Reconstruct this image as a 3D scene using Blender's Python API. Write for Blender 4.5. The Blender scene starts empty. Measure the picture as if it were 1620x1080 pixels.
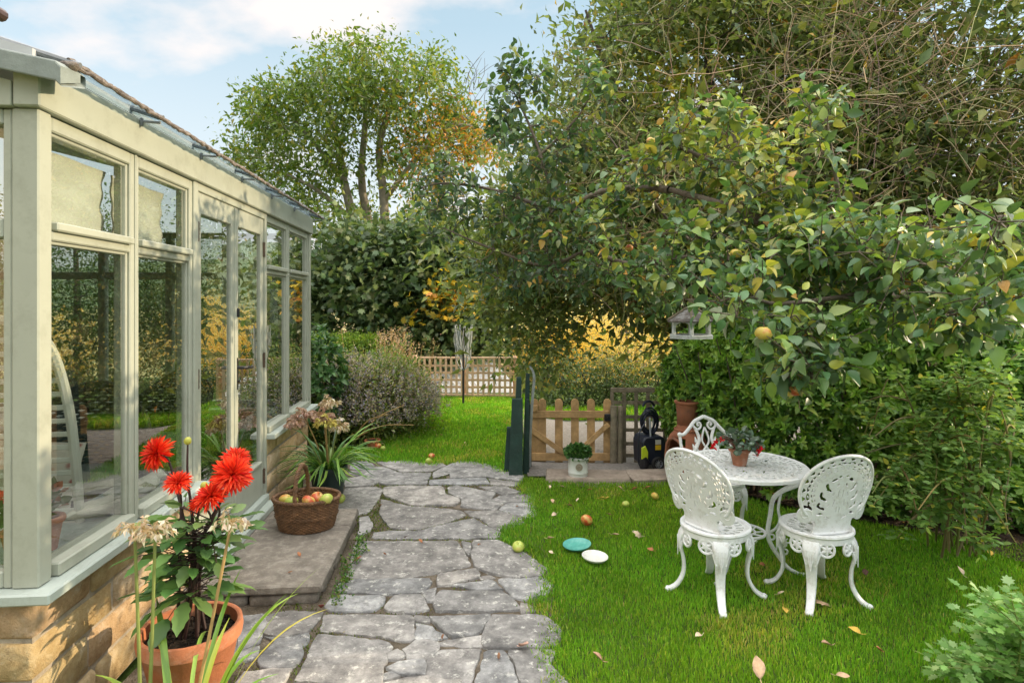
import bpy, math, random
import numpy as np
from mathutils import Vector, Matrix

S = bpy.context.scene
R = math.radians
# ------------------------------------------------------------------ camera
CAM_H = 1.62
cam_d = bpy.data.cameras.new("camera")
cam_d.sensor_width = 36.0
cam_d.lens = 21.0
cam_d.shift_y = -60.0 / 1620.0
cam_d.clip_start = 0.05
cam_d.clip_end = 3000.0
cam = bpy.data.objects.new("camera", cam_d)
S.collection.objects.link(cam)
cam.location = (0, 0, CAM_H)
cam.rotation_euler = (R(90), 0, 0)
S.camera = cam
# ------------------------------------------------------------------ light
SUN_EL, SUN_AZ = 14.0, 8.0             # elevation; azimuth from +X towards +Y
sd = Vector((math.cos(R(SUN_AZ)) * math.cos(R(SUN_EL)), math.sin(R(SUN_AZ)) * math.cos(R(SUN_EL)), math.sin(R(SUN_EL))))
sun_d = bpy.data.lights.new("sun", 'SUN')
sun_d.energy = 2.5
sun_d.angle = R(0.6)
sun_d.color = (1.0, 0.80, 0.54)
sun = bpy.data.objects.new("sun", sun_d)
S.collection.objects.link(sun)
sun.location = (20, 5, 12)
sun.rotation_euler = sd.to_track_quat('Z', 'Y').to_euler()

W = bpy.data.worlds.new("World")
S.world = W
W.use_nodes = True
nt = W.node_tree
nt.nodes.clear()
def N(t, kind, **kw):
    n = t.nodes.new(kind)
    for k, v in kw.items():
        setattr(n, k, v)
    return n
out = N(nt, 'ShaderNodeOutputWorld')
bg = N(nt, 'ShaderNodeBackground')
bg.inputs[1].default_value = 0.15
sky = N(nt, 'ShaderNodeTexSky', sky_type='NISHITA', sun_disc=False)
sky.sun_elevation = R(SUN_EL)
sky.sun_rotation = R(90 - SUN_AZ)
sky.air_density = 1.0
sky.dust_density = 0.6
sky.ozone_density = 1.5
tc = N(nt, 'ShaderNodeTexCoord')
# clouds: noise on the sky direction, flattened towards the horizon
sep = N(nt, 'ShaderNodeSeparateXYZ')
nt.links.new(tc.outputs['Generated'], sep.inputs[0])
zz = N(nt, 'ShaderNodeMath', operation='ADD'); zz.inputs[1].default_value = 0.28
nt.links.new(sep.outputs[2], zz.inputs[0])
dx = N(nt, 'ShaderNodeMath', operation='DIVIDE'); dy = N(nt, 'ShaderNodeMath', operation='DIVIDE')
nt.links.new(sep.outputs[0], dx.inputs[0]); nt.links.new(zz.outputs[0], dx.inputs[1])
nt.links.new(sep.outputs[1], dy.inputs[0]); nt.links.new(zz.outputs[0], dy.inputs[1])
cmb = N(nt, 'ShaderNodeCombineXYZ')
nt.links.new(dx.outputs[0], cmb.inputs[0]); nt.links.new(dy.outputs[0], cmb.inputs[1])
mp = N(nt, 'ShaderNodeMapping'); mp.inputs['Location'].default_value = (13.0187, 1.4487, 0.0)
mp.inputs['Scale'].default_value = (1.0, 1.25, 1.0)
nt.links.new(cmb.outputs[0], mp.inputs[0])
cn = N(nt, 'ShaderNodeTexNoise'); cn.inputs['Scale'].default_value = 1.55; cn.inputs['Detail'].default_value = 9; cn.inputs['Roughness'].default_value = 0.52
nt.links.new(mp.outputs[0], cn.inputs['Vector'])
cr = N(nt, 'ShaderNodeValToRGB')
cr.color_ramp.elements[0].position = 0.53; cr.color_ramp.elements[0].color = (0, 0, 0, 1)
cr.color_ramp.elements[1].position = 0.64; cr.color_ramp.elements[1].color = (1, 1, 1, 1)
nt.links.new(cn.outputs[0], cr.inputs[0])
# clear-sky colour a little paler than the bare model: thin high haze
hz = N(nt, 'ShaderNodeMixRGB'); hz.inputs[0].default_value = 0.62; hz.inputs[2].default_value = (2.3, 2.95, 3.12, 1)
nt.links.new(sky.outputs[0], hz.inputs[1])
lowz = N(nt, 'ShaderNodeMapRange'); lowz.inputs[1].default_value = 0.0; lowz.inputs[2].default_value = 0.42
lowz.inputs[3].default_value = 0.85; lowz.inputs[4].default_value = 0.0
nt.links.new(sep.outputs[2], lowz.inputs[0])
hz2 = N(nt, 'ShaderNodeMixRGB'); hz2.inputs[2].default_value = (3.5, 3.38, 3.28, 1)
nt.links.new(lowz.outputs[0], hz2.inputs[0]); nt.links.new(hz.outputs[0], hz2.inputs[1])
mx = N(nt, 'ShaderNodeMixRGB'); mx.inputs[2].default_value = (3.65, 3.38, 3.28, 1)
nt.links.new(cr.outputs[0], mx.inputs[0]); nt.links.new(hz2.outputs[0], mx.inputs[1])
# added bright cloud overhead to lift the shadows, well above the picture's top edge
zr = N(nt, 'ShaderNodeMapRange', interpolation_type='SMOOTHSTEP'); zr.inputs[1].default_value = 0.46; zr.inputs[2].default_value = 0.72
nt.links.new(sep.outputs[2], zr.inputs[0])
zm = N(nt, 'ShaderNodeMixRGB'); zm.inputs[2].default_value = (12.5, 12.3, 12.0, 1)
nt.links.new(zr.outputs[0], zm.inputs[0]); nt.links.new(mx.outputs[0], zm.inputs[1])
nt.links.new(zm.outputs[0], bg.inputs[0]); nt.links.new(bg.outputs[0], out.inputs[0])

S.view_settings.view_transform = 'Standard'
S.view_settings.look = 'None'
S.view_settings.exposure = 1.0
S.view_settings.gamma = 1.0
S.render.engine = 'CYCLES'
S.cycles.max_bounces = 10
S.cycles.transparent_max_bounces = 16
S.cycles.diffuse_bounces = 4
S.cycles.glossy_bounces = 4
S.cycles.transmission_bounces = 6
try:
    S.cycles.use_denoising = True
except Exception:
    pass
rng = np.random.default_rng(7)
random.seed(7)

F_PX = 945.0
def at(px, py, D):                      # point seen at photo pixel (px, py) at distance D
    return Vector(((px - 810) / F_PX * D, D, CAM_H - (py - 480) / F_PX * D))
def onz(px, py, z=0.0):                 # point on height z
    return at(px, py, (CAM_H - z) * F_PX / (py - 480))

# ------------------------------------------------------------------ materials
MATS = {}
def mat(name, col, rough=0.6, var=0.0, vscale=8.0, bump=0.0, bscale=40.0, spec=0.5, metal=0.0, col2=None, dirt=None, dscale=3.0, damt=0.5):
    if name in MATS: return MATS[name]
    m = bpy.data.materials.new(name); m.use_nodes = True
    t = m.node_tree; p = t.nodes['Principled BSDF']
    p.inputs['Roughness'].default_value = rough
    p.inputs['Metallic'].default_value = metal
    p.inputs['Specular IOR Level'].default_value = spec
    base = (*col, 1)
    p.inputs['Base Color'].default_value = base
    tcn = N(t, 'ShaderNodeTexCoord')
    last = None
    if var > 0 or col2:
        n = N(t, 'ShaderNodeTexNoise'); n.inputs['Scale'].default_value = vscale; n.inputs['Detail'].default_value = 6; n.inputs['Roughness'].default_value = 0.65
        t.links.new(tcn.outputs['Object'], n.inputs['Vector'])
        r = N(t, 'ShaderNodeValToRGB')
        r.color_ramp.elements[0].position = 0.35; r.color_ramp.elements[1].position = 0.66
        a = col if col2 is None else col
        b = col2 if col2 is not None else tuple(min(1, c * (1 + var)) for c in col)
        if col2 is None: a = tuple(c * (1 - var) for c in col)
        r.color_ramp.elements[0].color = (*a, 1); r.color_ramp.elements[1].color = (*b, 1)
        t.links.new(n.outputs[0], r.inputs[0]); last = r.outputs[0]
    if dirt:
        n2 = N(t, 'ShaderNodeTexNoise'); n2.inputs['Scale'].default_value = dscale; n2.inputs['Detail'].default_value = 10; n2.inputs['Roughness'].default_value = 0.75
        t.links.new(tcn.outputs['Object'], n2.inputs['Vector'])
        r2 = N(t, 'ShaderNodeValToRGB'); r2.color_ramp.elements[0].position = 0.5; r2.color_ramp.elements[1].position = 0.68
        r2.color_ramp.elements[0].color = (0, 0, 0, 1); r2.color_ramp.elements[1].color = (damt, damt, damt, 1)
        t.links.new(n2.outputs[0], r2.inputs[0])
        mxx = N(t, 'ShaderNodeMixRGB'); mxx.inputs[2].default_value = (*dirt, 1)
        if last is not None: t.links.new(last, mxx.inputs[1])
        else: mxx.inputs[1].default_value = base
        t.links.new(r2.outputs[0], mxx.inputs[0]); last = mxx.outputs[0]
    if last is not None: t.links.new(last, p.inputs['Base Color'])
    if bump > 0:
        n3 = N(t, 'ShaderNodeTexNoise'); n3.inputs['Scale'].default_value = bscale; n3.inputs['Detail'].default_value = 8; n3.inputs['Roughness'].default_value = 0.7
        t.links.new(tcn.outputs['Object'], n3.inputs['Vector'])
        b3 = N(t, 'ShaderNodeBump'); b3.inputs['Strength'].default_value = bump; b3.inputs['Distance'].default_value = 0.02
        t.links.new(n3.outputs[0], b3.inputs['Height']); t.links.new(b3.outputs[0], p.inputs['Normal'])
    MATS[name] = m
    return m

def leafmat(name, rough=0.45, trans=0.35, spec=0.4, tint=(1.0, 1.0, 0.55)):
    """foliage: each leaf carries its own colour in the point attribute Col"""
    if name in MATS: return MATS[name]
    m = bpy.data.materials.new(name); m.use_nodes = True
    t = m.node_tree; p = t.nodes['Principled BSDF']; o = t.nodes['Material Output']
    a = N(t, 'ShaderNodeAttribute'); a.attribute_name = 'Col'
    p.inputs['Roughness'].default_value = rough; p.inputs['Specular IOR Level'].default_value = spec
    t.links.new(a.outputs['Color'], p.inputs['Base Color'])
    tr = N(t, 'ShaderNodeBsdfTranslucent')
    ml = N(t, 'ShaderNodeMixRGB', blend_type='MULTIPLY'); ml.inputs[0].default_value = 1.0
    ml.inputs[2].default_value = (tint[0] * 1.6, tint[1] * 1.6, tint[2] * 1.6, 1)
    t.links.new(a.outputs['Color'], ml.inputs[1]); t.links.new(ml.outputs[0], tr.inputs[0])
    mxs = N(t, 'ShaderNodeMixShader'); mxs.inputs[0].default_value = trans
    t.links.new(p.outputs[0], mxs.inputs[1]); t.links.new(tr.outputs[0], mxs.inputs[2])
    t.links.new(mxs.outputs[0], o.inputs[0])
    MATS[name] = m
    return m

def glassmat(name, ior=1.9, tint=(0.93, 0.96, 0.95), gain=1.0):
    if name in MATS: return MATS[name]
    m = bpy.data.materials.new(name); m.use_nodes = True
    t = m.node_tree; t.nodes.clear()
    o = N(t, 'ShaderNodeOutputMaterial'); tr = N(t, 'ShaderNodeBsdfTransparent'); tr.inputs[0].default_value = (*tint, 1)
    g = N(t, 'ShaderNodeBsdfGlossy'); g.inputs['Roughness'].default_value = 0.0
    nz = N(t, 'ShaderNodeTexNoise'); nz.inputs['Scale'].default_value = 2.2; nz.inputs['Detail'].default_value = 1
    tcn = N(t, 'ShaderNodeTexCoord'); t.links.new(tcn.outputs['Object'], nz.inputs['Vector'])
    b = N(t, 'ShaderNodeBump'); b.inputs['Strength'].default_value = 0.03; b.inputs['Distance'].default_value = 0.01
    t.links.new(nz.outputs[0], b.inputs['Height']); t.links.new(b.outputs[0], g.inputs['Normal'])
    ge = N(t, 'ShaderNodeNewGeometry')
    dt = N(t, 'ShaderNodeVectorMath', operation='DOT_PRODUCT'); t.links.new(ge.outputs['Normal'], dt.inputs[0]); t.links.new(ge.outputs['Incoming'], dt.inputs[1])
    def mth(op, x, y=None, clamp=False):
        n = N(t, 'ShaderNodeMath', operation=op); n.use_clamp = clamp
        for i, q in enumerate((x, y)):
            if q is None: continue
            if isinstance(q, (int, float)): n.inputs[i].default_value = q
            else: t.links.new(q, n.inputs[i])
        return n.outputs[0]
    f0 = ((ior-1)/(ior+1))**2
    sch = mth('ADD', mth('MULTIPLY', mth('POWER', mth('SUBTRACT', 1.0, mth('ABSOLUTE', dt.outputs['Value']), True), 5.0), 1-f0), f0)
    front = mth('SUBTRACT', 1.0, ge.outputs['Backfacing'])
    mul = N(t, 'ShaderNodeMath', operation='MULTIPLY'); mul.use_clamp = True
    t.links.new(mth('MULTIPLY', sch, gain), mul.inputs[0]); t.links.new(front, mul.inputs[1])
    mxs = N(t, 'ShaderNodeMixShader'); t.links.new(mul.outputs[0], mxs.inputs[0])
    t.links.new(tr.outputs[0], mxs.inputs[1]); t.links.new(g.outputs[0], mxs.inputs[2]); t.links.new(mxs.outputs[0], o.inputs[0])
    MATS[name] = m
    return m

# ------------------------------------------------------------------ objects
LINK = S.collection.objects.link
def thing(name, label, cat, loc=(0, 0, 0), rz=0.0, group=None):
    o = bpy.data.objects.new(name, None); LINK(o)
    o.empty_display_size = 0.1
    o.location = loc; o.rotation_euler = (0, 0, rz)
    o['label'] = label; o['category'] = cat
    if group: o['group'] = group
    return o
def tag(o, label, cat, group=None):
    o['label'] = label; o['category'] = cat
    if group: o['group'] = group
    return o
def struct(o):
    o['kind'] = 'structure'; return o
def copy_tree(o, parent=None):
    c = o.copy(); LINK(c)
    if parent is not None: c.parent = parent
    for ch in list(o.children): copy_tree(ch, c)
    return c

class MB:
    """collects shapes and links them as ONE mesh object"""
    def __init__(s): s.v = []; s.f = []; s.c = None
    def add(s, vs, fs):
        k = len(s.v); s.v.extend([tuple(p) for p in vs]); s.f.extend([tuple(i + k for i in f) for f in fs]); return s
    def box(s, lo, hi, M=None, b=0.0):
        x0, y0, z0 = lo; x1, y1, z1 = hi
        if b <= 0:
            vs = [(x0,y0,z0),(x1,y0,z0),(x1,y1,z0),(x0,y1,z0),(x0,y0,z1),(x1,y0,z1),(x1,y1,z1),(x0,y1,z1)]
            fs = [(3,2,1,0),(4,5,6,7),(0,1,5,4),(1,2,6,5),(2,3,7,6),(3,0,4,7)]
        else:
            b = min(b, (x1-x0)*.45, (y1-y0)*.45, (z1-z0)*.45)
            xs = (x0, x1); ys = (y0, y1); zs = (z0, z1); vs = []; idx = {}
            for i in (0,1):
                for j in (0,1):
                    for k in (0,1):
                        sx, sy, sz = (1,-1)[i], (1,-1)[j], (1,-1)[k]
                        for a in range(3):
                            p = [xs[i]+sx*b, ys[j]+sy*b, zs[k]+sz*b]
                            p[a] = (xs[i], ys[j], zs[k])[a]
                            idx[(i,j,k,a)] = len(vs); vs.append(tuple(p))
            fs = []
            for a in range(3):
                o1, o2 = (a+1) % 3, (a+2) % 3
                for sgn in (0,1):
                    q = []
                    for (u, w) in ((0,0),(1,0),(1,1),(0,1)):
                        c = [0,0,0]; c[a] = sgn; c[o1] = u; c[o2] = w; q.append(idx[(*c, a)])
                    fs.append(tuple(q if sgn else q[::-1]))
            for a in range(3):
                o1, o2 = (a+1) % 3, (a+2) % 3
                for u in (0,1):
                    for w in (0,1):
                        c0 = [0,0,0]; c0[o1] = u; c0[o2] = w; c1 = list(c0); c1[a] = 1
                        q = [idx[(*c0, o1)], idx[(*c1, o1)], idx[(*c1, o2)], idx[(*c0, o2)]]
                        fs.append(tuple(q if (u ^ w) else q[::-1]))
            for i in (0,1):
                for j in (0,1):
                    for k in (0,1):
                        q = [idx[(i,j,k,0)], idx[(i,j,k,1)], idx[(i,j,k,2)]]
                        fs.append(tuple(q if (i + j + k) % 2 else q[::-1]))
        if M is not None: vs = [M @ Vector(p) for p in vs]
        return s.add(vs, fs)
    def tube(s, pts, r, n=8, cap=True, flat=1.0, up=None):
        pts = [Vector(p) for p in pts]
        rs = [r] * len(pts) if not hasattr(r, '__len__') else r
        t0 = (pts[1] - pts[0]).normalized()
        ref = Vector(up) if up is not None else (Vector((0,0,1)) if abs(t0.z) < .9 else Vector((1,0,0)))
        nrm = (ref - t0 * ref.dot(t0)).normalized()
        k = len(s.v)
        for i, p in enumerate(pts):
            a = pts[max(0, i-1)]; b = pts[min(len(pts)-1, i+1)]
            t = (b - a)
            t = t.normalized() if t.length > 1e-9 else t0
            nrm = nrm - t * nrm.dot(t)
            nrm = nrm.normalized() if nrm.length > 1e-6 else t.orthogonal().normalized()
            bn = t.cross(nrm)
            for j in range(n):
                an = 2 * math.pi * j / n
                s.v.append(tuple(p + (nrm * math.cos(an) * flat + bn * math.sin(an)) * rs[i]))
        for i in range(len(pts) - 1):
            for j in range(n):
                j2 = (j + 1) % n
                s.f.append((k+i*n+j, k+i*n+j2, k+(i+1)*n+j2, k+(i+1)*n+j))
        if cap:
            s.f.append(tuple(k + j for j in range(n))[::-1]); s.f.append(tuple(k + (len(pts)-1)*n + j for j in range(n)))
        return s
    def ring(s, c, R0, r, n=24, m=8, sx=1.0, sy=1.0, M=None):
        k = len(s.v)
        for i in range(n):
            a = 2*math.pi*i/n
            for j in range(m):
                b = 2*math.pi*j/m
                p = Vector(((R0*sx + r*math.cos(b))*math.cos(a), (R0*sy + r*math.cos(b))*math.sin(a), r*math.sin(b)))
                if M is not None: p = M @ p
                s.v.append(tuple(p + Vector(c)))
        for i in range(n):
            for j in range(m):
                i2, j2 = (i+1) % n, (j+1) % m
                s.f.append((k+i*m+j, k+i2*m+j, k+i2*m+j2, k+i*m+j2))
        return s
    def lathe(s, prof, c=(0,0,0), n=28, sx=1.0, sy=1.0, cap=False, M=None):
        k = len(s.v); c = Vector(c)
        for (r, z) in prof:
            for j in range(n):
                a = 2*math.pi*j/n
                p = Vector((r*sx*math.cos(a), r*sy*math.sin(a), z))
                if M is not None: p = M @ p
                s.v.append(tuple(p + c))
        for i in range(len(prof)-1):
            for j in range(n):
                j2 = (j+1) % n
                s.f.append((k+i*n+j, k+i*n+j2, k+(i+1)*n+j2, k+(i+1)*n+j))
        if cap:
            s.f.append(tuple(k+j for j in range(n))[::-1]); s.f.append(tuple(k+(len(prof)-1)*n+j for j in range(n)))
        return s
    def prism(s, poly, z0, z1, M=None):
        n = len(poly)
        vs = [(x, y, z0) for x, y in poly] + [(x, y, z1) for x, y in poly]
        fs = [tuple(range(n))[::-1], tuple(range(n, 2*n))] + [(i, (i+1) % n, n+(i+1) % n, n+i) for i in range(n)]
        if M is not None: vs = [M @ Vector(p) for p in vs]
        return s.add(vs, fs)
    def blob(s, c, r, seed=0, amp=.05, n=16, m=10, sz=1.0):
        prof = []; k = len(s.v); rg = random.Random(seed); ph = [rg.uniform(0, 6.28) for _ in range(6)]
        for i in range(m+1):
            th = math.pi*i/m
            for j in range(n):
                a = 2*math.pi*j/n
                q = 1 + amp*(math.sin(2*a+ph[0])*math.sin(th) + .6*math.sin(3*a+ph[1]+2*th) + .6*math.cos(3*th+ph[2]))
                s.v.append((c[0]+r*q*math.sin(th)*math.cos(a), c[1]+r*q*math.sin(th)*math.sin(a), c[2]+r*q*sz*math.cos(th)))
        for i in range(m):
            for j in range(n):
                j2 = (j+1) % n
                s.f.append((k+i*n+j, k+(i+1)*n+j, k+(i+1)*n+j2, k+i*n+j2))
        return s
    def build(s, name, material, parent=None, smooth=True, angle=35, bevel=0.0):
        me = bpy.data.meshes.new(name)
        me.from_pydata(s.v, [], s.f); me.update()
        o = bpy.data.objects.new(name, me); LINK(o)
        if material: me.materials.append(material)
        if smooth:
            me.polygons.foreach_set('use_smooth', np.ones(len(me.polygons), bool))
            me.set_sharp_from_angle(angle=R(angle))
        if parent is not None: o.parent = parent
        if bevel > 0:
            b = o.modifiers.new('bevel', 'BEVEL'); b.width = bevel; b.segments = 2; b.limit_method = 'ANGLE'
        return o

def np_mesh(name, V, polys, material, parent=None, cols=None, smooth=False):
    """V (n,3); polys: list of (m,k) index arrays; cols (n,3)"""
    me = bpy.data.meshes.new(name)
    me.vertices.add(len(V)); me.vertices.foreach_set('co', np.ascontiguousarray(V, np.float32).ravel())
    idx = np.concatenate([p.ravel() for p in polys]).astype(np.int32)
    tot = np.concatenate([np.full(len(p), p.shape[1], np.int32) for p in polys])
    start = np.concatenate([[0], np.cumsum(tot)[:-1]]).astype(np.int32)
    me.loops.add(len(idx)); me.loops.foreach_set('vertex_index', idx)
    me.polygons.add(len(tot)); me.polygons.foreach_set('loop_start', start)
    try: me.polygons.foreach_set('loop_total', tot)
    except Exception: pass
    if smooth: me.polygons.foreach_set('use_smooth', np.ones(len(tot), bool))
    me.update(calc_edges=True)
    if cols is not None:
        a = me.color_attributes.new('Col', 'FLOAT_COLOR', 'POINT')
        c4 = np.ones((len(V), 4), np.float32); c4[:, :3] = cols
        a.data.foreach_set('color', c4.ravel())
    if material: me.materials.append(material)
    o = bpy.data.objects.new(name, me); LINK(o)
    if parent is not None: o.parent = parent
    return o

# ---- leaves: template instanced on points with numpy
def T_diamond(w=.45):
    v = np.array([[0,0,0],[w/2,.5,.06],[0,1,0],[-w/2,.5,.06]]); return v, [np.array([[0,1,2,3]])]
def T_leaf(w=.55, fold=.10, droop=.18):
    v = np.array([[0,0,0],[w/2,.42,fold],[0,.5,-.02],[-w/2,.42,fold],[0,1,-droop]])
    return v, [np.array([[0,1,2],[0,2,3],[1,4,2],[2,4,3]])]
def T_ovate(w=.7, fold=.10, droop=.22):
    ys = [0,.10,.30,.56,.82,1.0]; ws = [0.06,.58,.98,.92,.50,0.02]
    v = []
    for y, q in zip(ys, ws):
        dz = -droop*y*y
        v += [[-w/2*q, y, fold*q+dz], [0, y, dz], [w/2*q, y, fold*q+dz]]
    f = []
    for i in range(5):
        a = i*3; f += [[a,a+1,a+4,a+3],[a+1,a+2,a+5,a+4]]
    return np.array(v), [np.array(f)]
def T_maple():
    pts = [(0,0),(.28,-.08),(.22,.12),(.55,.22),(.34,.4),(.5,.72),(.2,.62),(0,1.0),(-.2,.62),(-.5,.72),(-.34,.4),(-.55,.22),(-.22,.12),(-.28,-.08)]
    v = np.array([[x, y, -.12*(y-.3)**2 - .18*abs(x)**1.5 + .03] for x, y in pts] + [[0,.35,.04]])
    n = len(pts); return v, [np.array([[n, i, (i+1) % n] for i in range(n)])]
def frames(d, up_jit=1.0, up=None):
    """rotation matrices whose Y axis is d (n,3) and whose Z leans to up with random roll"""
    n = len(d); d = d / (np.linalg.norm(d, axis=1, keepdims=True) + 1e-9)
    u = np.tile(np.array([[0,0,1.0]]), (n,1)) if up is None else np.array(up, float)
    u = u + rng.normal(0, up_jit, (n,3))
    x = np.cross(d, u); x /= (np.linalg.norm(x, axis=1, keepdims=True) + 1e-9)
    z = np.cross(x, d)
    return np.stack([x, d, z], axis=2)
def inst(T, pos, M, size, cols):
    tv, tf = T; n = len(pos); k = len(tv)
    sz = size[:, None, None] if size.ndim == 1 else size[:, None, :]
    V = np.einsum('nij,nkj->nki', M, tv[None] * sz) + pos[:, None, :]
    P = [(f[None] + (np.arange(n) * k)[:, None, None]).reshape(-1, f.shape[1]) for f in tf]
    C = np.repeat(cols, k, axis=0)
    return V.reshape(-1, 3), P, C
def merge(L):
    Vs, Ps, Cs, off = [], [], [], 0
    for V, P, C in L:
        Vs.append(V); Cs.append(C); Ps += [p + off for p in P]; off += len(V)
    return np.concatenate(Vs), Ps, np.concatenate(Cs)
def palette(n, cols, wts, jit=.18):
    cols = np.array(cols, float); w = np.array(wts, float); w /= w.sum()
    i = rng.choice(len(cols), n, p=w)
    c = cols[i] * (1 + rng.normal(0, jit, (n, 1))) * (1 + rng.normal(0, jit*.35, (n, 3)))
    return np.clip(c, .003, .95)
def unit(n):
    v = rng.normal(0, 1, (n, 3)); return v / np.linalg.norm(v, axis=1, keepdims=True)

# ---- tubes in bulk (numpy): polylines (n, k, 3) with radii (n, k)
def bulk_tubes(P, Rr, m=4):
    n, k, _ = P.shape
    t = np.gradient(P, axis=1); t /= (np.linalg.norm(t, axis=2, keepdims=True) + 1e-9)
    ref = np.where(np.abs(t[:, :, 2:3]) < .85, np.array([0,0,1.0]), np.array([1.0,0,0]))
    a = np.cross(t, ref); a /= (np.linalg.norm(a, axis=2, keepdims=True) + 1e-9); b = np.cross(t, a)
    an = 2*np.pi*np.arange(m)/m
    V = P[:, :, None, :] + Rr[:, :, None, None]*(a[:, :, None, :]*np.cos(an)[None,None,:,None] + b[:, :, None, :]*np.sin(an)[None,None,:,None])
    base = (np.arange(n)*k*m)[:, None, None] + (np.arange(k-1)*m)[None, :, None]
    j = np.arange(m)[None, None, :]; j2 = (np.arange(m)+1) % m; j2 = j2[None, None, :]
    Q = np.stack([base+j, base+j2, base+m+j2, base+m+j], axis=3).reshape(-1, 4)
    return V.reshape(-1, 3), [Q]

def cl(pts, n):
    """smooth curve through pts, n samples (Catmull-Rom)"""
    p = np.array([list(q) for q in pts], float)
    p = np.vstack([2*p[0]-p[1], p, 2*p[-1]-p[-2]])
    m = len(p) - 3; o = []
    for u in np.linspace(0, m - 1e-6, n):
        i = int(u); t = u - i; a, b, c, d = p[i], p[i+1], p[i+2], p[i+3]
        o.append(.5*((2*b) + (-a+c)*t + (2*a-5*b+4*c-d)*t*t + (-a+3*b-3*c+d)*t**3))
    return np.array(o)

def grid_cut(mask, f, th, fn):
    """pierced casting: mask (ny,nx) of solid cells; f(u,v)->3D point of the front face, fn normal thickness th"""
    ny, nx = mask.shape
    iy, ix = np.nonzero(mask)
    vid = -np.ones((ny+1, nx+1), int); vs = []
    def gv(y, x):
        if vid[y, x] < 0:
            vid[y, x] = len(vs); vs.append((y, x))
        return vid[y, x]
    quads = []; edges = {}
    for y, x in zip(iy, ix):
        q = (gv(y, x), gv(y, x+1), gv(y+1, x+1), gv(y+1, x)); quads.append(q)
        for e in range(4):
            a, b = q[e], q[(e+1) % 4]
            if (b, a) in edges: edges.pop((b, a))
            else: edges[(a, b)] = 1
    A = np.array(vs, float); n = len(A)
    # relax the boundary so that the holes read round
    nb = {}
    for a, b in edges: nb.setdefault(a, []).append(b); nb.setdefault(b, []).append(a)
    for _ in range(2):
        B = A.copy()
        for a, l in nb.items():
            if len(l) == 2: B[a] = .5*A[a] + .25*(A[l[0]] + A[l[1]])
        A = B
    U = A[:, 1]/nx; Vv = A[:, 0]/ny
    P = f(U, Vv); Nn = fn(U, Vv)
    V = np.concatenate([P + Nn*th/2, P - Nn*th/2])
    fs = [tuple(q) for q in quads] + [tuple(i+n for i in q[::-1]) for q in quads] + [(b, a, a+n, b+n) for a, b in edges]
    return V.tolist(), fs
# ================================================================== the setting
def sst(a, b, x):
    t = np.clip((x - a) / (b - a), 0, 1); return t*t*(3-2*t)
def ground_z(x, y):
    x = np.asarray(x, float); y = np.asarray(y, float)
    right = sst(-.15, .75, x)
    lane = -.22*sst(6.05, 7.2, y)*right
    left = .05*sst(6.3, 8.5, y)*(1-right) - .35*sst(10.4, 12.5, y)*(1-right)
    far = -.25*sst(9.0, 13, y)*right - 4.2*sst(13, 45, y) + 3.0*sst(60, 260, y)
    side = -.0*x
    return lane + left + far + side

def soil_material(name, stops, scale=3.0, bump=.4, bsc=60, rough=.9):
    m = bpy.data.materials.new(name); m.use_nodes = True
    t = m.node_tree; p = t.nodes['Principled BSDF']; p.inputs['Roughness'].default_value = rough; p.inputs['Specular IOR Level'].default_value = .2
    tcn = N(t, 'ShaderNodeTexCoord'); n = N(t, 'ShaderNodeTexNoise'); n.inputs['Scale'].default_value = scale; n.inputs['Detail'].default_value = 10; n.inputs['Roughness'].default_value = .7
    t.links.new(tcn.outputs['Object'], n.inputs['Vector'])
    r = N(t, 'ShaderNodeValToRGB')
    while len(r.color_ramp.elements) < len(stops): r.color_ramp.elements.new(.5)
    for e, (q, c) in zip(r.color_ramp.elements, stops): e.position = q; e.color = (*c, 1)
    t.links.new(n.outputs[0], r.inputs[0]); t.links.new(r.outputs[0], p.inputs['Base Color'])
    n2 = N(t, 'ShaderNodeTexNoise'); n2.inputs['Scale'].default_value = bsc; n2.inputs['Detail'].default_value = 8
    t.links.new(tcn.outputs['Object'], n2.inputs['Vector'])
    b = N(t, 'ShaderNodeBump'); b.inputs['Strength'].default_value = bump; b.inputs['Distance'].default_value = .02
    t.links.new(n2.outputs[0], b.inputs['Height']); t.links.new(b.outputs[0], p.inputs['Normal'])
    return m

def sheet(name, xs, ys, dz, material, zf=None):
    X, Y = np.meshgrid(xs, ys); Z = (ground_z(X, Y) if zf is None else zf(X, Y)) + dz
    V = np.stack([X.ravel(), Y.ravel(), Z.ravel()], 1); nx, ny = len(xs), len(ys)
    i = np.arange(ny-1)[:, None]*nx + np.arange(nx-1)[None]; i = i.ravel()
    o = np_mesh(name, V, [np.stack([i, i+1, i+1+nx, i+nx], 1)], material, smooth=True)
    return struct(o)

ground_mat = soil_material('turf_soil', [(.3, (.05, .075, .015)), (.55, (.075, .12, .02)), (.75, (.11, .14, .03))], 5)
gx = np.concatenate([np.linspace(-900, -40, 18), np.linspace(-36, -7, 16), np.linspace(-6, 7, 66), np.linspace(8, 40, 18), np.linspace(50, 900, 18)])
gy = np.concatenate([np.linspace(-40, -2, 10), np.linspace(-1, 14, 76), np.linspace(15, 60, 24), np.linspace(70, 400, 16)])
sheet('ground', gx, gy, -.045, ground_mat)
field_mat = soil_material('stubble', [(.35, (.30, .26, .10)), (.55, (.36, .30, .13)), (.7, (.22, .26, .09))], .06, .1)
sheet('field', np.linspace(-200, 250, 24), np.linspace(34, 300, 40), .06, field_mat)

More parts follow.
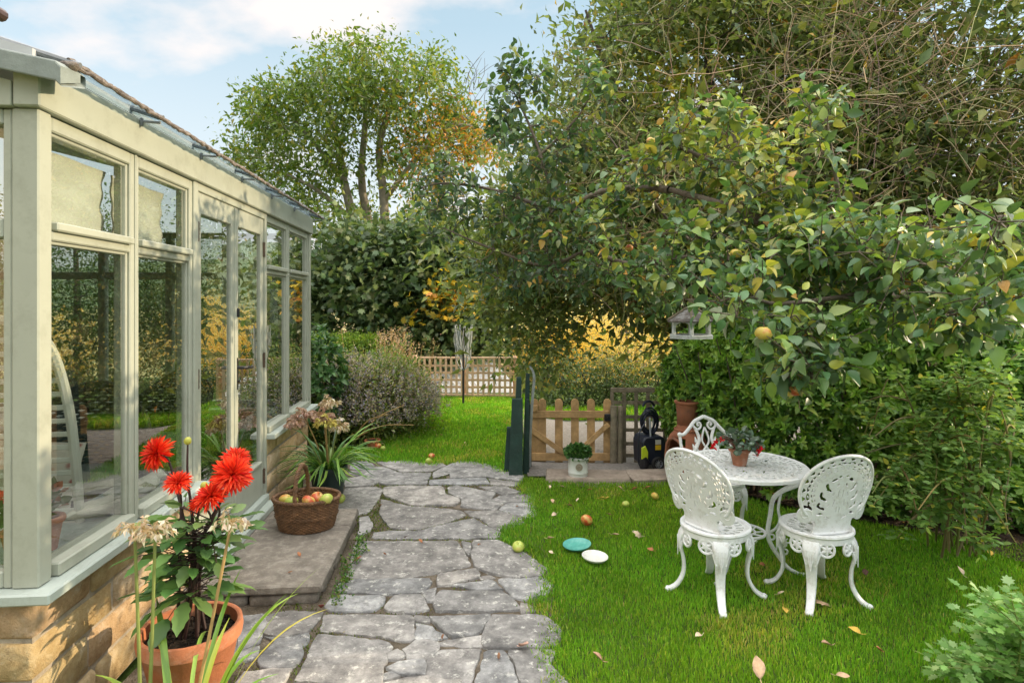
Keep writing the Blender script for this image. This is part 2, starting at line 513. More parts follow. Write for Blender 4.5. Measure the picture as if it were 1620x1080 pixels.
# far hills across the valley
def hillz(X, Y):
    h = 62*sst(380, 820, Y)*(1 + .22*np.sin(X*.004+1.2) + .12*np.sin(X*.011)) - 3
    return h
hill_mat = soil_material('hill_fields', [(.38, (.10, .15, .075)), (.5, (.16, .20, .10)), (.62, (.09, .12, .07))], .012, .1)
sheet('hills', np.linspace(-1300, 1600, 60), np.linspace(390, 1000, 20), 0, hill_mat, zf=hillz)

# lane beyond the gate
lane_mat = soil_material('gravel', [(.3, (.20, .18, .16)), (.55, (.33, .30, .27)), (.8, (.46, .43, .38))], 30, .8, 160)
lx = np.linspace(.15, 14, 40); ly = np.linspace(5.72, 9.6, 26)
sheet('lane', lx, ly, -.03, lane_mat)

# flagstone path ------------------------------------------------------
stone_m = bpy.data.materials.new('flagstone'); stone_m.use_nodes = True
t = stone_m.node_tree; p = t.nodes['Principled BSDF']; p.inputs['Roughness'].default_value = .86; p.inputs['Specular IOR Level'].default_value = .25
tcn = N(t, 'ShaderNodeTexCoord'); at_ = N(t, 'ShaderNodeAttribute'); at_.attribute_name = 'Col'
def _noise(sc, det=8, ro=.65):
    n = N(t, 'ShaderNodeTexNoise'); n.inputs['Scale'].default_value = sc; n.inputs['Detail'].default_value = det; n.inputs['Roughness'].default_value = ro
    t.links.new(tcn.outputs['Object'], n.inputs['Vector']); return n
def _ramp(src, stops):
    r = N(t, 'ShaderNodeValToRGB')
    while len(r.color_ramp.elements) < len(stops): r.color_ramp.elements.new(.5)
    for e, (q, c) in zip(r.color_ramp.elements, stops): e.position = q; e.color = (*c, 1)
    t.links.new(src, r.inputs[0]); return r.outputs[0]
def _mix(f, a, b, bt='MIX'):
    m = N(t, 'ShaderNodeMixRGB', blend_type=bt)
    for s, i in ((f, 0), (a, 1), (b, 2)):
        if isinstance(s, (int, float)): m.inputs[i].default_value = s
        elif isinstance(s, tuple): m.inputs[i].default_value = (*s, 1)
        else: t.links.new(s, m.inputs[i])
    return m.outputs[0]
c0 = _ramp(_noise(7, 12, .72).outputs[0], [(.32, (.12, .116, .112)), (.5, (.265, .254, .24)), (.67, (.45, .43, .405))])
c0 = _mix(1.0, c0, at_.outputs['Color'], 'MULTIPLY')
li = _ramp(_noise(19, 10, .75).outputs[0], [(.55, (0, 0, 0)), (.63, (.8, .8, .8))])       # pale lichen
c0 = _mix(li, c0, (.62, .60, .54))
dk = _ramp(_noise(11, 12, .8).outputs[0], [(.52, (0, 0, 0)), (.66, (.8, .8, .8))])          # dark algae
c0 = _mix(dk, c0, (.10, .096, .092))
sp = _ramp(_noise(90, 4, .6).outputs[0], [(.62, (0, 0, 0)), (.70, (.55, .55, .55))])
c0 = _mix(sp, c0, (.16, .15, .14))
t.links.new(c0, p.inputs['Base Color'])
b1 = N(t, 'ShaderNodeBump'); b1.inputs['Strength'].default_value = .75; b1.inputs['Distance'].default_value = .02
b2 = N(t, 'ShaderNodeBump'); b2.inputs['Strength'].default_value = .5; b2.inputs['Distance'].default_value = .006
t.links.new(_noise(9, 10, .7).outputs[0], b1.inputs['Height']); t.links.new(_noise(70, 6, .7).outputs[0], b2.inputs['Height'])
t.links.new(b1.outputs[0], b2.inputs['Normal']); t.links.new(b2.outputs[0], p.inputs['Normal'])

ZA = (3.375, 440, 860); ZB = (4.05, 500, 710); ZC = (6.75, 360, 920); ZP = (1.0, 0, 0)
SL = [
 (ZB, [(230,80),(330,75),(370,100),(350,130),(260,128),(220,120)]),
 (ZB, [(220,138),(335,136),(300,162),(215,167)]),
 (ZB, [(395,85),(560,75),(720,95),(800,85),(822,105),(740,138),(560,146),(430,100)]),
 (ZB, [(380,112),(430,110),(550,155),(730,150),(708,205),(698,222),(440,225),(340,190),(310,165)]),
 (ZB, [(832,108),(920,72),(1020,80),(1180,120),(1320,170),(1310,205),(1090,178),(1060,176),(866,183),(862,155),(760,185),(757,148)]),
 (ZB, [(737,200),(860,190),(1080,182),(1105,222),(735,226)]),
 (ZB, [(1112,188),(1310,215),(1250,232),(1130,225)]),
 (ZB, [(180,190),(300,172),(350,200),(390,215),(340,232),(190,240)]),
 (ZB, [(190,250),(380,240),(422,260),(396,320),(350,375),(320,405),(140,422),(150,330)]),
 (ZB, [(434,247),(560,238),(798,242),(828,290),(900,312),(914,338),(878,356),(620,358),(450,300)]),
 (ZB, [(845,248),(900,235),(1040,258),(1150,278),(1110,320),(1180,350),(1150,383),(1000,373),(930,362),(936,320),(856,280)]),
 (ZB, [(1050,240),(1220,240),(1300,275),(1190,288)]),
 (ZB, [(1128,318),(1200,292),(1370,285),(1395,330),(1240,338),(1190,350)]),
 (ZB, [(1230,346),(1390,340),(1410,420),(1340,435),(1180,385)]),
 (ZB, [(422,325),(600,366),(770,374),(925,388),(950,420),(840,463),(660,511),(480,503),(432,440),(412,410)]),
 (ZB, [(960,392),(1150,393),(1300,430),(1330,470),(1180,518),(1115,488),(1066,448),(1006,428)]),
 (ZB, [(480,518),(650,522),(860,473),(1000,443),(1085,492),(1178,535),(1140,568),(820,570),(370,568),(382,532)]),
 (ZB, [(280,440),(336,430),(360,480),(348,518),(270,550),(280,480)]),
 (ZB, [(934,592),(998,602),(980,676),(944,634)]),
 (ZP, [(565,856),(719,855),(731,868),(742,893),(692,903),(647,910),(573,914),(552.6,908)]),
 (ZP, [(750,856),(789,856),(818,870),(843,883),(863,900),(852,909),(804,911),(772,904),(754,895),(747,877)]),
 (ZA, [(340,205),(420,187),(800,182),(812,200),(768,258),(560,263),(350,249),(320,235)]),
 (ZA, [(857,167),(1040,132),(1063,150),(1058,178),(920,213),(857,218)]),
 (ZA, [(1085,172),(1130,162),(1156,180),(1090,187)]),
 (ZA, [(1180,187),(1400,180),(1460,215),(1420,265),(1320,290),(1262,278)]),
 (ZA, [(935,217),(1148,193),(1190,238),(1050,239)]),
 (ZA, [(862,252),(1188,247),(1276,320),(1286,343),(1080,353),(848,353),(842,300)]),
 (ZA, [(792,252),(843,238),(832,298),(797,298),(778,270)]),
 (ZA, [(295,290),(330,274),(562,282),(553,310),(515,352),(290,353),(262,330)]),
 (ZA, [(622,277),(758,277),(796,345),(700,363),(578,345)]),
 (ZA, [(1292,312),(1330,312),(1378,350),(1300,360)]),
 (ZA, [(250,377),(450,374),(708,384),(718,498),(688,513),(540,488),(242,458)]),
 (ZA, [(727,382),(806,388),(796,416),(732,403)]),
 (ZA, [(814,392),(1128,380),(1086,450),(1056,473),(932,488),(854,430)]),
 (ZA, [(737,422),(800,433),(896,490),(850,503),(738,498)]),
 (ZA, [(1154,382),(1400,387),(1500,450),(1480,543),(1112,548),(1104,480)]),
 (ZA, [(872,517),(1078,488),(1082,543),(990,541),(872,530)]),
 (ZA, [(678,555),(760,508),(846,522),(846,560),(780,607),(702,602)]),
 (ZA, [(588,590),(640,558),(676,598),(600,613)]),
 (ZA, [(217,477),(588,522),(600,545),(552,650),(536,745),(100,722)]),
 (ZA, [(592,660),(650,628),(776,622),(776,688),(642,688)]),
 (ZA, [(808,600),(872,563),(1070,562),(1036,660),(1026,733),(802,690)]),
 (ZA, [(1114,567),(1208,572),(1258,690),(1272,743),(1054,740)]),
 (ZA, [(1240,577),(1480,572),(1450,640),(1500,700),(1550,745),(1300,745),(1274,650)]),
 (ZA, [(562,692),(600,677),(648,702),(570,723)]),
 (ZA, [(562,742),(760,708),(960,737),(940,800),(560,800)]),
 (ZC, [(455,342),(560,312),(1000,312),(958,400),(876,510),(600,570),(405,540)]),
 (ZC, [(395,562),(600,584),(866,535),(826,650),(786,676),(525,640)]),
 (ZC, [(345,800),(505,645),(796,694),(796,780),(655,905),(382,896)]),
 (ZC, [(200,965),(645,925),(555,1090),(100,1090)]),
 (ZC, [(130,350),(425,340),(365,520),(345,620),(110,735)]),
 (ZC, [(110,765),(325,685),(305,800),(110,850)]),
 (ZC, [(-200,330),(110,350),(95,560),(-250,560)]),
 (ZC, [(-260,580),(95,580),(95,850),(-300,850)]),
]
SLABS = []
for (sc, ox, oy), pts in SL:
    q = []
    for (x, y) in pts:
        v = onz(x/sc + ox, y/sc + oy); q.append((v.x, v.y))
    SLABS.append(q)
# slabs carrying on below the picture's edge
for (x0, x1, y0, y1) in [(-1.05,-.52,2.02,2.5),(-.5,-.1,2.1,2.46),(-.08,.28,2.08,2.44),(-1.05,-.3,1.4,2.0),(-.28,.3,1.5,2.05),(-1.5,-1.08,1.5,2.2),(-1.0,.3,.7,1.36)]:
    SLABS.append([(x0,y0),(x1,y0),(x1-.02,y1),(x0+.03,y1)])
def poly_area(q):
    return .5*sum(q[i][0]*q[(i+1) % len(q)][1] - q[(i+1) % len(q)][0]*q[i][1] for i in range(len(q)))
SLABS = [q if poly_area(q) > 0 else q[::-1] for q in SLABS]
def rough_poly(q, step=.03, jit=.0045, rg=random):
    o = []
    n = len(q)
    for i in range(n):
        a, b = Vector(q[i]), Vector(q[(i+1) % n]); L = (b-a).length; k = max(1, int(L/step))
        pr, nx = Vector(q[i-1]), Vector(q[(i+2) % n])
        for j in range(k):
            p_ = a.lerp(b, j/k)
            if j == 0 and L > .05: p_ = p_*.94 + (pr.lerp(a, .9)*.03 + a.lerp(b, .1)*.03)
            o.append((p_.x + rg.gauss(0, jit), p_.y + rg.gauss(0, jit)))
    # one smoothing pass
    m = len(o)
    return [(.8*o[i][0] + .1*(o[i-1][0] + o[(i+1) % m][0]), .8*o[i][1] + .1*(o[i-1][1] + o[(i+1) % m][1])) for i in range(m)]
sb = MB(); scol = []
rg = random.Random(11)
for q in SLABS:
    o = rough_poly(q, rg=rg); n = len(o)
    cx = sum(a for a, b in o)/n; cy = sum(b for a, b in o)/n
    dz = rg.uniform(-.004, .006); tx, ty = rg.gauss(0, .009), rg.gauss(0, .009)
    r0 = max(math.hypot(a-cx, b-cy) for a, b in o)
    k = len(sb.v); tone = rg.uniform(.78, 1.18); wv = rg.uniform(-.04, .04); cc = (tone*(1+wv), tone, tone*(1-wv))
    g_ = 1 + .019/max(r0, .06)
    rings = [(g_, -.05), (g_, -.005), (g_ - .004/max(r0, .05), -.0008), (g_ - .012/max(r0, .06), 0.0)]
    for (s_, z) in rings:
        for (a, b) in o:
            sb.v.append((cx+(a-cx)*s_, cy+(b-cy)*s_, z + dz + (a-cx)*tx + (b-cy)*ty + (rg.gauss(0, .0015) if z > -.03 else 0))); scol.append(cc)
    for i in range(3):
        for j in range(n):
            j2 = (j+1) % n; sb.f.append((k+i*n+j, k+i*n+j2, k+(i+1)*n+j2, k+(i+1)*n+j))
    sb.f.append(tuple(k+3*n+j for j in range(n)))
path = sb.build('path', stone_m, smooth=True, angle=50); struct(path)
a_ = path.data.color_attributes.new('Col', 'FLOAT_COLOR', 'POINT')
c4 = np.ones((len(scol), 4), np.float32); c4[:, :3] = np.array(scol); a_.data.foreach_set('color', c4.ravel())
bed_mat = soil_material('path_mortar', [(.3, (.055, .045, .03)), (.5, (.13, .105, .075)), (.7, (.26, .215, .165))], 6, .9, 90)
BED = [onz(x, y) for x, y in [(480,752),(560,722),(720,726),(770,733),(838,756),(850,790),(872,900),(885,1080)]]
bedpoly = [(v.x, v.y) for v in BED] + [(.36, .4), (-1.62, .4), (-1.75, 5.0)]
bm_ = MB(); bm_.add([(x, y, -.012) for x, y in bedpoly], [tuple(range(len(bedpoly)))[::-1]])
bed = bm_.build('path_bed', bed_mat, smooth=False); struct(bed)

def in_poly(px, py, q):
    px = np.asarray(px); py = np.asarray(py); ins = np.zeros(px.shape, bool); n = len(q)
    for i in range(n):
        x0, y0 = q[i]; x1, y1 = q[(i+1) % n]
        c = ((y0 > py) != (y1 > py)) & (px < (x1-x0)*(py-y0)/((y1-y0) if y1 != y0 else 1e-9) + x0); ins ^= c
    return ins
def on_slab(x, y, grow=0.0):
    r = np.zeros(np.shape(x), bool)
    for q in SLABS:
        cx = sum(a for a, b in q)/len(q); cy = sum(b for a, b in q)/len(q)
        r |= in_poly(x, y, [(cx+(a-cx)*(1+grow), cy+(b-cy)*(1+grow)) for a, b in q])
    return r
# ================================================================== conservatory (local x = outwards, y = along the long front)
CO = Vector((-1.628, 2.054, 0)); CRZ = R(4.96)
CM = Matrix.Translation(CO) @ Matrix.Rotation(CRZ, 4, 'Z')
CMident = Matrix.Identity(4)
CW = CM.to_3x3()
def cloc(x, y, z=0.0): return CM @ Vector((x, y, z))
paint = mat('sage_paint', (.385, .40, .325), rough=.48, var=.05, vscale=3, bump=.05, bscale=25, dirt=(.25, .255, .195), dscale=7, damt=.5)
paint_sill = mat('sill_paint', (.43, .48, .43), rough=.45, var=.05, vscale=4, bump=.06, bscale=30, dirt=(.25, .27, .22), dscale=8, damt=.6)
lead = mat('lead', (.17, .18, .19), rough=.55, var=.2, vscale=14, bump=.2)
iron = mat('black_iron', (.012, .012, .016), rough=.38, bump=.1, bscale=80)
rust = mat('old_iron', (.10, .065, .04), rough=.7, var=.4, vscale=60)
glass = glassmat('pane_glass', ior=2.0, gain=2.5, tint=(.91, .94, .92))

def stone_block_mat():
    m = bpy.data.materials.new('ham_stone'); m.use_nodes = True
    t = m.node_tree; p = t.nodes['Principled BSDF']; p.inputs['Roughness'].default_value = .9; p.inputs['Specular IOR Level'].default_value = .15
    tcn = N(t, 'ShaderNodeTexCoord'); a = N(t, 'ShaderNodeAttribute'); a.attribute_name = 'Col'
    def noise(sc, d=9, r=.7):
        n = N(t, 'ShaderNodeTexNoise'); n.inputs['Scale'].default_value = sc; n.inputs['Detail'].default_value = d; n.inputs['Roughness'].default_value = r
        t.links.new(tcn.outputs['Object'], n.inputs['Vector']); return n.outputs[0]
    def ramp(s, st):
        r = N(t, 'ShaderNodeValToRGB')
        while len(r.color_ramp.elements) < len(st): r.color_ramp.elements.new(.5)
        for e, (q, c) in zip(r.color_ramp.elements, st): e.position = q; e.color = (*c, 1)
        t.links.new(s, r.inputs[0]); return r.outputs[0]
    def mix(f, x, y, bt='MIX'):
        m_ = N(t, 'ShaderNodeMixRGB', blend_type=bt)
        for s, i in ((f, 0), (x, 1), (y, 2)):
            if isinstance(s, float): m_.inputs[i].default_value = s
            elif isinstance(s, tuple): m_.inputs[i].default_value = (*s, 1)
            else: t.links.new(s, m_.inputs[i])
        return m_.outputs[0]
    c = ramp(noise(15, 11, .75), [(.3, (.42, .285, .15)), (.5, (.60, .435, .25)), (.68, (.70, .56, .39))])
    c = mix(1.0, c, a.outputs['Color'], 'MULTIPLY')
    c = mix(ramp(noise(24, 10, .78), [(.58, (0, 0, 0)), (.68, (.6, .6, .6))]), c, (.15, .10, .06))
    c = mix(ramp(noise(16, 10, .78), [(.58, (0, 0, 0)), (.70, (.65, .65, .65))]), c, (.62, .56, .46))
    t.links.new(c, p.inputs['Base Color'])
    b1 = N(t, 'ShaderNodeBump'); b1.inputs['Strength'].default_value = .7; b1.inputs['Distance'].default_value = .02
    b2 = N(t, 'ShaderNodeBump'); b2.inputs['Strength'].default_value = .7; b2.inputs['Distance'].default_value = .008
    t.links.new(noise(24), b1.inputs['Height']); t.links.new(noise(80, 6), b2.inputs['Height'])
    t.links.new(b1.outputs[0], b2.inputs['Normal']); t.links.new(b2.outputs[0], p.inputs['Normal'])
    return m
ham = stone_block_mat()
mortar = mat('lime_mortar', (.42, .36, .28), rough=.95, var=.2, vscale=20, bump=.6, bscale=60)

cons = thing('conservatory', 'sage green timber framed conservatory on a low golden stone wall beside the path', 'conservatory', CO, CRZ)
L_ = 3.767; DEPTH = 3.1
def blocks(runs, name, parent, seed=3):
    """runs: (axis, a0, a1, fixed_outer, sign, heights)"""
    mb = MB(); cols = []; rg = random.Random(seed)
    for (axis, a0, a1, f0, f1, zs) in runs:
        for ci in range(len(zs)-1):
            a = a0
            while a < a1 - 1e-6:
                w = rg.uniform(.30, .60)
                if a == a0 and ci % 2: w *= .6
                if a1 - (a+w) < .13: w = a1 - a
                j = rg.uniform(-.006, .006)
                lo = [0, 0, zs[ci]+.006]; hi = [0, 0, zs[ci+1]-.006]
                lo[axis] = a+.006; hi[axis] = a+w-.006
                o = 1-axis; lo[o] = min(f0, f1); hi[o] = max(f0, f1)
                if f1 > f0: hi[o] += j
                else: lo[o] -= j
                k = len(mb.v); mb.box(lo, hi, b=.013)
                for q in range(k, len(mb.v)):
                    v = mb.v[q]; mb.v[q] = (v[0]+rg.gauss(0, .003), v[1]+rg.gauss(0, .003), v[2]+rg.gauss(0, .0025))
                tn = rg.uniform(.78, 1.2); cols += [(tn*rg.uniform(.95, 1.06), tn, tn*rg.uniform(.85, 1.1))]*(len(mb.v)-k)
                a += w
    o = mb.build(name, ham, parent, angle=60)
    c = o.data.color_attributes.new('Col', 'FLOAT_COLOR', 'POINT'); c4 = np.ones((len(cols), 4), np.float32); c4[:, :3] = cols; c.data.foreach_set('color', c4.ravel())
    return o
ZB_ = [0, .155, .31, .455, .598]
for i_, (run, lo, hi) in enumerate(((( 1, -.0, 1.245, -.22, -.022, ZB_), (-.205, .02, 0), (-.034, 1.235, .59)), ((1, 2.445, 3.75, -.22, -.022, ZB_), (-.205, 2.46, 0), (-.034, 3.735, .59)),
        ((0, -DEPTH, -.225, .2, .004, [0, .2, .4, .598]), (-DEPTH, .02, .0), (-.23, .18, .592)), ((0, -DEPTH, -.225, L_-.2, L_-.02, [0, .2, .4, .598]), (-DEPTH, L_-.19, .0), (-.23, L_-.034, .592)))):
    bw = blocks([run], 'base_wall', cons, 3+i_)
    mm = MB(); mm.box(lo, hi); mm.build('wall_mortar', mortar, bw, smooth=False)
for lo, hi in (((-.30, -.045, .600), (.062, 1.262, .640)), ((-.30, 2.435, .600), (.062, 3.80, .640)), ((-DEPTH, -.045, .601), (-.301, .2, .639)), ((-DEPTH, L_-.2, .601), (-.301, L_+.04, .639))):
    MB().box(lo, hi, b=.006).build('window_sill', paint_sill, cons)
th_ = MB(); th_.box((-.14, 1.265, .098), (.075, 2.434, .150), b=.008); th_.box((-.14, 1.265, .1495), (.02, 2.434, .20), b=.008)
th_.build('threshold', paint_sill, cons)
# posts
FZ0, FZ1 = .641, 2.291
def post(lo, hi): MB().box(lo, hi, b=.005).build('post', paint, cons)
post((-.088, .0, FZ0), (0, .066, FZ1))
post((-.09, 1.214, .2), (-.002, 1.268, FZ1))
post((-.09, 2.405, .2), (-.002, 2.447, FZ1))
post((-.088, 3.70, FZ0), (0, L_, FZ1))
post((-.09, .632, FZ0), (-.006, .646, FZ1))
post((-.09, 3.028, FZ0), (-.006, 3.052, FZ1))
# fascia
fa = MB(); fa.box((-.07, -.022, 2.292), (.018, L_+.01, 2.445), b=.005); fa.build('fascia', paint, cons)
# end gable boards (grey green upright boards under the verge)
gb = MB(); x = -.072
SL_ = .25
while x > -DEPTH:
    x1 = x - .115
    gb.add([(x1+.003, -.02, 2.292), (x-.003, -.02, 2.292), (x-.003, -.02, 2.36+SL_*(-x)), (x1+.003, -.02, 2.36+SL_*(-x1)),
            (x1+.003, .03, 2.292), (x-.003, .03, 2.292), (x-.003, .03, 2.36+SL_*(-x)), (x1+.003, .03, 2.36+SL_*(-x1))],
           [(0,1,2,3),(7,6,5,4),(0,4,5,1),(1,5,6,2),(2,6,7,3),(3,7,4,0)]); x = x1
gb.build('gable_boarding', paint, cons, bevel=.003)
# glazed windows of the front -------------------------------------------------
def window(y0, y1, parent):
    fr = MB(); X0, X1 = -.085, -.012
    st = .034
    def bar(a, b, z0, z1, x0=X0, x1=X1): fr.box((x0, a, z0), (x1, b, z1), b=.005)
    bar(y0, y0+.022, .642, 2.289); bar(y1-st, y1, .642, 2.289)
    bar(y0+.0225, y1-st-.0005, .642, .690, X0, .012)         # bottom rail
    bar(y0+.0225, y1-st-.0005, 1.846, 1.880); bar(y0+.0225, y1-st-.0005, 1.8805, 1.912, X0, .008)   # transom
    bar(y0+.0225, y1-st-.0005, 2.236, 2.289)
    w = fr.build('window', paint, parent)
    bead = MB()
    for (z0, z1) in ((.6905, 1.8455), (1.9125, 2.2355)):
        for q in ((y1-st-.014, y1-st-.001),): bead.box((-.075, q[0], z0), (-.024, q[1], z1), b=.003)
        bead.box((-.075, y0+.023, z1-.012), (-.026, y1-st-.015, z1), b=.003)
    bead.build('glazing_bead', paint, w)
    for (z0, z1) in ((.6915, 1.8445), (1.9135, 2.2345)):
        MB().box((-.040, y0+.0228, z0), (-.034, y1-st-.0015, z1)).build('pane', glass, w, smooth=False)
    return w
for (a, b) in ((.0665, .6315), (.6465, 1.2135), (2.4475, 3.0275), (3.0525, 3.6995)): window(a, b, cons)
# French doors
def door(y0, y1, hinge_side, handle):
    X0, X1 = -.075, -.014
    d = MB(); st = .060
    d.box((X0, y0+.002, .203), (X1, y0+st, 2.245), b=.004); d.box((X0, y1-st, .203), (X1, y1-.002, 2.245), b=.004)
    d.box((X0, y0+st+.0005, 2.125), (X1, y1-st-.0005, 2.245), b=.004)
    d.box((X0, y0+st+.0005, .203), (X1, y1-st-.0005, .440), b=.004)
    d.box((X0+.01, y0+st+.0005, .4405), (X1+.012, y1-st-.0005, .462), b=.004)
    o = d.build('door', paint, cons)
    MB().box((-.036, y0+st, .462), (-.030, y1-st, 2.125)).build('pane', glass, o, smooth=False)
    hy = y0+.004 if hinge_side < 0 else y1-.004
    for z in (.34, 1.20, 2.02):
        h = MB(); h.tube([(-.008, hy, z-.055), (-.008, hy, z+.055)], .0075, 10)
        for q in range(4): h.ring((-.008, hy, z-.042+q*.028), .0075, .0022, 10, 6)
        h.box((-.0135, hy-.018, z-.05), (-.0105, hy+.018, z+.05)); h.build('hinge', rust, o)
    if handle:
        y = y0+.030
        h = MB(); pl = [(0, -.105), (.011, -.09), (.017, -.05), (.011, -.02), (.013, .02), (.017, .05), (.011, .09), (0, .105), (-.011, .09), (-.017, .05), (-.013, .02), (-.011, -.02), (-.017, -.05), (-.011, -.09)]
        M = CMident @ Matrix.Translation((-.013, y, 1.16)) @ Matrix(((0,0,1,0),(1,0,0,0),(0,1,0,0),(0,0,0,1)))
        h.prism(pl, 0, .006, M)
        h.tube([(-.01, y, 1.20), (.035, y, 1.20), (.045, y+.012, 1.20), (.046, y+.06, 1.197), (.043, y+.10, 1.190), (.046, y+.115, 1.196)], [.011, .009, .010, .009, .008, .011], 10)
        h.tube([(-.01, y, 1.11), (.006, y, 1.11)], .007, 8)
        h.build('door_handle', iron, o)
        k = MB(); k.box((-.0135, y-.011, 1.53), (.004, y+.011, 1.59), b=.006); k.build('latch', iron, o)
    return o
door(1.269, 1.836, -1, False); door(1.8365, 2.404, 1, True)
hd = MB(); hd.box((-.09, 1.2685, 2.246), (-.004, 2.4045, 2.29), b=.003); hd.box((-.03, 1.822, .205), (-.006, 1.852, 2.24), b=.004)
hd.build('door_head', paint, cons)

# end windows (near end facing the camera, and far end) as panelled frames
def end_window(yf, x0, x1, sgn, parent):
    fr = MB(); a, b = (yf, yf+.07) if sgn > 0 else (yf-.07, yf)
    def bar(u0, u1, z0, z1): fr.box((u0, a, z0), (u1, b, z1), b=.005)
    bar(x0, x0+.03, .642, 2.289); bar(x1-.03, x1, .642, 2.289)
    for (z0, z1) in ((.642, .70), (1.846, 1.912), (2.236, 2.289)): bar(x0+.0305, x1-.0305, z0, z1)
    w = fr.build('window', paint, parent)
    m = (a+b)/2
    for (z0, z1) in ((.701, 1.845), (1.913, 2.235)):
        MB().box((x0+.031, m-.003, z0), (x1-.031, m+.003, z1)).build('pane', glass, w, smooth=False)
xs_ = [-.0895, -.69, -1.29, -1.89, -2.49, -3.09]
for i in range(5):
    end_window(.006, xs_[i+1]+.0005, xs_[i]-.0005, 1, cons); end_window(L_-.006, xs_[i+1]+.0005, xs_[i]-.0005, -1, cons)
# roof: lean-to with lead-capped bars, opaque sheet added instead of glazing to darken inside
roof_m = mat('roof_sheet', (.45, .46, .46), rough=.5, var=.1)
rf = MB()
def rz_(x): return 2.462 + SL_*(-x)
rf.add([(-.02, .0, rz_(-.02)), (-.02, L_+.06, rz_(-.02)), (-DEPTH, L_+.06, rz_(-DEPTH)), (-DEPTH, .0, rz_(-DEPTH)),
        (-.02, .0, rz_(-.02)+.03), (-.02, L_+.06, rz_(-.02)+.03), (-DEPTH, L_+.06, rz_(-DEPTH)+.03), (-DEPTH, .0, rz_(-DEPTH)+.03)],
       [(0,1,2,3),(7,6,5,4),(0,4,5,1),(1,5,6,2),(2,6,7,3),(3,7,4,0)])
roof = rf.build('roof', roof_m, cons, smooth=False)
eg_mat = glassmat('eave_glass', ior=1.45, tint=(.82, .87, .89), gain=1.0)
bars = [.03, .62, 1.24, 1.86, 2.48, 3.10, 3.79]
for i in range(len(bars)-1):
    g = MB(); a, b = bars[i]+.012, bars[i+1]-.012
    z0, z1 = rz_(-.018), rz_(.105)
    g.add([(-.018, a, z0), (.105, a, z1), (.105, b, z1), (-.018, b, z0), (-.018, a, z0+.02), (.105, a, z1+.02), (.105, b, z1+.02), (-.018, b, z0+.02)],
          [(0,1,2,3),(7,6,5,4),(0,4,5,1),(1,5,6,2),(2,6,7,3),(3,7,4,0)])
    g.build('eave_pane', eg_mat, roof, smooth=False)
edge_m = mat('weathered_edge', (.15, .12, .10), rough=.85, var=.5, vscale=30, bump=.7, bscale=60, dirt=(.42, .36, .30), dscale=22, damt=.8)
em = MB(); rg = random.Random(5)
yy = np.linspace(.02, 3.83, 150)
for dx_, dz_, r_ in ((.110, .012, .008), (.098, .024, .007), (.085, .034, .007)):
    em.tube([(dx_+rg.gauss(0, .0015), y, rz_(.105)+dz_+rg.gauss(0, .0025)) for y in yy], [r_*rg.uniform(.75, 1.25) for _ in yy], 7)
em.build('eave_trim', edge_m, roof)
for y in bars:
    g = MB(); M = Matrix.Translation((0, y, 0))
    g.tube([(.116, y, rz_(.116)+.018), (-.3, y, rz_(-.3)+.045)], .013, 8); g.box((.0185, y-.008, rz_(.0)-.050), (.030, y+.008, rz_(0)-.012), b=.003)
    g.tube([(.030, y, rz_(.03)-.02), (.105, y, rz_(.105)-.006)], .006, 6)
    g.build('glazing_bar', lead, roof)
vg = MB()                                                      # lead verge over the near end
vp = [(.118, 2.392), (.10, 2.410), (-.2, 2.470), (-1.2, 2.72), (-DEPTH, 3.20)]
for i in range(len(vp)-1):
    (xa, za), (xb, zb) = vp[i], vp[i+1]
    vg.add([(xa, -.075, za-.05), (xb, -.075, zb-.05), (xb, -.075, zb+.02), (xa, -.075, za+.02), (xa, .06, za-.01), (xb, .06, zb-.01), (xb, .06, zb+.03), (xa, .06, za+.03)],
           [(0,1,2,3),(3,2,6,7),(7,6,5,4),(4,5,1,0)])
vg.add([(.118, -.075, 2.352), (.118, .03, 2.392), (.118, .03, 2.425), (.118, -.075, 2.412)], [(0,1,2,3)])
vg.build('verge_flashing', mat('lead_green', (.22, .25, .23), rough=.6, var=.2, vscale=9, bump=.2), roof, smooth=False, bevel=.006)
kn = MB(); kn.blob((.100, .0, 2.437), .026, 4, .18, 12, 8, .7); kn.build('verge_end_cap', edge_m, roof)
# floor and inner shelf
fl = MB(); fl.box((-DEPTH, .2, .10), (-.205, L_-.2, .155)); fl.box((-.204, 1.27, .10), (-.142, 2.43, .153))
fl.build('floor', mat('floor_tile', (.20, .14, .09), rough=.5, var=.2, vscale=6), cons, smooth=False)
for (q0, q1) in ((.21, 1.20), (2.46, 3.5)): MB().box((-.36, q0, .642), (-.093, q1, .662), b=.004).build('window_shelf', mat('shelf_paint', (.34, .39, .36), rough=.35), cons)
# cream blinds behind the top lights
blind_m = mat('cream_blind', (.90, .86, .76), rough=.9, var=.06, vscale=5, bump=.5, bscale=7)
def blind(y0, y1, z0, z1, sd_):
    rr = random.Random(sd_); mb = MB(); nx, nz = 22, 16
    for j in range(nz+1):
        for i in range(nx+1):
            u, v = i/nx, j/nz
            mb.v.append((-.125 - math.sin(math.pi*u)*.012*math.sin(3.1*u+v*2+sd_) - .004*math.sin(11*u-6*v) - .003*math.sin(19*v+5*u), y0+(y1-y0)*u*(1-.02*math.sin(v*3)-.012*math.sin(v*17)), z0+(z1-z0)*v))
    for j in range(nz):
        for i in range(nx): a = j*(nx+1)+i; mb.f.append((a, a+1, a+nx+2, a+nx+1))
    o = mb.build('blind', blind_m, cons); s2 = o.modifiers.new('thick', 'SOLIDIFY'); s2.thickness = .004
blind(.09, .60, 1.895, 2.20, 1); blind(.66, 1.12, 1.895, 2.20, 2)

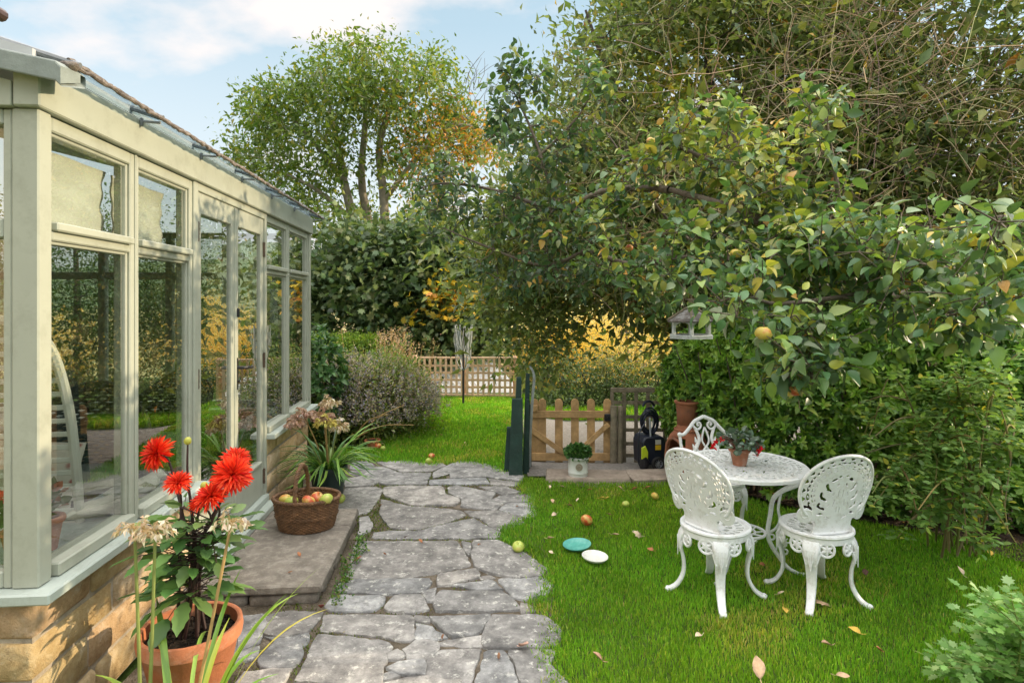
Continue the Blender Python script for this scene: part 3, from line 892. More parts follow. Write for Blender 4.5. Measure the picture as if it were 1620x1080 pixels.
# house behind (only its eave corner rises above the conservatory roof)
house = thing('house', 'old golden stone house with a tiled roof behind the conservatory', 'house', cloc(-DEPTH-.02, 3.7), CRZ)
hw = mat('house_stone', (.34, .25, .15), rough=.92, var=.3, vscale=4, bump=.8, bscale=14)
mb = MB(); mb.box((-5.0, -9.0, -.1), (-.02, .0, 4.45)); mb.build('wall', hw, house, smooth=False)
tile = mat('roof_tile', (.20, .095, .065), rough=.85, var=.3, vscale=12, bump=.5)
mb = MB(); mb.add([(.22, -9.2, 4.36), (.22, .12, 4.36), (-2.5, .12, 6.4), (-2.5, -9.2, 6.4), (.22, -9.2, 4.44), (.22, .12, 4.44), (-2.5, .12, 6.5), (-2.5, -9.2, 6.5)], [(0,1,2,3),(7,6,5,4),(0,4,5,1),(1,5,6,2),(2,6,7,3),(3,7,4,0)])
rr_ = mb.build('roof', tile, house, smooth=False)
mb = MB(); mb.tube([(.26, -9.2, 4.33), (.26, .14, 4.33)], .06, 10); mb.build('gutter', mat('gutter', (.10, .055, .045), rough=.5), house)

# ------------------------------------------------------------------ things inside
def tb(name, prof, loc, label, cat, material, n=28, group=None): pass
white_paint = mat('white_paint', (.74, .71, .63), rough=.5, var=.05)
c = thing('slatted_chair', 'white chair with curved ladder back of thin slats behind the corner window', 'chair', cloc(-.48, .50, .155), CRZ + R(6))
mb = MB()
def stile(s): return cl([(s*.26, .10, .35), (s*.27, .03, .75), (s*.255, -.01, 1.05), (s*.20, -.03, 1.28), (s*.11, -.05, 1.38), (0, -.055, 1.40)], 24)
for s in (-1, 1): MB().tube(stile(s), .020, 8).build('stile', white_paint, c)
P = stile(1)
for k in range(15):
    z = .50 + k*.058
    i = int(np.argmin(np.abs(P[:, 2]-z))); w = P[i][0]; y = P[i][1]
    MB().box((-w+.004, y-.006, z-.011), (w-.004, y+.006, z+.011), b=.003).build('slat', white_paint, c)
MB().box((-.27, .06, .36), (.27, .56, .40), b=.015).build('seat', white_paint, c)
for sx in (-1, 1):
    for y in (.08, .52): MB().tube([(sx*.24, y, 0), (sx*.24, y, .365)], .018, 8).build('leg', white_paint, c)
cush_m = bpy.data.materials.new('floral_fabric'); cush_m.use_nodes = True
t = cush_m.node_tree; p = t.nodes['Principled BSDF']; p.inputs['Roughness'].default_value = .9
vo = N(t, 'ShaderNodeTexVoronoi'); vo.inputs['Scale'].default_value = 16; tcn = N(t, 'ShaderNodeTexCoord'); t.links.new(tcn.outputs['Object'], vo.inputs['Vector'])
r = N(t, 'ShaderNodeValToRGB'); r.color_ramp.elements[0].position = .18; r.color_ramp.elements[0].color = (.45, .12, .10, 1); r.color_ramp.elements[1].position = .34; r.color_ramp.elements[1].color = (.72, .64, .54, 1)
t.links.new(vo.outputs['Distance'], r.inputs[0]); t.links.new(r.outputs[0], p.inputs['Base Color'])
def cushion(loc, rot, w, h, d, label):
    mb = MB(); n = 18; k = 0
    for side in (1, -1):
        for j in range(n+1):
            for i in range(n+1):
                u, v = i/n*2-1, j/n*2-1
                e = (max(0, 1-u**4)*max(0, 1-v**4))**.6
                mb.v.append((u*w/2*(1-.08*(1-abs(v))**2*0 - .10*(v*v)*0 + .06*abs(u*v)), side*d/2*e, v*h/2*(1+.06*abs(u*v))))
        b = (n+1)**2*(0 if side > 0 else 1)
        for j in range(n):
            for i in range(n):
                a = b+j*(n+1)+i; q = (a, a+1, a+n+2, a+n+1); mb.f.append(q[::-1] if side > 0 else q)
    o = mb.build('cushion', cush_m); o.location = loc; o.rotation_euler = rot
    tag(o, label, 'cushion'); return o
cushion(cloc(-.62, .74, .76), (R(-12), R(6), CRZ+R(8)), .52, .44, .16, 'pink floral cushion leaning behind the white chair slats')

terra = mat('terracotta', (.50, .17, .075), rough=.8, var=.18, vscale=9, bump=.25, bscale=40, dirt=(.55, .36, .26), dscale=7, damt=.5)
soil = mat('potting_soil', (.035, .022, .014), rough=1.0, var=.5, vscale=60, bump=1.0, bscale=70)
def pot(parent, r0, r1, h, rim=.03, m=terra, th=.012, n=40):
    mb = MB()
    mb.lathe([(0, 0), (r0*.97, 0), (r0, .006), (r1*.965, h-rim), (r1*.985, h-rim+.002), (r1+.006, h-rim+.004), (r1+.010, h-rim*.5), (r1+.006, h-.002), (r1-.002, h), (r1-th, h-.004), (r1-th-.004, h*.80), (0, h*.80)], n=n)
    o = mb.build('pot', m, parent, angle=50)
    sl = MB(); k = random.Random(3)
    sl.lathe([(r1-th-.004, h*.85), (r1*.6, h*.86), (r1*.3, h*.875), (0, h*.87)], n=24); sl.build('soil', soil, parent)
    return o
LEAF = leafmat('leaf'); LEAFG = leafmat('glossy_leaf', rough=.42, trans=.25, spec=.45)
def bush(parent, name, centre, rad, n, size, cols, wts, T, mat_=LEAF, jit=.9, up=.6):
    d = unit(n); rr = rng.uniform(.35, 1, n)**.6
    pos = np.array(centre) + d*rr[:, None]*np.array(rad)
    dirs = d + rng.normal(0, .5, (n, 3)) + np.array([0, 0, up])
    V, P, C = inst(T, pos, frames(dirs, jit), size*rng.uniform(.6, 1.25, n), palette(n, cols, wts))
    return np_mesh(name, V, P, mat_, parent, C)
g = thing('potted_geranium', 'small terracotta pot of fading geranium on the shelf behind the corner pane', 'potted plant', cloc(-.165, .29, .662))
pot(g, .038, .056, .13, .028); bush(g, 'foliage', (0, 0, .20), (.055, .055, .07), 90, .035, [(.10, .14, .03), (.30, .12, .03), (.45, .18, .10)], [3, 2, 1], T_ovate(.9))
gr = thing('potted_geranium', 'red flowered geranium in a pot low behind the end window', 'potted plant', cloc(-.235, .24, .662))
pot(gr, .035, .05, .10, .02); bush(gr, 'foliage', (-.01, 0, .16), (.05, .05, .06), 60, .035, [(.05, .12, .03)], [1], T_ovate(.9)); bush(gr, 'flower', (-.02, -.02, .235), (.028, .028, .022), 60, .018, [(.62, .01, .03), (.75, .03, .05)], [1, 1], T_ovate(.9))
china = mat('white_china', (.82, .77, .64), rough=.35, var=.05)
for (x, y, rz, s, lb) in ((-.17, .64, 40, 1.0, 'cream pottery dove on the window shelf, the nearer of the pair'), (-.17, .93, 25, 1.0, 'cream pottery dove on the window shelf, the farther of the pair')):
    d = MB()
    d.tube(cl([(-.125, 0, .03), (-.09, 0, .035), (-.03, 0, .042), (.03, 0, .046), (.065, 0, .058), (.085, 0, .082), (.10, 0, .098), (.118, 0, .094), (.142, 0, .086)], 26),
           list(np.interp(np.linspace(0, 1, 26), [0, .12, .3, .5, .62, .72, .82, .9, 1], [.006, .022, .040, .045, .034, .024, .027, .018, .003])), 16)
    for s2 in (-1, 1): d.tube(cl([(-.09, s2*.028, .045), (-.02, s2*.044, .052), (.04, s2*.036, .05)], 8), [.004, .012, .018, .02, .02, .017, .012, .006], 8)
    o = d.build('dove_ornament', china); o.location = cloc(x, y, .662); o.rotation_euler = (0, 0, CRZ+R(rz)); tag(o, lb, 'ornament', 'dove ornaments on the window shelf')
wick_in = mat('dark_wicker', (.045, .034, .028), rough=.7, var=.4, vscale=30, bump=.9, bscale=90)
cushf = mat('grey_cushion', (.22, .23, .22), rough=.9, var=.1)
def wicker(loc, rz, label, first=None):
    if first is not None: t = copy_tree(first)
    else:
        t = thing('wicker_armchair', '', 'armchair')
        sh = MB(); n = 40
        for k in range(26):                                     # horizontal weavers of the wrap-round back
            z = .30 + k*.024
            pts = []
            for i in range(n+1):
                a = math.pi*(-.02 + 1.04*i/n); top = .62 + .30*math.sin(a)**2
                rr = .36 + .05*(z-.3)
                if z > top: continue
                pts.append((rr*math.cos(a), rr*.95*math.sin(a), z + .006*math.sin(i*2.4+k*math.pi)))
            if len(pts) > 3:
                if z > .64:
                    pass
                sh.tube(pts, .011, 5)
        sh.build('back', wick_in, t)
        rim = MB(); rim.tube([((.37+.05*.5)*math.cos(a), .95*(.37+.03)*math.sin(a), .62+.30*math.sin(a)**2) for a in np.linspace(-.1, math.pi+.1, 40)], .022, 8); rim.build('rim', wick_in, t)
        se = MB(); se.lathe([(0, .28), (.35, .28), (.36, .30), (.35, .33), (0, .33)], n=30, sy=.95); se.build('seat', wick_in, t)
        cs = MB(); cs.lathe([(0, .331), (.30, .331), (.335, .36), (.31, .40), (.15, .42), (0, .422)], n=30, sy=.9); cs.build('seat_pad', cushf, t)
        for sx in (-1, 1):
            for sy in (-1, 1): MB().tube([(sx*.24, sy*.22, 0), (sx*.22, sy*.20, .285)], .02, 8).build('leg', wick_in, t)
    t.location = loc; t.rotation_euler = (0, 0, rz); t['label'] = label; t['group'] = 'wicker armchairs in the conservatory'
    return t
w1 = wicker(cloc(-.95, 1.75, .155), CRZ+R(10), 'dark wicker armchair behind the first large window')
wicker(cloc(-.95, 2.75, .155), CRZ-R(20), 'dark wicker armchair seen through the french doors', w1)
tt = thing('round_table', 'small pale round table with a green bottle among the wicker armchairs', 'table', cloc(-1.55, 2.25, .155))
mb = MB(); mb.lathe([(0, .64), (.38, .64), (.40, .655), (.38, .67), (0, .67)], n=36); mb.build('tabletop', white_paint, tt)
mb = MB(); mb.lathe([(.20, 0), (.18, .03), (.04, .06), (.03, .3), (.045, .58), (.10, .64)], n=20); mb.build('pedestal', white_paint, tt)
bo = MB(); bo.lathe([(0, 0), (.05, 0), (.055, .02), (.05, .14), (.02, .19), (.018, .26), (.024, .265), (.0, .265)], n=20)
o = bo.build('bottle', mat('green_glass', (.02, .08, .04), rough=.1)); o.location = cloc(-1.4, 2.15, .826); tag(o, 'dark green bottle standing on the round table indoors', 'bottle')
# ================================================================== stone step, edging
slab_m = mat('step_stone', (.22, .19, .155), rough=.9, var=.25, vscale=9, bump=.7, bscale=45, dirt=(.43, .40, .34), dscale=18, damt=.55)
step = thing('door_step', 'low brown stone slab step in front of the french doors', 'step', cloc(.35, 1.75, 0), CRZ)
for (a, b) in ((-.625, .245), (.250, .590)):
    mb = MB(); mb.box((-.42, a, .050), (.345, b, .100), b=.010)
    for k in range(len(mb.v)): v = mb.v[k]; mb.v[k] = (v[0]+random.gauss(0, .002), v[1]+random.gauss(0, .002), v[2])
    mb.build('slab', slab_m, step)
mb = blocks([(0, -.42, .325, -.605, -.50, [-.03, .048]), (1, -.49, .575, .2, .325, [-.03, .048])], 'brick_course', step, 8); mb.data.materials.clear(); mb.data.materials.append(slab_m)
edge_st = mat('edging_stone', (.36, .29, .23), rough=.9, var=.25, vscale=7, bump=.6, bscale=50, dirt=(.14, .12, .10), dscale=9, damt=.6)
e1 = onz(862, 760); e2 = onz(1000, 762); e3 = onz(1120, 758)
for (a, b, lb) in ((e1, e2, 'long flat kerb stone under the white planter at the lawn edge'), (e2, e3, 'flat kerb stone at the lawn edge beside the pressure washer')):
    d = b-a; mb = MB(); L = d.length
    mb.box((.01, -.02, -.08), (L-.01, .30, .030), b=.012)
    for k in range(len(mb.v)): v = mb.v[k]; mb.v[k] = (v[0]+random.gauss(0, .004), v[1]+random.gauss(0, .004), v[2]+random.gauss(0, .002))
    o = mb.build('kerb_stone', edge_st); o.location = (a.x, a.y, 0); o.rotation_euler = (0, 0, math.atan2(d.y, d.x)); tag(o, lb, 'kerb stone')

# ================================================================== wicker basket of apples
wick = mat('willow', (.15, .075, .032), rough=.6, var=.45, vscale=26, bump=.35, bscale=120)
BK = Vector((-1.395, 4.06, .101))
bk = thing('wicker_basket', 'brown willow basket with a tall hoop handle standing on the stone step', 'basket', BK, R(4))
def bk_r(z):                      # radii of the oval at height z
    f = .80 + .20*min(1, z/.20)**.7; return .212*f, .165*f
H_ = .205; NS = 34
mb = MB()
rows = 21
for k in range(rows):
    z = .010 + (H_-.02)*k/(rows-1); a_, b_ = bk_r(z); pts = []
    for i in range(NS*2):
        an = 2*math.pi*i/(NS*2); off = .0045*math.cos(math.pi*(i/1.0) + math.pi*k)
        if 9 <= k <= 10: off += .006
        pts.append(((a_+off)*math.cos(an), (b_+off)*math.sin(an), z + .0015*math.sin(5*an+k)))
    pts.append(pts[0]); mb.tube(pts, .0058, 6, cap=False)
mb.build('weave', wick, bk)
mb = MB()
for i in range(NS):
    an = 2*math.pi*(i+.5)/NS; mb.tube([(bk_r(z)[0]*math.cos(an), bk_r(z)[1]*math.sin(an), z) for z in np.linspace(.002, H_, 7)], .005, 5)
mb.lathe([(0, .004), (.80, .004), (.82, .010), (0, .012)], n=32, sx=.2, sy=.155)
mb.build('stakes', wick, bk)
mb = MB(); a_, b_ = bk_r(H_)
for ph in (0, 2.09, 4.19):
    pts = []
    for i in range(141):
        an = 2*math.pi*i/140; tw = 26*an+ph
        pts.append(((a_+.004+.008*math.cos(tw))*math.cos(an), (b_+.004+.008*math.cos(tw))*math.sin(an), H_+.004+.008*math.sin(tw)))
    mb.tube(pts, .0065, 6, cap=False)
mb.build('rim', wick, bk)
mb = MB()
for ph in (0, 2.09, 4.19):
    pts = []
    for i in range(90):
        u = i/89; an = math.pi*u; y = .158*math.cos(an); z = .13 + .285*math.sin(an)**.62
        tw = 60*u+ph; pts.append((-.035+.008*math.cos(tw), y*(1+.0), z+.008*math.sin(tw)))
    mb.tube(pts, .008, 6)
hb = mb.build('handle', wick, bk)
# ---- apples
def apple_mat(name, base, blush, amount):
    m = bpy.data.materials.new(name); m.use_nodes = True; t = m.node_tree; p = t.nodes['Principled BSDF']; p.inputs['Roughness'].default_value = .32
    tcn = N(t, 'ShaderNodeTexCoord'); n = N(t, 'ShaderNodeTexNoise'); n.inputs['Scale'].default_value = 22; n.inputs['Detail'].default_value = 5
    t.links.new(tcn.outputs['Object'], n.inputs['Vector'])
    r = N(t, 'ShaderNodeValToRGB'); r.color_ramp.elements[0].position = .62-amount*.3; r.color_ramp.elements[1].position = .72-amount*.2
    r.color_ramp.elements[0].color = (*base, 1); r.color_ramp.elements[1].color = (*blush, 1); t.links.new(n.outputs[0], r.inputs[0]); t.links.new(r.outputs[0], p.inputs['Base Color'])
    return m
AM = {'g': apple_mat('green_apple', (.42, .50, .09), (.55, .48, .12), .3), 'r': apple_mat('red_apple', (.62, .42, .11), (.55, .10, .035), .75), 'y': apple_mat('yellow_apple', (.62, .48, .10), (.60, .26, .06), .35)}
def apple_me(kind, r=.038):
    nm = f'apple_{kind}'
    mb = MB(); prof = []
    for i in range(15):
        th = math.pi*i/14; q = r*(1 + .10*math.sin(th)**2 - .0)
        z = r*.92*math.cos(th) - (.30*r*math.exp(-(th/.30)**2)) + (.16*r*math.exp(-((math.pi-th)/.35)**2))
        prof.append((q*math.sin(th)*(1+.04*math.cos(th)), z))
    mb.lathe(prof[::-1], n=22)
    return mb
def apple(loc, kind, label=None, r=.038, parent=None, group=None, tilt=(0, 0)):
    o = apple_me(kind, r).build('apple', AM[kind], parent)
    s = MB(); s.tube([(0, 0, r*.62), (.002, 0, r*.85), (.006, .002, r*1.12)], r*.04, 5); s.build('stalk', wick, o)
    o.location = loc; o.rotation_euler = (tilt[0], tilt[1], random.uniform(0, 6))
    if label: tag(o, label, 'apple', group)
    return o
for (px, py, D, kd, lb) in ((461, 791, 3.98, 'g', 'green apple in the willow basket under its handle'), (488, 790, 3.95, 'r', 'red flushed apple in the middle of the willow basket'),
                            (516, 787, 3.98, 'g', 'plain green apple at the right end of the willow basket'), (452, 796, 4.02, 'y', 'half hidden yellow apple at the left end of the willow basket'), (502, 799, 4.06, 'r', 'apple sunk low at the back of the willow basket')):
    v = at(px, py, D); apple((v.x, v.y, max(v.z-.010, .30)), kd, lb, .041, group='apples in the willow basket', tilt=(R(random.uniform(-40, 40)), R(random.uniform(-40, 40))))
for (px, py) in ((470, 806), (490, 808), (510, 806), (450, 806)):
    pass
fill = MB()
for (x, y) in ((-.11, .02), (-.03, -.06), (.05, .05), (.12, -.02), (-.03, .07), (.07, -.07), (-.12, -.05), (.0, .0), (.13, .05)):
    pass
k_ = 0
for (x, y) in ((-.105, .0), (-.02, -.06), (.06, .04), (.12, -.02), (-.03, .07), (.07, -.06), (.0, .0)):
    k_ += 1
    apple((BK.x+x, BK.y+y, BK.z+.115), 'g' if k_ % 2 else 'r', 'apple in the lower layer inside the willow basket', .041, group='apples lower in the willow basket')
G_APP = 'windfall apples'
for (px, py, kd, lb, r) in ((820, 868, 'g', 'yellow green apple on the paving at the lawn edge', .037), (928, 828, 'r', 'large red apple on the lawn above the teal plate', .040), (1036, 787, 'y', 'small orange apple on the lawn left of the white chair', .030),
                            (990, 799, 'g', 'small pale green apple on the lawn right of the white planter', .026), (678, 729, 'g', 'green apple at the far end of the paving', .030), (683, 721, 'r', 'dark red apple beyond the far end of the paving', .032),
                            (598, 706, 'r', 'red and white apple beside the small terracotta pot', .036), (540, 790, 'g', 'green apple behind the willow basket by the plastic pot', .034), (606, 709, 'g', 'green apple half hidden behind a red one near the shrub', .028)):
    v = onz(px, py+4, .0); D = v.y; apple((v.x, v.y, r*.86 + float(ground_z(v.x, v.y)) + (.01 if px > 830 else 0)), kd, lb, r, group=G_APP, tilt=(R(random.uniform(-70, 70)), R(random.uniform(-60, 60))))

# ================================================================== plates
for (px, py, r, cm, lb) in ((913, 862, .093, mat('teal_glaze', (.09, .36, .30), rough=.4, var=.15, vscale=20, dirt=(.25, .45, .38), dscale=20, damt=.4), 'round teal plant saucer lying on the lawn'),
                            (941, 881, .082, mat('white_plate', (.72, .72, .66), rough=.4, var=.05, dirt=(.35, .30, .20), dscale=18, damt=.35), 'white saucer lying on the lawn just below the teal one')):
    v = onz(px, py, .03); mb = MB()
    mb.lathe([(0, .006), (r*.70, .006), (r*.78, .010), (r*.97, .024), (r, .024), (r, .020), (r*.82, .004), (r*.7, 0), (0, 0)], n=40)
    o = mb.build('plant_saucer', cm, angle=40); o.location = (v.x, v.y, .017); o.rotation_euler = (R(2), R(-4 if px < 920 else 3), 0); tag(o, lb, 'saucer', 'saucers on the lawn')

# ================================================================== white planter with herb
v = onz(916, 755, .03); plw = mat('white_glaze', (.66, .67, .62), rough=.35, var=.06, dirt=(.35, .33, .26), dscale=9, damt=.4)
pw = thing('white_planter', 'white glazed cylinder planter with a bushy green herb on the kerb stone', 'planter', (v.x, v.y+.08, .031))
mb = MB(); r = .094
mb.lathe([(0, 0), (r*.93, 0), (r*.95, .008), (r*.95, .024), (r*.985, .028), (r*.985, .034), (r*.96, .038), (r*.97, .145), (r*1.0, .150), (r*1.05, .155), (r*1.06, .172), (r*1.0, .176), (r*.93, .174), (r*.92, .14), (0, .14)], n=40)
mb.build('pot', plw, pw, angle=40)
bd = mat('badge_clay', (.32, .27, .20), rough=.7, var=.2, vscale=60)
mb = MB(); M = Matrix.Translation((0, -r*.975, .095)) @ Matrix.Rotation(R(90), 4, 'X')
mb.lathe([(0, .004), (.024, .004), (.026, .007), (.032, .007), (.033, 0)], n=26, M=M)
for k in range(8): an = k*math.pi/4; mb.blob((.013*math.cos(an), -r*.975-.005, .095+.013*math.sin(an)), .0045, k, .1, 8, 6)
mb.build('badge', bd, pw)
bush(pw, 'foliage', (0, 0, .205), (.125, .11, .075), 1100, .03, [(.05, .13, .03), (.09, .20, .045), (.03, .08, .02)], [3, 2, 2], T_ovate(.7), LEAFG, up=.9)

# ================================================================== terracotta pots outside
tp = thing('terracotta_pot', 'small shallow terracotta pot at the foot of the purple shrub', 'pot', (onz(589, 708).x, onz(589, 708).y, .01))
pot(tp, .055, .082, .085, .025)
DP = Vector((-1.29, 2.40, 0.0))
dp = thing('dahlia_pot', 'big terracotta pot of dark soil holding the red dahlia by the stone wall', 'pot', DP)
pot(dp, .12, .183, .335, .06, n=56)
mb = MB(); rg = random.Random(9)
for k in range(420):
    a = rg.uniform(0, 6.283); rr = .165*math.sqrt(rg.random()); q = rg.uniform(.003, .008); mb.blob((rr*math.cos(a), rr*math.sin(a), .289+q*.3), q, k, .3, 5, 4)
mb.build('soil_crumbs', soil, dp)

# ================================================================== dahlia
stem_m = mat('dark_stem', (.045, .022, .020), rough=.5, var=.3, vscale=20); grn_stem = mat('green_stem', (.20, .24, .06), rough=.5, var=.2, vscale=8); straw_stem = mat('straw_stem', (.42, .27, .10), rough=.6, var=.3, vscale=8)
dz0 = DP.z + .29
dah = thing('dahlia', 'dahlia with spiky scarlet blooms and dark green leaves growing in the terracotta pot', 'flower', (DP.x, DP.y, dz0))
def dloc(px, py, D): v = at(px, py, D); return Vector((v.x-DP.x, v.y-DP.y, v.z-dz0))
BL = [((250, 717), 2.42, .070, (-.35, -.75, .5)), ((282, 764), 2.36, .052, (.1, -.5, .85)), ((367, 750), 2.33, .076, (.55, -.75, .35)), ((373, 727), 2.46, .060, (.3, -.3, .9)), ((335, 786), 2.30, .062, (-.2, -.55, .8)), ((318, 795), 2.38, .050, (-.5, -.3, .8))]
def T_petal(): 
    v = []; ys = [0, .3, .6, .85, 1]; ws = [.35, .8, 1, .6, .02]
    for y, w in zip(ys, ws):
        dz = .14*y - .25*y*y
        v += [[-.068*w, y, dz+.05*w], [0, y, dz], [.068*w, y, dz+.05*w]]
    f = []
    for i in range(4):
        a = i*3; f += [[a, a+1, a+4, a+3], [a+1, a+2, a+5, a+4]]
    return np.array(v), [np.array(f)]
PET = leafmat('petal', rough=.5, trans=.3, spec=.2, tint=(1, .5, .4))
heads = []
for (pq, D, r, nrm) in BL:
    c = dloc(*pq, D); nn = Vector(nrm).normalized(); Rm = np.array(nn.to_track_quat('Z', 'Y').to_matrix())
    n = 170; i = np.arange(n); th = np.arccos(1 - 1.22*(i+.5)/n); ph = i*2.39996 + rng.normal(0, .08, n)
    d = np.stack([np.sin(th)*np.cos(ph), np.sin(th)*np.sin(ph), np.cos(th)], 1) + rng.normal(0, .06, (n, 3))
    size = r*(.55 + .45*np.sin(np.clip(th, 0, 1.57)))*rng.uniform(.85, 1.1, n)
    d = d @ Rm.T
    Fm = frames(d, .25, up=np.tile(np.array(nn)[None], (n, 1)))
    pos = np.array(c)[None] + d*r*.06
    cols = palette(n, [(.74, .045, .016), (.80, .085, .03), (.62, .018, .012)], [4, 3, 2], .12); cols = cols*(.72 + .45*np.clip(th/1.6, 0, 1))[:, None]; cols[:, 1] *= 1 + .35*np.clip(th-.7, 0, 1)
    V, P, C = inst(T_petal(), pos, Fm, size, cols)
    o = np_mesh('bloom', V, P, PET, dah, C, smooth=True); heads.append((c, nn, r))
    mb = MB(); mb.blob(tuple(c - nn*r*.12), r*.2, 1, .05, 10, 8); mb.build('calyx', grn_stem, o)
    if r > .08:
        ce = MB(); ce.blob(tuple(c + nn*r*.45 + Vector((0, -.005, -.01))), r*.16, 2, .15, 8, 6); ce.build('disc', mat('yellow_disc', (.62, .40, .08), rough=.8), o)
stems = MB(); leafpts = []
for (c, nn, r) in heads + [(dloc(297, 697, 2.42), Vector((0, 0, 1)), 0), (dloc(323, 768, 2.36), Vector((.3, 0, 1)), 0)]:
    b = Vector((random.uniform(-.05, .05), random.uniform(-.04, .04), 0)); mid = Vector((c.x*.35+b.x*.5, c.y*.35+b.y*.5, c.z*.55))
    end = c - nn*r*.1; pre = c - nn*.10 - Vector((0, 0, .05))
    pts = cl([b, mid, pre*.6+end*.4 if r else pre, end], 18); stems.tube([Vector(q) for q in pts], list(np.linspace(.0075, .0035, 18)), 7)
    for q in (3, 5, 6, 8, 9, 11, 12, 13): leafpts.append(pts[q])
stems.build('stem', stem_m, dah)
for (pq, D) in (((297, 697), 2.42), ((323, 768), 2.36), ((330, 772), 2.36)):
    c = dloc(*pq, D); mb = MB(); mb.blob(tuple(c), .014, 1, .06, 10, 8, 1.1)
    for k in range(6): a = k*1.05; mb.tube([tuple(c+Vector((.008*math.cos(a), .008*math.sin(a), -.010))), tuple(c+Vector((.015*math.cos(a), .015*math.sin(a), -.004)))], [.004, .001], 5)
    mb.build('bud', mat('bud_green', (.42, .42, .06), rough=.5), dah)
# leaves: opposite, ovate, larger low down
lp = np.array(leafpts); n = len(lp)*6
base = np.repeat(lp, 6, axis=0) + rng.normal(0, .006, (n, 3))
az = rng.uniform(0, 2*np.pi, n); d = np.stack([np.cos(az), np.sin(az), rng.normal(.12, .28, n)], 1)
keep = base[:, 2] < .47
base, d = base[keep], d[keep]; n = len(base)
pet = rng.uniform(.02, .15, n)
lv = base + d*pet[:, None]
def T_dleaf():
    ys = [0, .08, .18, .3, .42, .55, .68, .8, .9, 1.0]; ws = [.05, .42, .62, .86, .84, .9, .72, .58, .3, 0]; v = []
    for k, (y, q) in enumerate(zip(ys, ws)):
        dz = -.25*y*y + .06*math.sin(y*9)*.3; q2 = q*(1 if k % 2 else .88)
        v += [[-.30*q2, y, .07*q+dz], [0, y, dz], [.30*q2, y, .07*q+dz]]
    f = []
    for i in range(9): a = i*3; f += [[a, a+1, a+4, a+3], [a+1, a+2, a+5, a+4]]
    return np.array(v), [np.array(f)]
sz = np.interp(base[:, 2], [0, .2, .45], [.075, .105, .075])*rng.uniform(.75, 1.25, n)
cols = palette(n, [(.085, .18, .05), (.125, .24, .07), (.19, .30, .09)], [3, 3, 1.5], .15)
yl = (base[:, 2] < .10) & (rng.random(n) < .45); cols[yl] = palette(yl.sum(), [(.42, .34, .04), (.45, .22, .04)], [2, 1])
V, P, C = inst(T_dleaf(), lv, frames(d, .35), sz, cols)
np_mesh('foliage', V, P, LEAFG, dah, C, smooth=True)
ps = MB()
for a, b in zip(base, lv): ps.tube([tuple(a), tuple(b)], .0018, 4)
ps.build('leaf_stalks', stem_m, dah)

# ================================================================== agapanthus clumps
def strap_leaves(parent, n, rad, lmin, lmax, w, cols, wts, seed, spread=1.0, lean=1.0):
    rg = np.random.default_rng(seed); Vs, Q, Cs = [], [], []; off = 0
    for i in range(n):
        a = rg.uniform(0, 6.283); L = rg.uniform(lmin, lmax); b = np.array([rad*math.sqrt(rg.random())*math.cos(a), rad*math.sqrt(rg.random())*math.sin(a), 0])
        rise = rg.uniform(.55, 1.25)*lean; k = 12; t = np.linspace(0, 1, k); out = np.array([math.cos(a), math.sin(a), 0])*spread
        side = np.array([-math.sin(a), math.cos(a), 0])
        droop = rg.uniform(.5, 1.3)
        P = b + L*(out[None]*(t[:, None]**1.3)*.8 + np.array([0, 0, 1.0])[None]*(rise*t - droop*t*t*.95)[:, None]*.95) + side*(rg.normal(0, .06)*L*t*t)[:, None]
        P[:, 2] = np.maximum(P[:, 2], .004)
        ww = w*rg.uniform(.7, 1.2)*np.minimum(1, (1.02-t)*3.2)*np.minimum(1, .5+t*3)
        fold = np.array([0, 0, 1.0])
        V = np.stack([P - side*ww[:, None]/2 + fold*ww[:, None]*.18, P, P + side*ww[:, None]/2 + fold*ww[:, None]*.18], 1).reshape(-1, 3)
        for j in range(k-1):
            c = off+j*3; Q += [[c, c+1, c+4, c+3], [c+1, c+2, c+5, c+4]]
        col = palette(1, cols, wts)[0]; Vs.append(V); Cs.append(np.tile(col, (len(V), 1))); off += len(V)
    return np_mesh('strap_leaves', np.concatenate(Vs), [np.array(Q)], LEAFG, parent, np.concatenate(Cs), smooth=True)
seed_m = leafmat('seedhead', rough=.8, trans=.25, spec=.1)
def umbel(parent, c, r, cols, n=34, droop=.8):
    mb = MB(); d = unit(n); d[:, 2] = np.abs(d[:, 2])*.6 - droop*.25
    d /= np.linalg.norm(d, axis=1, keepdims=True); tip = np.array(c) + d*r*rng.uniform(.6, 1, n)[:, None]
    for q in tip: mb.tube([tuple(c), tuple((np.array(c)+q)/2+np.array([0, 0, .008])), tuple(q)], .0010, 4)
    o = mb.build('seed_head', straw_stem, parent)
    dd = np.repeat(d, 4, 0)*.4 + rng.normal(0, .35, (n*4, 3)) + np.array([0, 0, -droop])
    V, P, C = inst(T_leaf(.42, .12, .2), np.repeat(tip, 4, 0), frames(dd, 1.5), r*.62*rng.uniform(.6, 1.1, n*4), palette(n*4, cols, [1]*len(cols), .12))
    np_mesh('seed_pods', V, P, seed_m, o, C)
cream = [(.66, .55, .40), (.56, .42, .28), (.72, .64, .52)]; pinky = [(.46, .30, .24), (.55, .38, .30), (.38, .24, .18)]
AG = Vector((-1.13, 2.05, 0))
ag = thing('agapanthus', 'faded agapanthus with cream seed heads on tall stalks in front of the dahlia pot', 'plant', AG)
strap_leaves(ag, 60, .07, .40, .72, .020, [(.20, .36, .04), (.32, .46, .07), (.13, .26, .04), (.46, .44, .08)], [3, 3, 2, 1], 4, .75, 1.35)
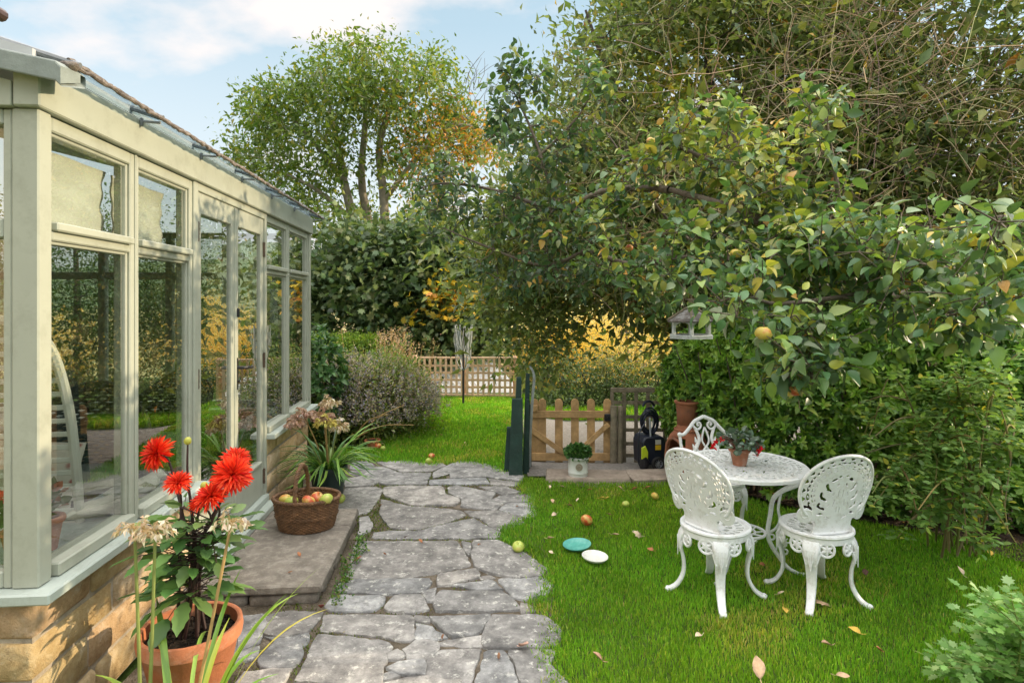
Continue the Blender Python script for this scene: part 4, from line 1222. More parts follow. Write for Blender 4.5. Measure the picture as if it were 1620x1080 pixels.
for (b, tpx, D, m) in (((-.17, .04), (213, 836), 2.09, grn_stem), ((-.13, .0), (246, 838), 2.06, grn_stem), ((-.02, .02), (366, 826), 2.10, straw_stem)):
    v = at(*tpx, D) - AG; pts = cl([(b[0], b[1], 0), (b[0]*.6+v.x*.4+.005, b[1]*.6+v.y*.4, v.z*.4), tuple(v)], 16)
    MB().tube(pts, list(np.linspace(.0075, .005, 16)), 8).build('stalk', m, ag); umbel(ag, v, .052, cream, 24)
A2 = onz(521, 800); A2 = Vector((A2.x-.05, A2.y+.14, 0))
pg = mat('dark_plastic', (.012, .030, .026), rough=.45); a2 = thing('plastic_pot', 'dark green plastic pot holding strappy agapanthus behind the willow basket', 'pot', A2)
mb = MB(); mb.lathe([(0, 0), (.11, 0), (.145, .26), (.155, .262), (.155, .29), (.14, .29), (.13, .25), (0, .25)], n=36); mb.build('pot', pg, a2)
a3 = thing('agapanthus', 'agapanthus with pinkish faded heads in the dark plastic pot by the wall', 'plant', (A2.x, A2.y, .25))
strap_leaves(a3, 130, .11, .32, .58, .019, [(.09, .21, .035), (.17, .32, .05), (.27, .40, .08), (.055, .13, .03)], [3, 3, 1, 2], 6)
for (tpx, D, m, cs) in (((480, 655), 4.75, straw_stem, pinky), ((512, 658), 4.8, straw_stem, pinky), ((466, 668), 4.7, grn_stem, pinky), ((522, 635), 4.95, grn_stem, cream), ((535, 675), 4.9, grn_stem, cream), ((515, 667), 4.75, straw_stem, [(.5, .42, .12)])):
    v = at(*tpx, D) - Vector((A2.x, A2.y, .25)); pts = cl([(v.x*.15, v.y*.1, 0), (v.x*.5, v.y*.5, v.z*.5), tuple(v)], 14)
    MB().tube(pts, list(np.linspace(.007, .0045, 14)), 7).build('stalk', m, a3); umbel(a3, v, .075, cs, 44)
# ================================================================== gate, posts, trellis, fences
gate_w = mat('gate_timber', (.46, .285, .12), rough=.75, var=.3, vscale=7, bump=.4, bscale=30, dirt=(.24, .14, .06), dscale=9, damt=.5)
old_w = mat('weathered_timber', (.20, .165, .11), rough=.85, var=.3, vscale=12, bump=.5, bscale=40, dirt=(.11, .13, .06), dscale=8, damt=.6)
GD = 6.28; kx = GD/F_PX
gx0 = (838-810)*kx; gx1 = (967-810)*kx
gz = lambda py: CAM_H - (py-480)*kx
gate = thing('picket_gate', 'wooden picket gate with round topped pales and two slanting braces', 'gate', (gx0, GD, gz(746)))
GH = gz(631)-gz(746); GW = gx1-gx0
def pale(x, w, z0, z1, y0, y1, name, parent, m):
    n = 10; poly = [(x-w/2, z0), (x+w/2, z0)] + [(x+w/2*math.cos(a), z1-w/2+w/2*math.sin(a)) for a in np.linspace(0, math.pi, n)]
    M = Matrix(((1,0,0,0),(0,0,-1,0),(0,1,0,0),(0,0,0,1)))
    mb = MB(); mb.prism(poly, -y1, -y0, M); return mb.build(name, m, parent, bevel=.003)
for px in (845.5, 858, 884.5, 910, 935.5, 961.5): pale((px-810)*kx-gx0, .082, .0 if px > 850 else .01, GH, .022, .042, 'pale', gate, gate_w)
for (z0, z1) in ((.53*GH+.16, .53*GH+.235), (.115, .195)):
    mb = MB(); mb.box((-.01, -.002, z0), (GW-.01, .0215, z1), b=.004); mb.build('rail', gate_w, gate)
def brace(a, b, w=.052):
    a = Vector((a[0], 0, a[1])); b = Vector((b[0], 0, b[1])); d = (b-a).normalized(); nrm = Vector((-d.z, 0, d.x))*w/2
    mb = MB(); vs = []
    for y in (-.024, -.0025): vs += [(a-nrm)+Vector((0, y, 0)), (b-nrm)+Vector((0, y, 0)), (b+nrm)+Vector((0, y, 0)), (a+nrm)+Vector((0, y, 0))]
    mb.add(vs, [(0,1,2,3),(7,6,5,4),(0,4,5,1),(1,5,6,2),(2,6,7,3),(3,7,4,0)]); mb.build('brace', gate_w, gate, smooth=False, bevel=.003)
brace((.0, .60*GH), (.36, .20)); brace((GW-.03, .66*GH), (.56, .26))
for z in (GH-.13, .015): MB().box((-.004, -.02, z), (.085, .0005+.02, z+.065), b=.004).build('block', gate_w, gate)
mb = MB(); mb.box((GW-.075, -.03, GH*.70), (GW+.005, -.003, GH*.80), b=.006); mb.ring((GW-.035, -.034, GH*.75), .018, .005, 14, 6, M=Matrix.Rotation(R(90), 4, 'X')); mb.build('latch', iron, gate)
gp = thing('gate_post', 'pair of round weathered timber posts at the latch side of the picket gate', 'post', ((973-810)*kx, GD-.02, gz(750)))
h = gz(641)-gz(750)
for (x, r, hh, nm) in ((-.018, .038, h, 'post'), (.050, .030, h-.003, 'post')):
    mb = MB(); mb.tube([(x, 0, -.1), (x, 0, hh*.5), (x+.002, 0, hh-.006), (x+.002, 0, hh)], [r*1.02, r, r*.98, r*.90], 16); mb.build(nm, old_w, gp)
# square trellis right of the gate
tx0 = (968-810)*kx; tz0 = gz(748); tz1 = gz(615)
tr = thing('trellis', 'brown square trellis panel standing between gate post and evergreen hedge', 'trellis', (tx0, GD+.08, tz0))
TW = .60; TH = tz1-tz0
mb = MB(); mb.box((0, .0, TH-.050), (TW, .035, TH), b=.004); mb.box((0, .0, 0), (.035, .035, TH-.051), b=.004); mb.box((TW-.035, 0, 0), (TW, .035, TH-.051), b=.004); mb.build('frame', old_w, tr)
for px in (990, 1009, 1028): x = (px-810)*kx-tx0; MB().box((x-.02, .0005, .0), (x+.02, .014, TH-.051), b=.003).build('batten', old_w, tr)
for py in (639, 662, 683, 705, 724): z = gz(py)-tz0; MB().box((.0355, .015, z-.019), (TW-.0355, .029, z+.019), b=.003).build('batten', old_w, tr)
# dark green fence stub seen end on
gpaint = mat('green_fence_paint', (.012, .040, .030), rough=.6, var=.25, vscale=9, bump=.3, bscale=40, dirt=(.05, .08, .06), dscale=12, damt=.4)
gf = thing('green_fence', 'dark green wooden fence end of stepped overlapping boards beside the gate', 'fence', (0, 0, 0))
for (px0, px1, ptop, D, nm) in ((800, 809, 676, 5.75, 'board'), (808, 827, 631, 5.62, 'board'), (815, 825, 597, 5.80, 'board'), (831, 837, 632, 5.84, 'board'), (830, 838, 591, 5.95, 'board'), (836, 841, 640, 6.05, 'board')):
    a = at(px0, ptop, D); b = at(px1, 750, D)
    M = Matrix.Translation((a.x, D, -.05)); z1 = a.z+.05; lean = .02
    mb = MB(); w = b.x-a.x
    mb.add([(0-.02, 0, 0), (w, 0, 0), (w, 0, z1), (.012, 0, z1), (-.02, .06, 0), (w, .06, 0), (w, .06, z1), (.012, .06, z1)], [(0,1,2,3),(7,6,5,4),(0,4,5,1),(1,5,6,2),(2,6,7,3),(3,7,4,0)])
    mb.v = [tuple(M @ Vector(v)) for v in mb.v]; mb.build(nm, gpaint, gf, smooth=False, bevel=.004)
galv = mat('galvanised', (.34, .36, .36), rough=.45, metal=.6, var=.2, vscale=14)
mb = MB(); pts = [at(*q, 6.0) for q in ((838, 736), (839, 690), (841, 650), (843, 622), (845, 600), (843.5, 588), (839, 580))]
cv = cl(pts, 40)
for i in range(39):
    a, b = Vector(cv[i]), Vector(cv[i+1]); k = len(mb.v)
    for q in (a, b): mb.v += [(q.x-.012, q.y-.05, q.z), (q.x+.012, q.y-.05, q.z), (q.x+.012, q.y+.06, q.z), (q.x-.012, q.y+.06, q.z)]
    mb.f += [(k, k+1, k+5, k+4), (k+1, k+2, k+6, k+5), (k+2, k+3, k+7, k+6), (k+3, k, k+4, k+7)]
for z in range(0, 39, 2): q = Vector(cv[z]); mb.tube([(q.x, q.y-.058, q.z), (q.x, q.y+.068, q.z)], .004, 5)
mb.build('edging_strip', galv, gf, smooth=False)

# far trellis fence on a low wall, shed roof behind it
TD = 10.1
new_w = mat('pale_timber', (.66, .44, .28), rough=.75, var=.2, vscale=8, bump=.3)
ta = at(655, 625, TD); tb_ = at(816, 622, TD-.1)
fe = thing('trellis_fence', 'long pale square trellis fence at the back of the lawn', 'fence', (ta.x, TD, ta.z-.05), math.atan2(tb_.y-ta.y, tb_.x-ta.x))
FW = (tb_-ta).length; FH = at(816, 564, TD).z - (ta.z-.05)
mb = MB(); mb.box((-.02, -.015, FH-.03), (FW+.02, .03, FH), b=.003); mb.box((-.02, -.015, .04), (FW+.02, .03, .075), b=.003); mb.build('rail', new_w, fe)
for i in range(20): x = FW*i/19; MB().box((x-.019, -.012, .0755), (x+.019, .0, FH-.0305)).build('batten', new_w, fe, smooth=False)
for i in range(4): z = .075+(FH-.105)*(i+1)/5; MB().box((-.02, .0012, z-.018), (FW+.02, .014, z+.018)).build('batten', new_w, fe, smooth=False)
for x in (.0, FW*.5, FW-.02): MB().box((x-.03, .031, -.25), (x+.03, .085, FH+.02), b=.004).build('post', new_w, fe)
wl = MB(); a = at(740, 640, TD+.06); b = at(822, 640, TD+.03)
wl.box((a.x, TD+.02, -.6), (b.x, TD+.24, ta.z-.075), b=.02)
o = wl.build('retaining_wall', hw); tag(o, 'low brown retaining wall under the pale trellis', 'wall')
sh_ = thing('shed_roof', 'pale grey slatted lean-to roof rising behind the far trellis', 'shed', (at(742, 600, 10.65).x, 10.65, -.5))
slm = mat('grey_sheet', (.50, .485, .46), rough=.5, var=.15, vscale=5)
slw = mat('white_slat', (.78, .76, .72), rough=.5)
xr0 = at(668, 600, 10.65).x - sh_.location.x; xr1 = at(803, 600, 10.65).x - sh_.location.x; zr0 = at(742, 620, 10.4).z+.5; zr1 = at(742, 571, 10.65).z+.5
mb = MB(); mb.add([(xr0, -.3, zr0), (xr1+.25, -.3, zr0), (xr1-.35, .9, zr1), (xr0, .9, zr1), (xr0, -.3, zr0-.04), (xr1+.25, -.3, zr0-.04), (xr1-.35, .9, zr1-.04), (xr0, .9, zr1-.04)], [(0,1,2,3),(7,6,5,4),(0,4,5,1),(1,5,6,2),(2,6,7,3),(3,7,4,0)])
mb.build('roof', slm, sh_, smooth=False)
for i in range(9):
    f = i/8; a = Vector((xr0+.05+(xr1-xr0-.5)*f, -.30+.02, zr0+.014)); b = Vector((a.x-.45*(1-0), .88, zr1+.012)) if False else Vector((max(xr0, a.x-.55), .88, zr1+.012))
    MB().tube([a, b], .016, 5).build('slat', slw, sh_)
mb = MB(); mb.box((xr0+.02, .0, -.1), (xr1-.1, .8, zr0-.06)); mb.build('wall', hw, sh_, smooth=False)

# rotary clothes dryer, folded
rd_b = at(733, 628, 9.3); rd = thing('rotary_dryer', 'folded rotary clothes dryer with tangled lines on a dark pole in the lawn', 'clothes dryer', (rd_b.x, 9.3, float(ground_z(rd_b.x, 9.3))-.02))
zt = lambda py: at(733, py, 9.3).z - rd.location.z
mb = MB(); mb.tube([(0, 0, 0), (0, 0, zt(583))], .018, 10); mb.tube([(0, 0, zt(585)), (0, 0, zt(520))], .012, 8); mb.build('pole', iron, rd)
for k in range(4):
    a = k*math.pi/2+.5; c, s2 = math.cos(a), math.sin(a)
    MB().tube(cl([(0, 0, zt(586)), (.07*c, .07*s2, zt(580)), (.125*c, .125*s2, zt(565)), (.13*c, .13*s2, zt(540)), (.14*c, .14*s2, zt(514))], 14), .009, 7).build('arm', galv, rd)
line_m = mat('line_cord', (.44, .47, .47), rough=.6); mb = MB(); rg = random.Random(2)
for k in range(26):
    a = rg.uniform(0, 6.28); r0 = rg.uniform(.09, .15); z0 = zt(rg.uniform(513, 522)); z1 = zt(rg.uniform(545, 585)); a2 = a+rg.uniform(-.7, .7)
    mb.tube(cl([(r0*math.cos(a), r0*math.sin(a), z0), (r0*1.05*math.cos(a)+rg.gauss(0, .02), r0*math.sin(a)+rg.gauss(0, .02), (z0*.6+z1*.4)), (r0*.8*math.cos(a2), r0*.8*math.sin(a2), z1), (r0*.9*math.cos(a2+.3), r0*.9*math.sin(a2+.3), (z0+z1)/2)], 9), .0035, 4)
mb.build('line', line_m, rd)

# pressure washer / mower
pwv = onz(1034, 748, 0); pw2 = thing('pressure_washer', 'navy pressure washer with lime side panel and coiled black hose by the trellis', 'pressure washer', (pwv.x, pwv.y+.22, .0), R(12))
navy = mat('navy_plastic', (.012, .016, .030), rough=.4, var=.2, vscale=9); lime = mat('lime_plastic', (.50, .62, .03), rough=.4); grey_p = mat('grey_tube', (.40, .42, .45), rough=.35, metal=.5)
D_ = pwv.y+.22; kk = D_/F_PX
mb = MB(); pr = [(-.12, .05), (.13, .05), (.15, .12), (.14, .33), (.10, .36), (-.09, .36), (-.13, .30)]
M = Matrix(((1,0,0,0),(0,0,-1,0),(0,1,0,0),(0,0,0,1)))
mb.prism(pr, -.13, .13, M); mb.build('housing', navy, pw2, bevel=.018, smooth=True)
mb = MB(); mb.prism([(-.145, .06), (-.075, .06), (-.07, .2), (-.10, .27), (-.145, .25)], .132, .150, M); mb.build('side_panel', lime, pw2, bevel=.006)
for s3, y in ((1, -.16), (1, .16)):
    w = MB(); Mw = Matrix.Translation((.04, y, .075)) @ Matrix.Rotation(R(90), 4, 'X'); w.lathe([(.045, -.018), (.066, -.02), (.075, -.012), (.075, .012), (.066, .02), (.045, .018)], n=30, M=Mw)
    o = w.build('wheel', mat('rubber', (.015, .015, .016), rough=.8), pw2); w = MB()
    for k in range(9): a = k*.698; w.tube([(.04, y, .075), (.04+.05*math.cos(a), y, .075+.05*math.sin(a))], .004, 5)
    w.ring((.04, y, .075), .048, .005, 24, 6, M=Matrix.Rotation(R(90), 4, 'X')); w.build('rim', grey_p, o)
for x in (-.02, .09): MB().tube([(x, .06, .34), (x, .07, .66)] if x > 0 else [(x, -.10, .34), (x-.0, -.08, .56)], .012, 8).build('handle_tube', grey_p, pw2)
MB().tube(cl([(-.04, .05, .66), (-.02, .05, .70), (.05, .05, .71), (.10, .06, .66)], 12), .014, 8).build('handle', navy, pw2)
hs = MB(); rg = random.Random(4)
for k in range(7):
    hs.ring((.02+rg.uniform(-.02, .02), -.03+k*.012, .50+rg.uniform(-.03, .03)), .085+rg.uniform(-.02, .015), .0095, 26, 6, sy=1.35, M=Matrix.Rotation(R(90+rg.uniform(-14, 14)), 4, 'X'))
hs.tube(cl([(-.06, -.05, .50), (-.15, -.10, .40), (-.16, -.10, .22), (-.15, -.09, .06), (-.10, -.11, .02)], 20), .008, 6)
hs.build('hose', navy, pw2); pw2.scale = (.9,)*3
for (z0, z1, m) in ((.275, .325, mat('grey_sticker', (.52, .52, .48), rough=.5)), (.215, .268, mat('yellow_sticker', (.70, .46, .02), rough=.5))):
    MB().box((.02, -.1345, z0), (.085, -.1315, z1)).build('sticker', m, pw2, smooth=False)
mb = MB(); mb.tube([(-.11, -.12, .02), (-.10, -.13, .10), (-.12, -.13, .14)], [.045, .05, .035], 10); mb.build('pump', iron, pw2)

# chiminea
ch_v = at(1087, 740, 5.35); chm = mat('chiminea_clay', (.34, .125, .065), rough=.85, var=.25, vscale=7, bump=.3, dirt=(.07, .05, .04), dscale=3.5, damt=.85)
cz = at(1087, 634, 5.35).z
chi = thing('chiminea', 'terracotta chiminea with a sooty flared chimney at the hedge foot', 'chiminea', (ch_v.x, 5.35, 0), R(20))
H = cz; mb = MB()
prof = [(.0, .10), (.11, .10), (.165, .16), (.195, .26), (.185, .36), (.15, .44), (.105, .49), (.088, .53), (.084, .60), (.086, H-.06), (.098, H-.03), (.112, H-.016), (.112, H), (.095, H), (.082, H-.03), (.075, H-.10), (.07, .5)]
n = 44
k0 = len(mb.v)
for (r, z) in prof:
    for j in range(n): a = 2*math.pi*j/n; mb.v.append((r*math.cos(a), r*math.sin(a), z))
aM = -math.pi/2 - 1.25
for i in range(len(prof)-1):
    for j in range(n):
        a = 2*math.pi*(j+.5)/n; da = (a-aM+math.pi) % (2*math.pi) - math.pi; zc = (prof[i][1]+prof[i+1][1])/2
        if i < 6 and abs(da) < .52 and .15 < zc < .42: continue
        mb.f.append((i*n+j, i*n+(j+1) % n, (i+1)*n+(j+1) % n, (i+1)*n+j))
o = mb.build('body', chm, chi); q = o.modifiers.new('thick', 'SOLIDIFY'); q.thickness = .016; q.offset = -1
mb = MB(); mb.ring((0, 0, .495), .105, .012, 36, 8); 
mb.tube([(.197*math.cos(aM+d)*1.0, .197*math.sin(aM+d), z) for d, z in [(-.54, .15), (-.56, .26), (-.45, .37), (-.22, .425), (.0, .44), (.22, .425), (.45, .37), (.56, .26), (.54, .15)]], .013, 8)
mb.build('moulding', chm, chi)
mb = MB(); mb.lathe([(0, .09), (.10, .09), (.11, .03), (.09, 0)], n=20); mb.build('stand', iron, chi)

# hanging bird feeder
bd_v = at(1093, 512, 4.55); zf = lambda py: at(1093, py, 4.55).z
bird_w = mat('painted_grey_wood', (.58, .63, .64), rough=.75, var=.2, vscale=20, bump=.3, dirt=(.22, .20, .16), dscale=14, damt=.6)
slate = mat('bird_roof', (.16, .14, .13), rough=.8, var=.4, vscale=16, bump=.5, dirt=(.40, .42, .44), dscale=16, damt=.8)
bf = thing('bird_table', 'hexagonal hanging bird table with grey roof under the apple boughs', 'bird feeder', (bd_v.x, 4.55, zf(535)), R(15))
hb_ = zf(487)-zf(535); he = zf(507)-zf(535)
hexa = lambda r, o=0: [(r*math.cos(a+o), r*math.sin(a+o)) for a in np.arange(6)*math.pi/3]
mb = MB(); mb.prism(hexa(.178), 0, .014); mb.build('tray', bird_w, bf, smooth=False, bevel=.003)
for a, b in zip(hexa(.172), hexa(.172)[1:]+hexa(.172)[:1]): MB().tube([(a[0], a[1], .022), (b[0], b[1], .022)], .009, 6).build('tray_edge', bird_w, bf)
for a in hexa(.145): MB().box((a[0]-.012, a[1]-.012, .0145), (a[0]+.012, a[1]+.012, he+.012), b=.003).build('post', bird_w, bf)
mb = MB()                                                     # arched boards between the posts
hx = hexa(.145)
for a, b in zip(hx, hx[1:]+hx[:1]):
    for i in range(12):
        u0, u1 = i/12, (i+1)/12
        zz_ = lambda u: he - .010 - .045*(abs(2*u-1)**2.2)
        A = [(a[0]+(b[0]-a[0])*u, a[1]+(b[1]-a[1])*u) for u in (u0, u1)]
        mb.add([(A[0][0], A[0][1], zz_(u0)), (A[1][0], A[1][1], zz_(u1)), (A[1][0], A[1][1], he+.011), (A[0][0], A[0][1], he+.011)], [(0,1,2,3)])
o = mb.build('arch', bird_w, bf, smooth=False); q = o.modifiers.new('thick', 'SOLIDIFY'); q.thickness = .008
mb = MB(); hr = hexa(.20); k = 0
mb.add([(x, y, he+.0) for x, y in hr]+[(x*.15, y*.15, hb_) for x, y in hr]+[(x*.97, y*.97, he-.012) for x, y in hr], [(i, (i+1) % 6, 6+(i+1) % 6, 6+i) for i in range(6)]+[(12+i, 12+(i+1) % 6, (i+1) % 6, i) for i in range(6)]+[tuple(range(12, 18))[::-1], tuple(range(6, 12))])
mb.build('roof', slate, bf, smooth=False)
mb = MB()
for (x, y) in hr: mb.tube([(x, y, he+.004), (x*.15, y*.15, hb_+.004)], .009, 6)
mb.tube([(0, 0, hb_-.02), (0, 0, hb_+.07)], .018, 10); mb.build('ridge', old_w, bf)
MB().tube([(0, 0, hb_+.07), (.01, .01, hb_+.32), (.02, .02, hb_+.52)], .003, 6).build('cord', old_w, bf)

# ================================================================== white cast metal furniture
cast = mat('white_cast', (.78, .79, .785), rough=.42, var=.04, vscale=10, bump=.12, bscale=70, dirt=(.44, .40, .33), dscale=18, damt=.6)
FUR = .895                                               # everything below in true size, scaled as seen
def fan_back(parent):
    nx = ny = 132; Wd, Hd = .52, .54
    U, Vv = np.meshgrid((np.arange(nx)+.5)/nx, (np.arange(ny)+.5)/ny)
    s = (U-.5)*Wd; t_ = Vv*Hd
    ex, ey, cy = .240, .232, .288
    d = np.sqrt((s/ex)**2 + ((t_-cy)/ey)**2)
    scroll = [np.hypot(abs(s)-.186, t_-.135) < .054]
    neck = (np.abs(s) < np.interp(t_, [0, .03, .10, .2], [.135, .125, .12, .2])) & (t_ < .22)
    solid = ((d < 1) & (t_ > .10)) | scroll[0] | neck
    ang = np.arctan2(s, t_-cy+.02)
    inband = (t_ > .17)
    # lattice band
    rr = d
    tri = (np.abs(((ang*24/np.pi) % 2) - 1))
    h1 = (rr > .86) & (rr < .945) & (np.abs(ang) < 2.0) & (tri < .62*(rr-.84)/.10+.05)
    sq = ((ang*21/np.pi) % 2)
    h2 = (rr > .765) & (rr < .85) & (np.abs(ang) < 1.95) & (np.hypot((sq-1)*1.0, (rr-.807)/.042) < .95) & ~((np.hypot((sq-1)*2.2, (rr-.80)/.022) < .7))
    dash = ((ang*30/np.pi) % 2) < 1.35
    h3 = (((rr > .695) & (rr < .725)) | ((rr > .635) & (rr < .660))) & dash & (np.abs(ang) < 2.0)
    # palmette: openings between the curling leaves, mirrored about the middle
    h4 = np.zeros_like(solid)
    for (x_, y_, ra, rb, ro) in ((.020,.388,.013,.008,20), (.053,.366,.022,.010,-32), (.086,.326,.011,.021,-18), (.070,.300,.021,.008,28), (.112,.270,.011,.022,-6), (.092,.240,.023,.0095,28), (.119,.202,.011,.020,8), (.094,.178,.024,.009,26),
                                 (.105,.142,.021,.009,-10), (.052,.118,.022,.0075,22), (.027,.335,.006,.015,12), (.014,.275,.003,.030,3), (.034,.215,.0032,.028,10), (.046,.272,.0035,.018,16), (.062,.205,.003,.016,24), (.010,.170,.003,.022,2)):
        q = math.radians(ro); u_ = np.abs(s)-x_; v_ = t_-y_; bend = .25*u_*u_/max(ra, .006)
        h4 |= ((u_*math.cos(q)+v_*math.sin(q))/ra)**2 + ((-u_*math.sin(q)+(v_+bend)*math.cos(q))/rb)**2 < 1
    h5 = (np.hypot((np.abs(s)-.180)/1.0, t_-.168) < .030) & (np.hypot(np.abs(s)-.184, t_-.150) > .028)
    mask = solid & ~(h1 | h2 | h3 | h4 | h5)
    def f(u, v):
        s = (u-.5)*Wd; t = v*Hd
        a = s/.34
        return np.stack([.34*np.sin(a)*(1+.12*t/Hd), -.165 - .34*(np.cos(a)-.82)*.55 + .06 - .16*t/Hd*.75 - .03*(t/Hd)**2, .44 + t*.97], 1)
    def fn(u, v):
        a = (u-.5)*Wd/.34
        return np.stack([-np.sin(a)*.55, np.cos(a), np.full_like(a, .22)], 1)/1.02
    V, Fs = grid_cut(mask, f, .010, fn)
    mb = MB(); mb.add(V, Fs); o = mb.build('backrest', cast, parent, angle=40)
    # rolled rim and scrolls
    rim = MB(); A = np.linspace(-2.28, 2.28, 60)
    ss = ex*np.sin(A); tt_ = cy + ey*np.cos(A)
    P = f(ss/Wd+.5, tt_/Hd); rim.tube([tuple(q) for q in P], .0105, 8)
    for sg in (-1, 1):
        sp = [(sg*(.186-.040*math.cos(q)*(1-q/9)), .135+.040*math.sin(q)*(1-q/9)) for q in np.linspace(-1.0, 7.0, 40)]
        P = f(np.array([q[0] for q in sp])/Wd+.5, np.array([q[1] for q in sp])/Hd); rim.tube([tuple(q) for q in P], .007, 6)
    # raised ribs of the palmette
    for a_, L in ((0, .27), (.34, .25), (-.34, .25), (.75, .20), (-.75, .20), (1.12, .15), (-1.12, .15)):
        sp = [(q*math.sin(a_*(1+.25*q/L)), .075+q*math.cos(a_*(1+.25*q/L))) for q in np.linspace(.02, L, 12)]
        P = f(np.array([q[0] for q in sp])/Wd+.5, np.array([q[1] for q in sp])/Hd) + np.array([0, .003, 0])
        rim.tube([tuple(q) for q in P], list(np.linspace(.008, .004, 12)), 6)
    P0 = f(np.linspace(.26, .74, 20), np.full(20, .02)); rim.tube([tuple(q) for q in P0], .010, 7)
    rim.build('backrest_rim', cast, o)
    return o
def cast_seat(parent, rx=.20, z=.44):
    nx = ny = 90
    U, Vv = np.meshgrid((np.arange(nx)+.5)/nx, (np.arange(ny)+.5)/ny); s = (U-.5)*.44; t_ = (Vv-.5)*.44
    d = np.hypot(s, t_)/rx; a = np.arctan2(s, t_)
    m = d < 1
    m &= ~((d > .60) & (d < .84) & (((a*22/np.pi) % 2) < 1.0) & (t_ > -.07))
    m &= ~((d > .30) & (d < .50) & (((a*9/np.pi) % 2) < 1.1) & (t_ > -.05))
    f = lambda u, v: np.stack([(u-.5)*.44, (v-.5)*.44, z - .018*np.clip(1-(((u-.5)*.44/rx)**2+((v-.5)*.44/rx)**2), 0, 1)], 1)
    fn = lambda u, v: np.stack([0*u, 0*u, 1+0*u], 1)
    V, Fs = grid_cut(m, f, .009, fn); mb = MB(); mb.add(V, Fs); o = mb.build('seat', cast, parent, angle=40)
    r = MB(); r.lathe([(rx-.012, z-.008), (rx+.006, z-.012), (rx+.014, z-.002), (rx+.012, z+.008), (rx-.002, z+.012), (rx-.016, z+.004)], n=48)
    r.lathe([(rx-.006, z-.046), (rx+.004, z-.044), (rx+.006, z-.012), (rx-.010, z-.012)], n=48)
    r.build('seat_rim', cast, o); return o
def cab_leg(parent, az, rtop=.175, zt=.43, rfoot=.285):
    mb = MB(); c, s = math.cos(az), math.sin(az)
    prof = cl([(rtop, zt), (rtop+.035, zt-.055), (rtop+.040, zt-.12), (rtop+.018, zt-.21), (rtop+.018, .13), (rtop+.055, .055), (rfoot-.012, .022), (rfoot+.010, .016)], 22)
    wid = np.interp(np.linspace(0, 1, 22), [0, .14, .3, .45, .7, .9, 1], [.050, .048, .036, .030, .024, .022, .024])
    thk = np.interp(np.linspace(0, 1, 22), [0, .3, .7, 1], [.013, .012, .012, .015])
    tdir = Vector((-s, c, 0)); k = len(mb.v)
    m = 10
    for i, (r, z) in enumerate(prof):
        a = prof[max(0, i-1)]; b = prof[min(21, i+1)]; d = Vector((b[0]-a[0], b[1]-a[1])).normalized(); nrm = Vector((-d.y, d.x))
        for j in range(m):
            q = 2*math.pi*j/m; ct, sn = math.cos(q), math.sin(q)
            ct = math.copysign(abs(ct)**.7, ct); sn = math.copysign(abs(sn)**.7, sn)
            off = nrm*(thk[i]*sn); p_ = Vector((c*(r+off.x), s*(r+off.x), z+off.y)) + tdir*(wid[i]*ct); mb.v.append(tuple(p_))
    for i in range(21):
        for j in range(m): mb.f.append((k+i*m+j, k+i*m+(j+1) % m, k+(i+1)*m+(j+1) % m, k+(i+1)*m+j))
    mb.f += [tuple(k+j for j in range(m))[::-1], tuple(k+21*m+j for j in range(m))]
    mb.blob((c*rfoot, s*rfoot, .018), .022, 3, .05, 10, 8, .8)
    for q in (-.5, 0, .5): mb.tube([(c*(rtop+.05)+tdir.x*q*.04, s*(rtop+.05)+tdir.y*q*.04, zt-.07), (c*(rtop+.052), s*(rtop+.052), zt-.19)], [.005, .003], 5)
    leg = mb.build('leg', cast, parent)
    # pierced star brackets on both sides of the leg, under the rim
    for sg in (-1, 1):
        ro = MB()
        a2 = az + sg*.42; cc = Vector((math.cos(a2)*(rtop+.022), math.sin(a2)*(rtop+.022), zt-.062)); Mr = Matrix.Rotation(a2, 4, 'Z') @ Matrix.Rotation(R(90), 4, 'Y')
        ro.ring(cc, .042, .0085, 20, 6, M=Mr)
        for q in range(6):
            aa = q*math.pi/3; e = Mr @ Vector((.038*math.cos(aa), .038*math.sin(aa), 0)); ro.tube([tuple(cc), tuple(cc+e*.55), tuple(cc+e)], [.008, .010, .003], 6)
        d2 = az + sg*.20; ro.tube([(math.cos(d2)*(rtop+.03), math.sin(d2)*(rtop+.03), zt-.09), (math.cos(az+sg*.12)*(rtop+.042), math.sin(az+sg*.12)*(rtop+.042), zt-.16)], [.012, .006], 6)
        ro.build('bracket', cast, leg)
    return leg
G_CH = 'white cast metal chairs round the garden table'
c1 = thing('garden_chair', 'white cast metal chair with pierced fan back on the left, back turned to the paving', 'chair', (1.14, 3.35, -.012), R(35-90), G_CH)
fan_back(c1); cast_seat(c1)
for q in range(4): cab_leg(c1, math.pi/4+q*math.pi/2)
c1.scale = (FUR,)*3
c2 = copy_tree(c1); c2.location = (1.695, 3.33, -.012); c2.rotation_euler = (0, 0, R(100.7-90)); c2['label'] = 'white cast metal chair with pierced fan back, rightmost, nearest the evergreen hedge'
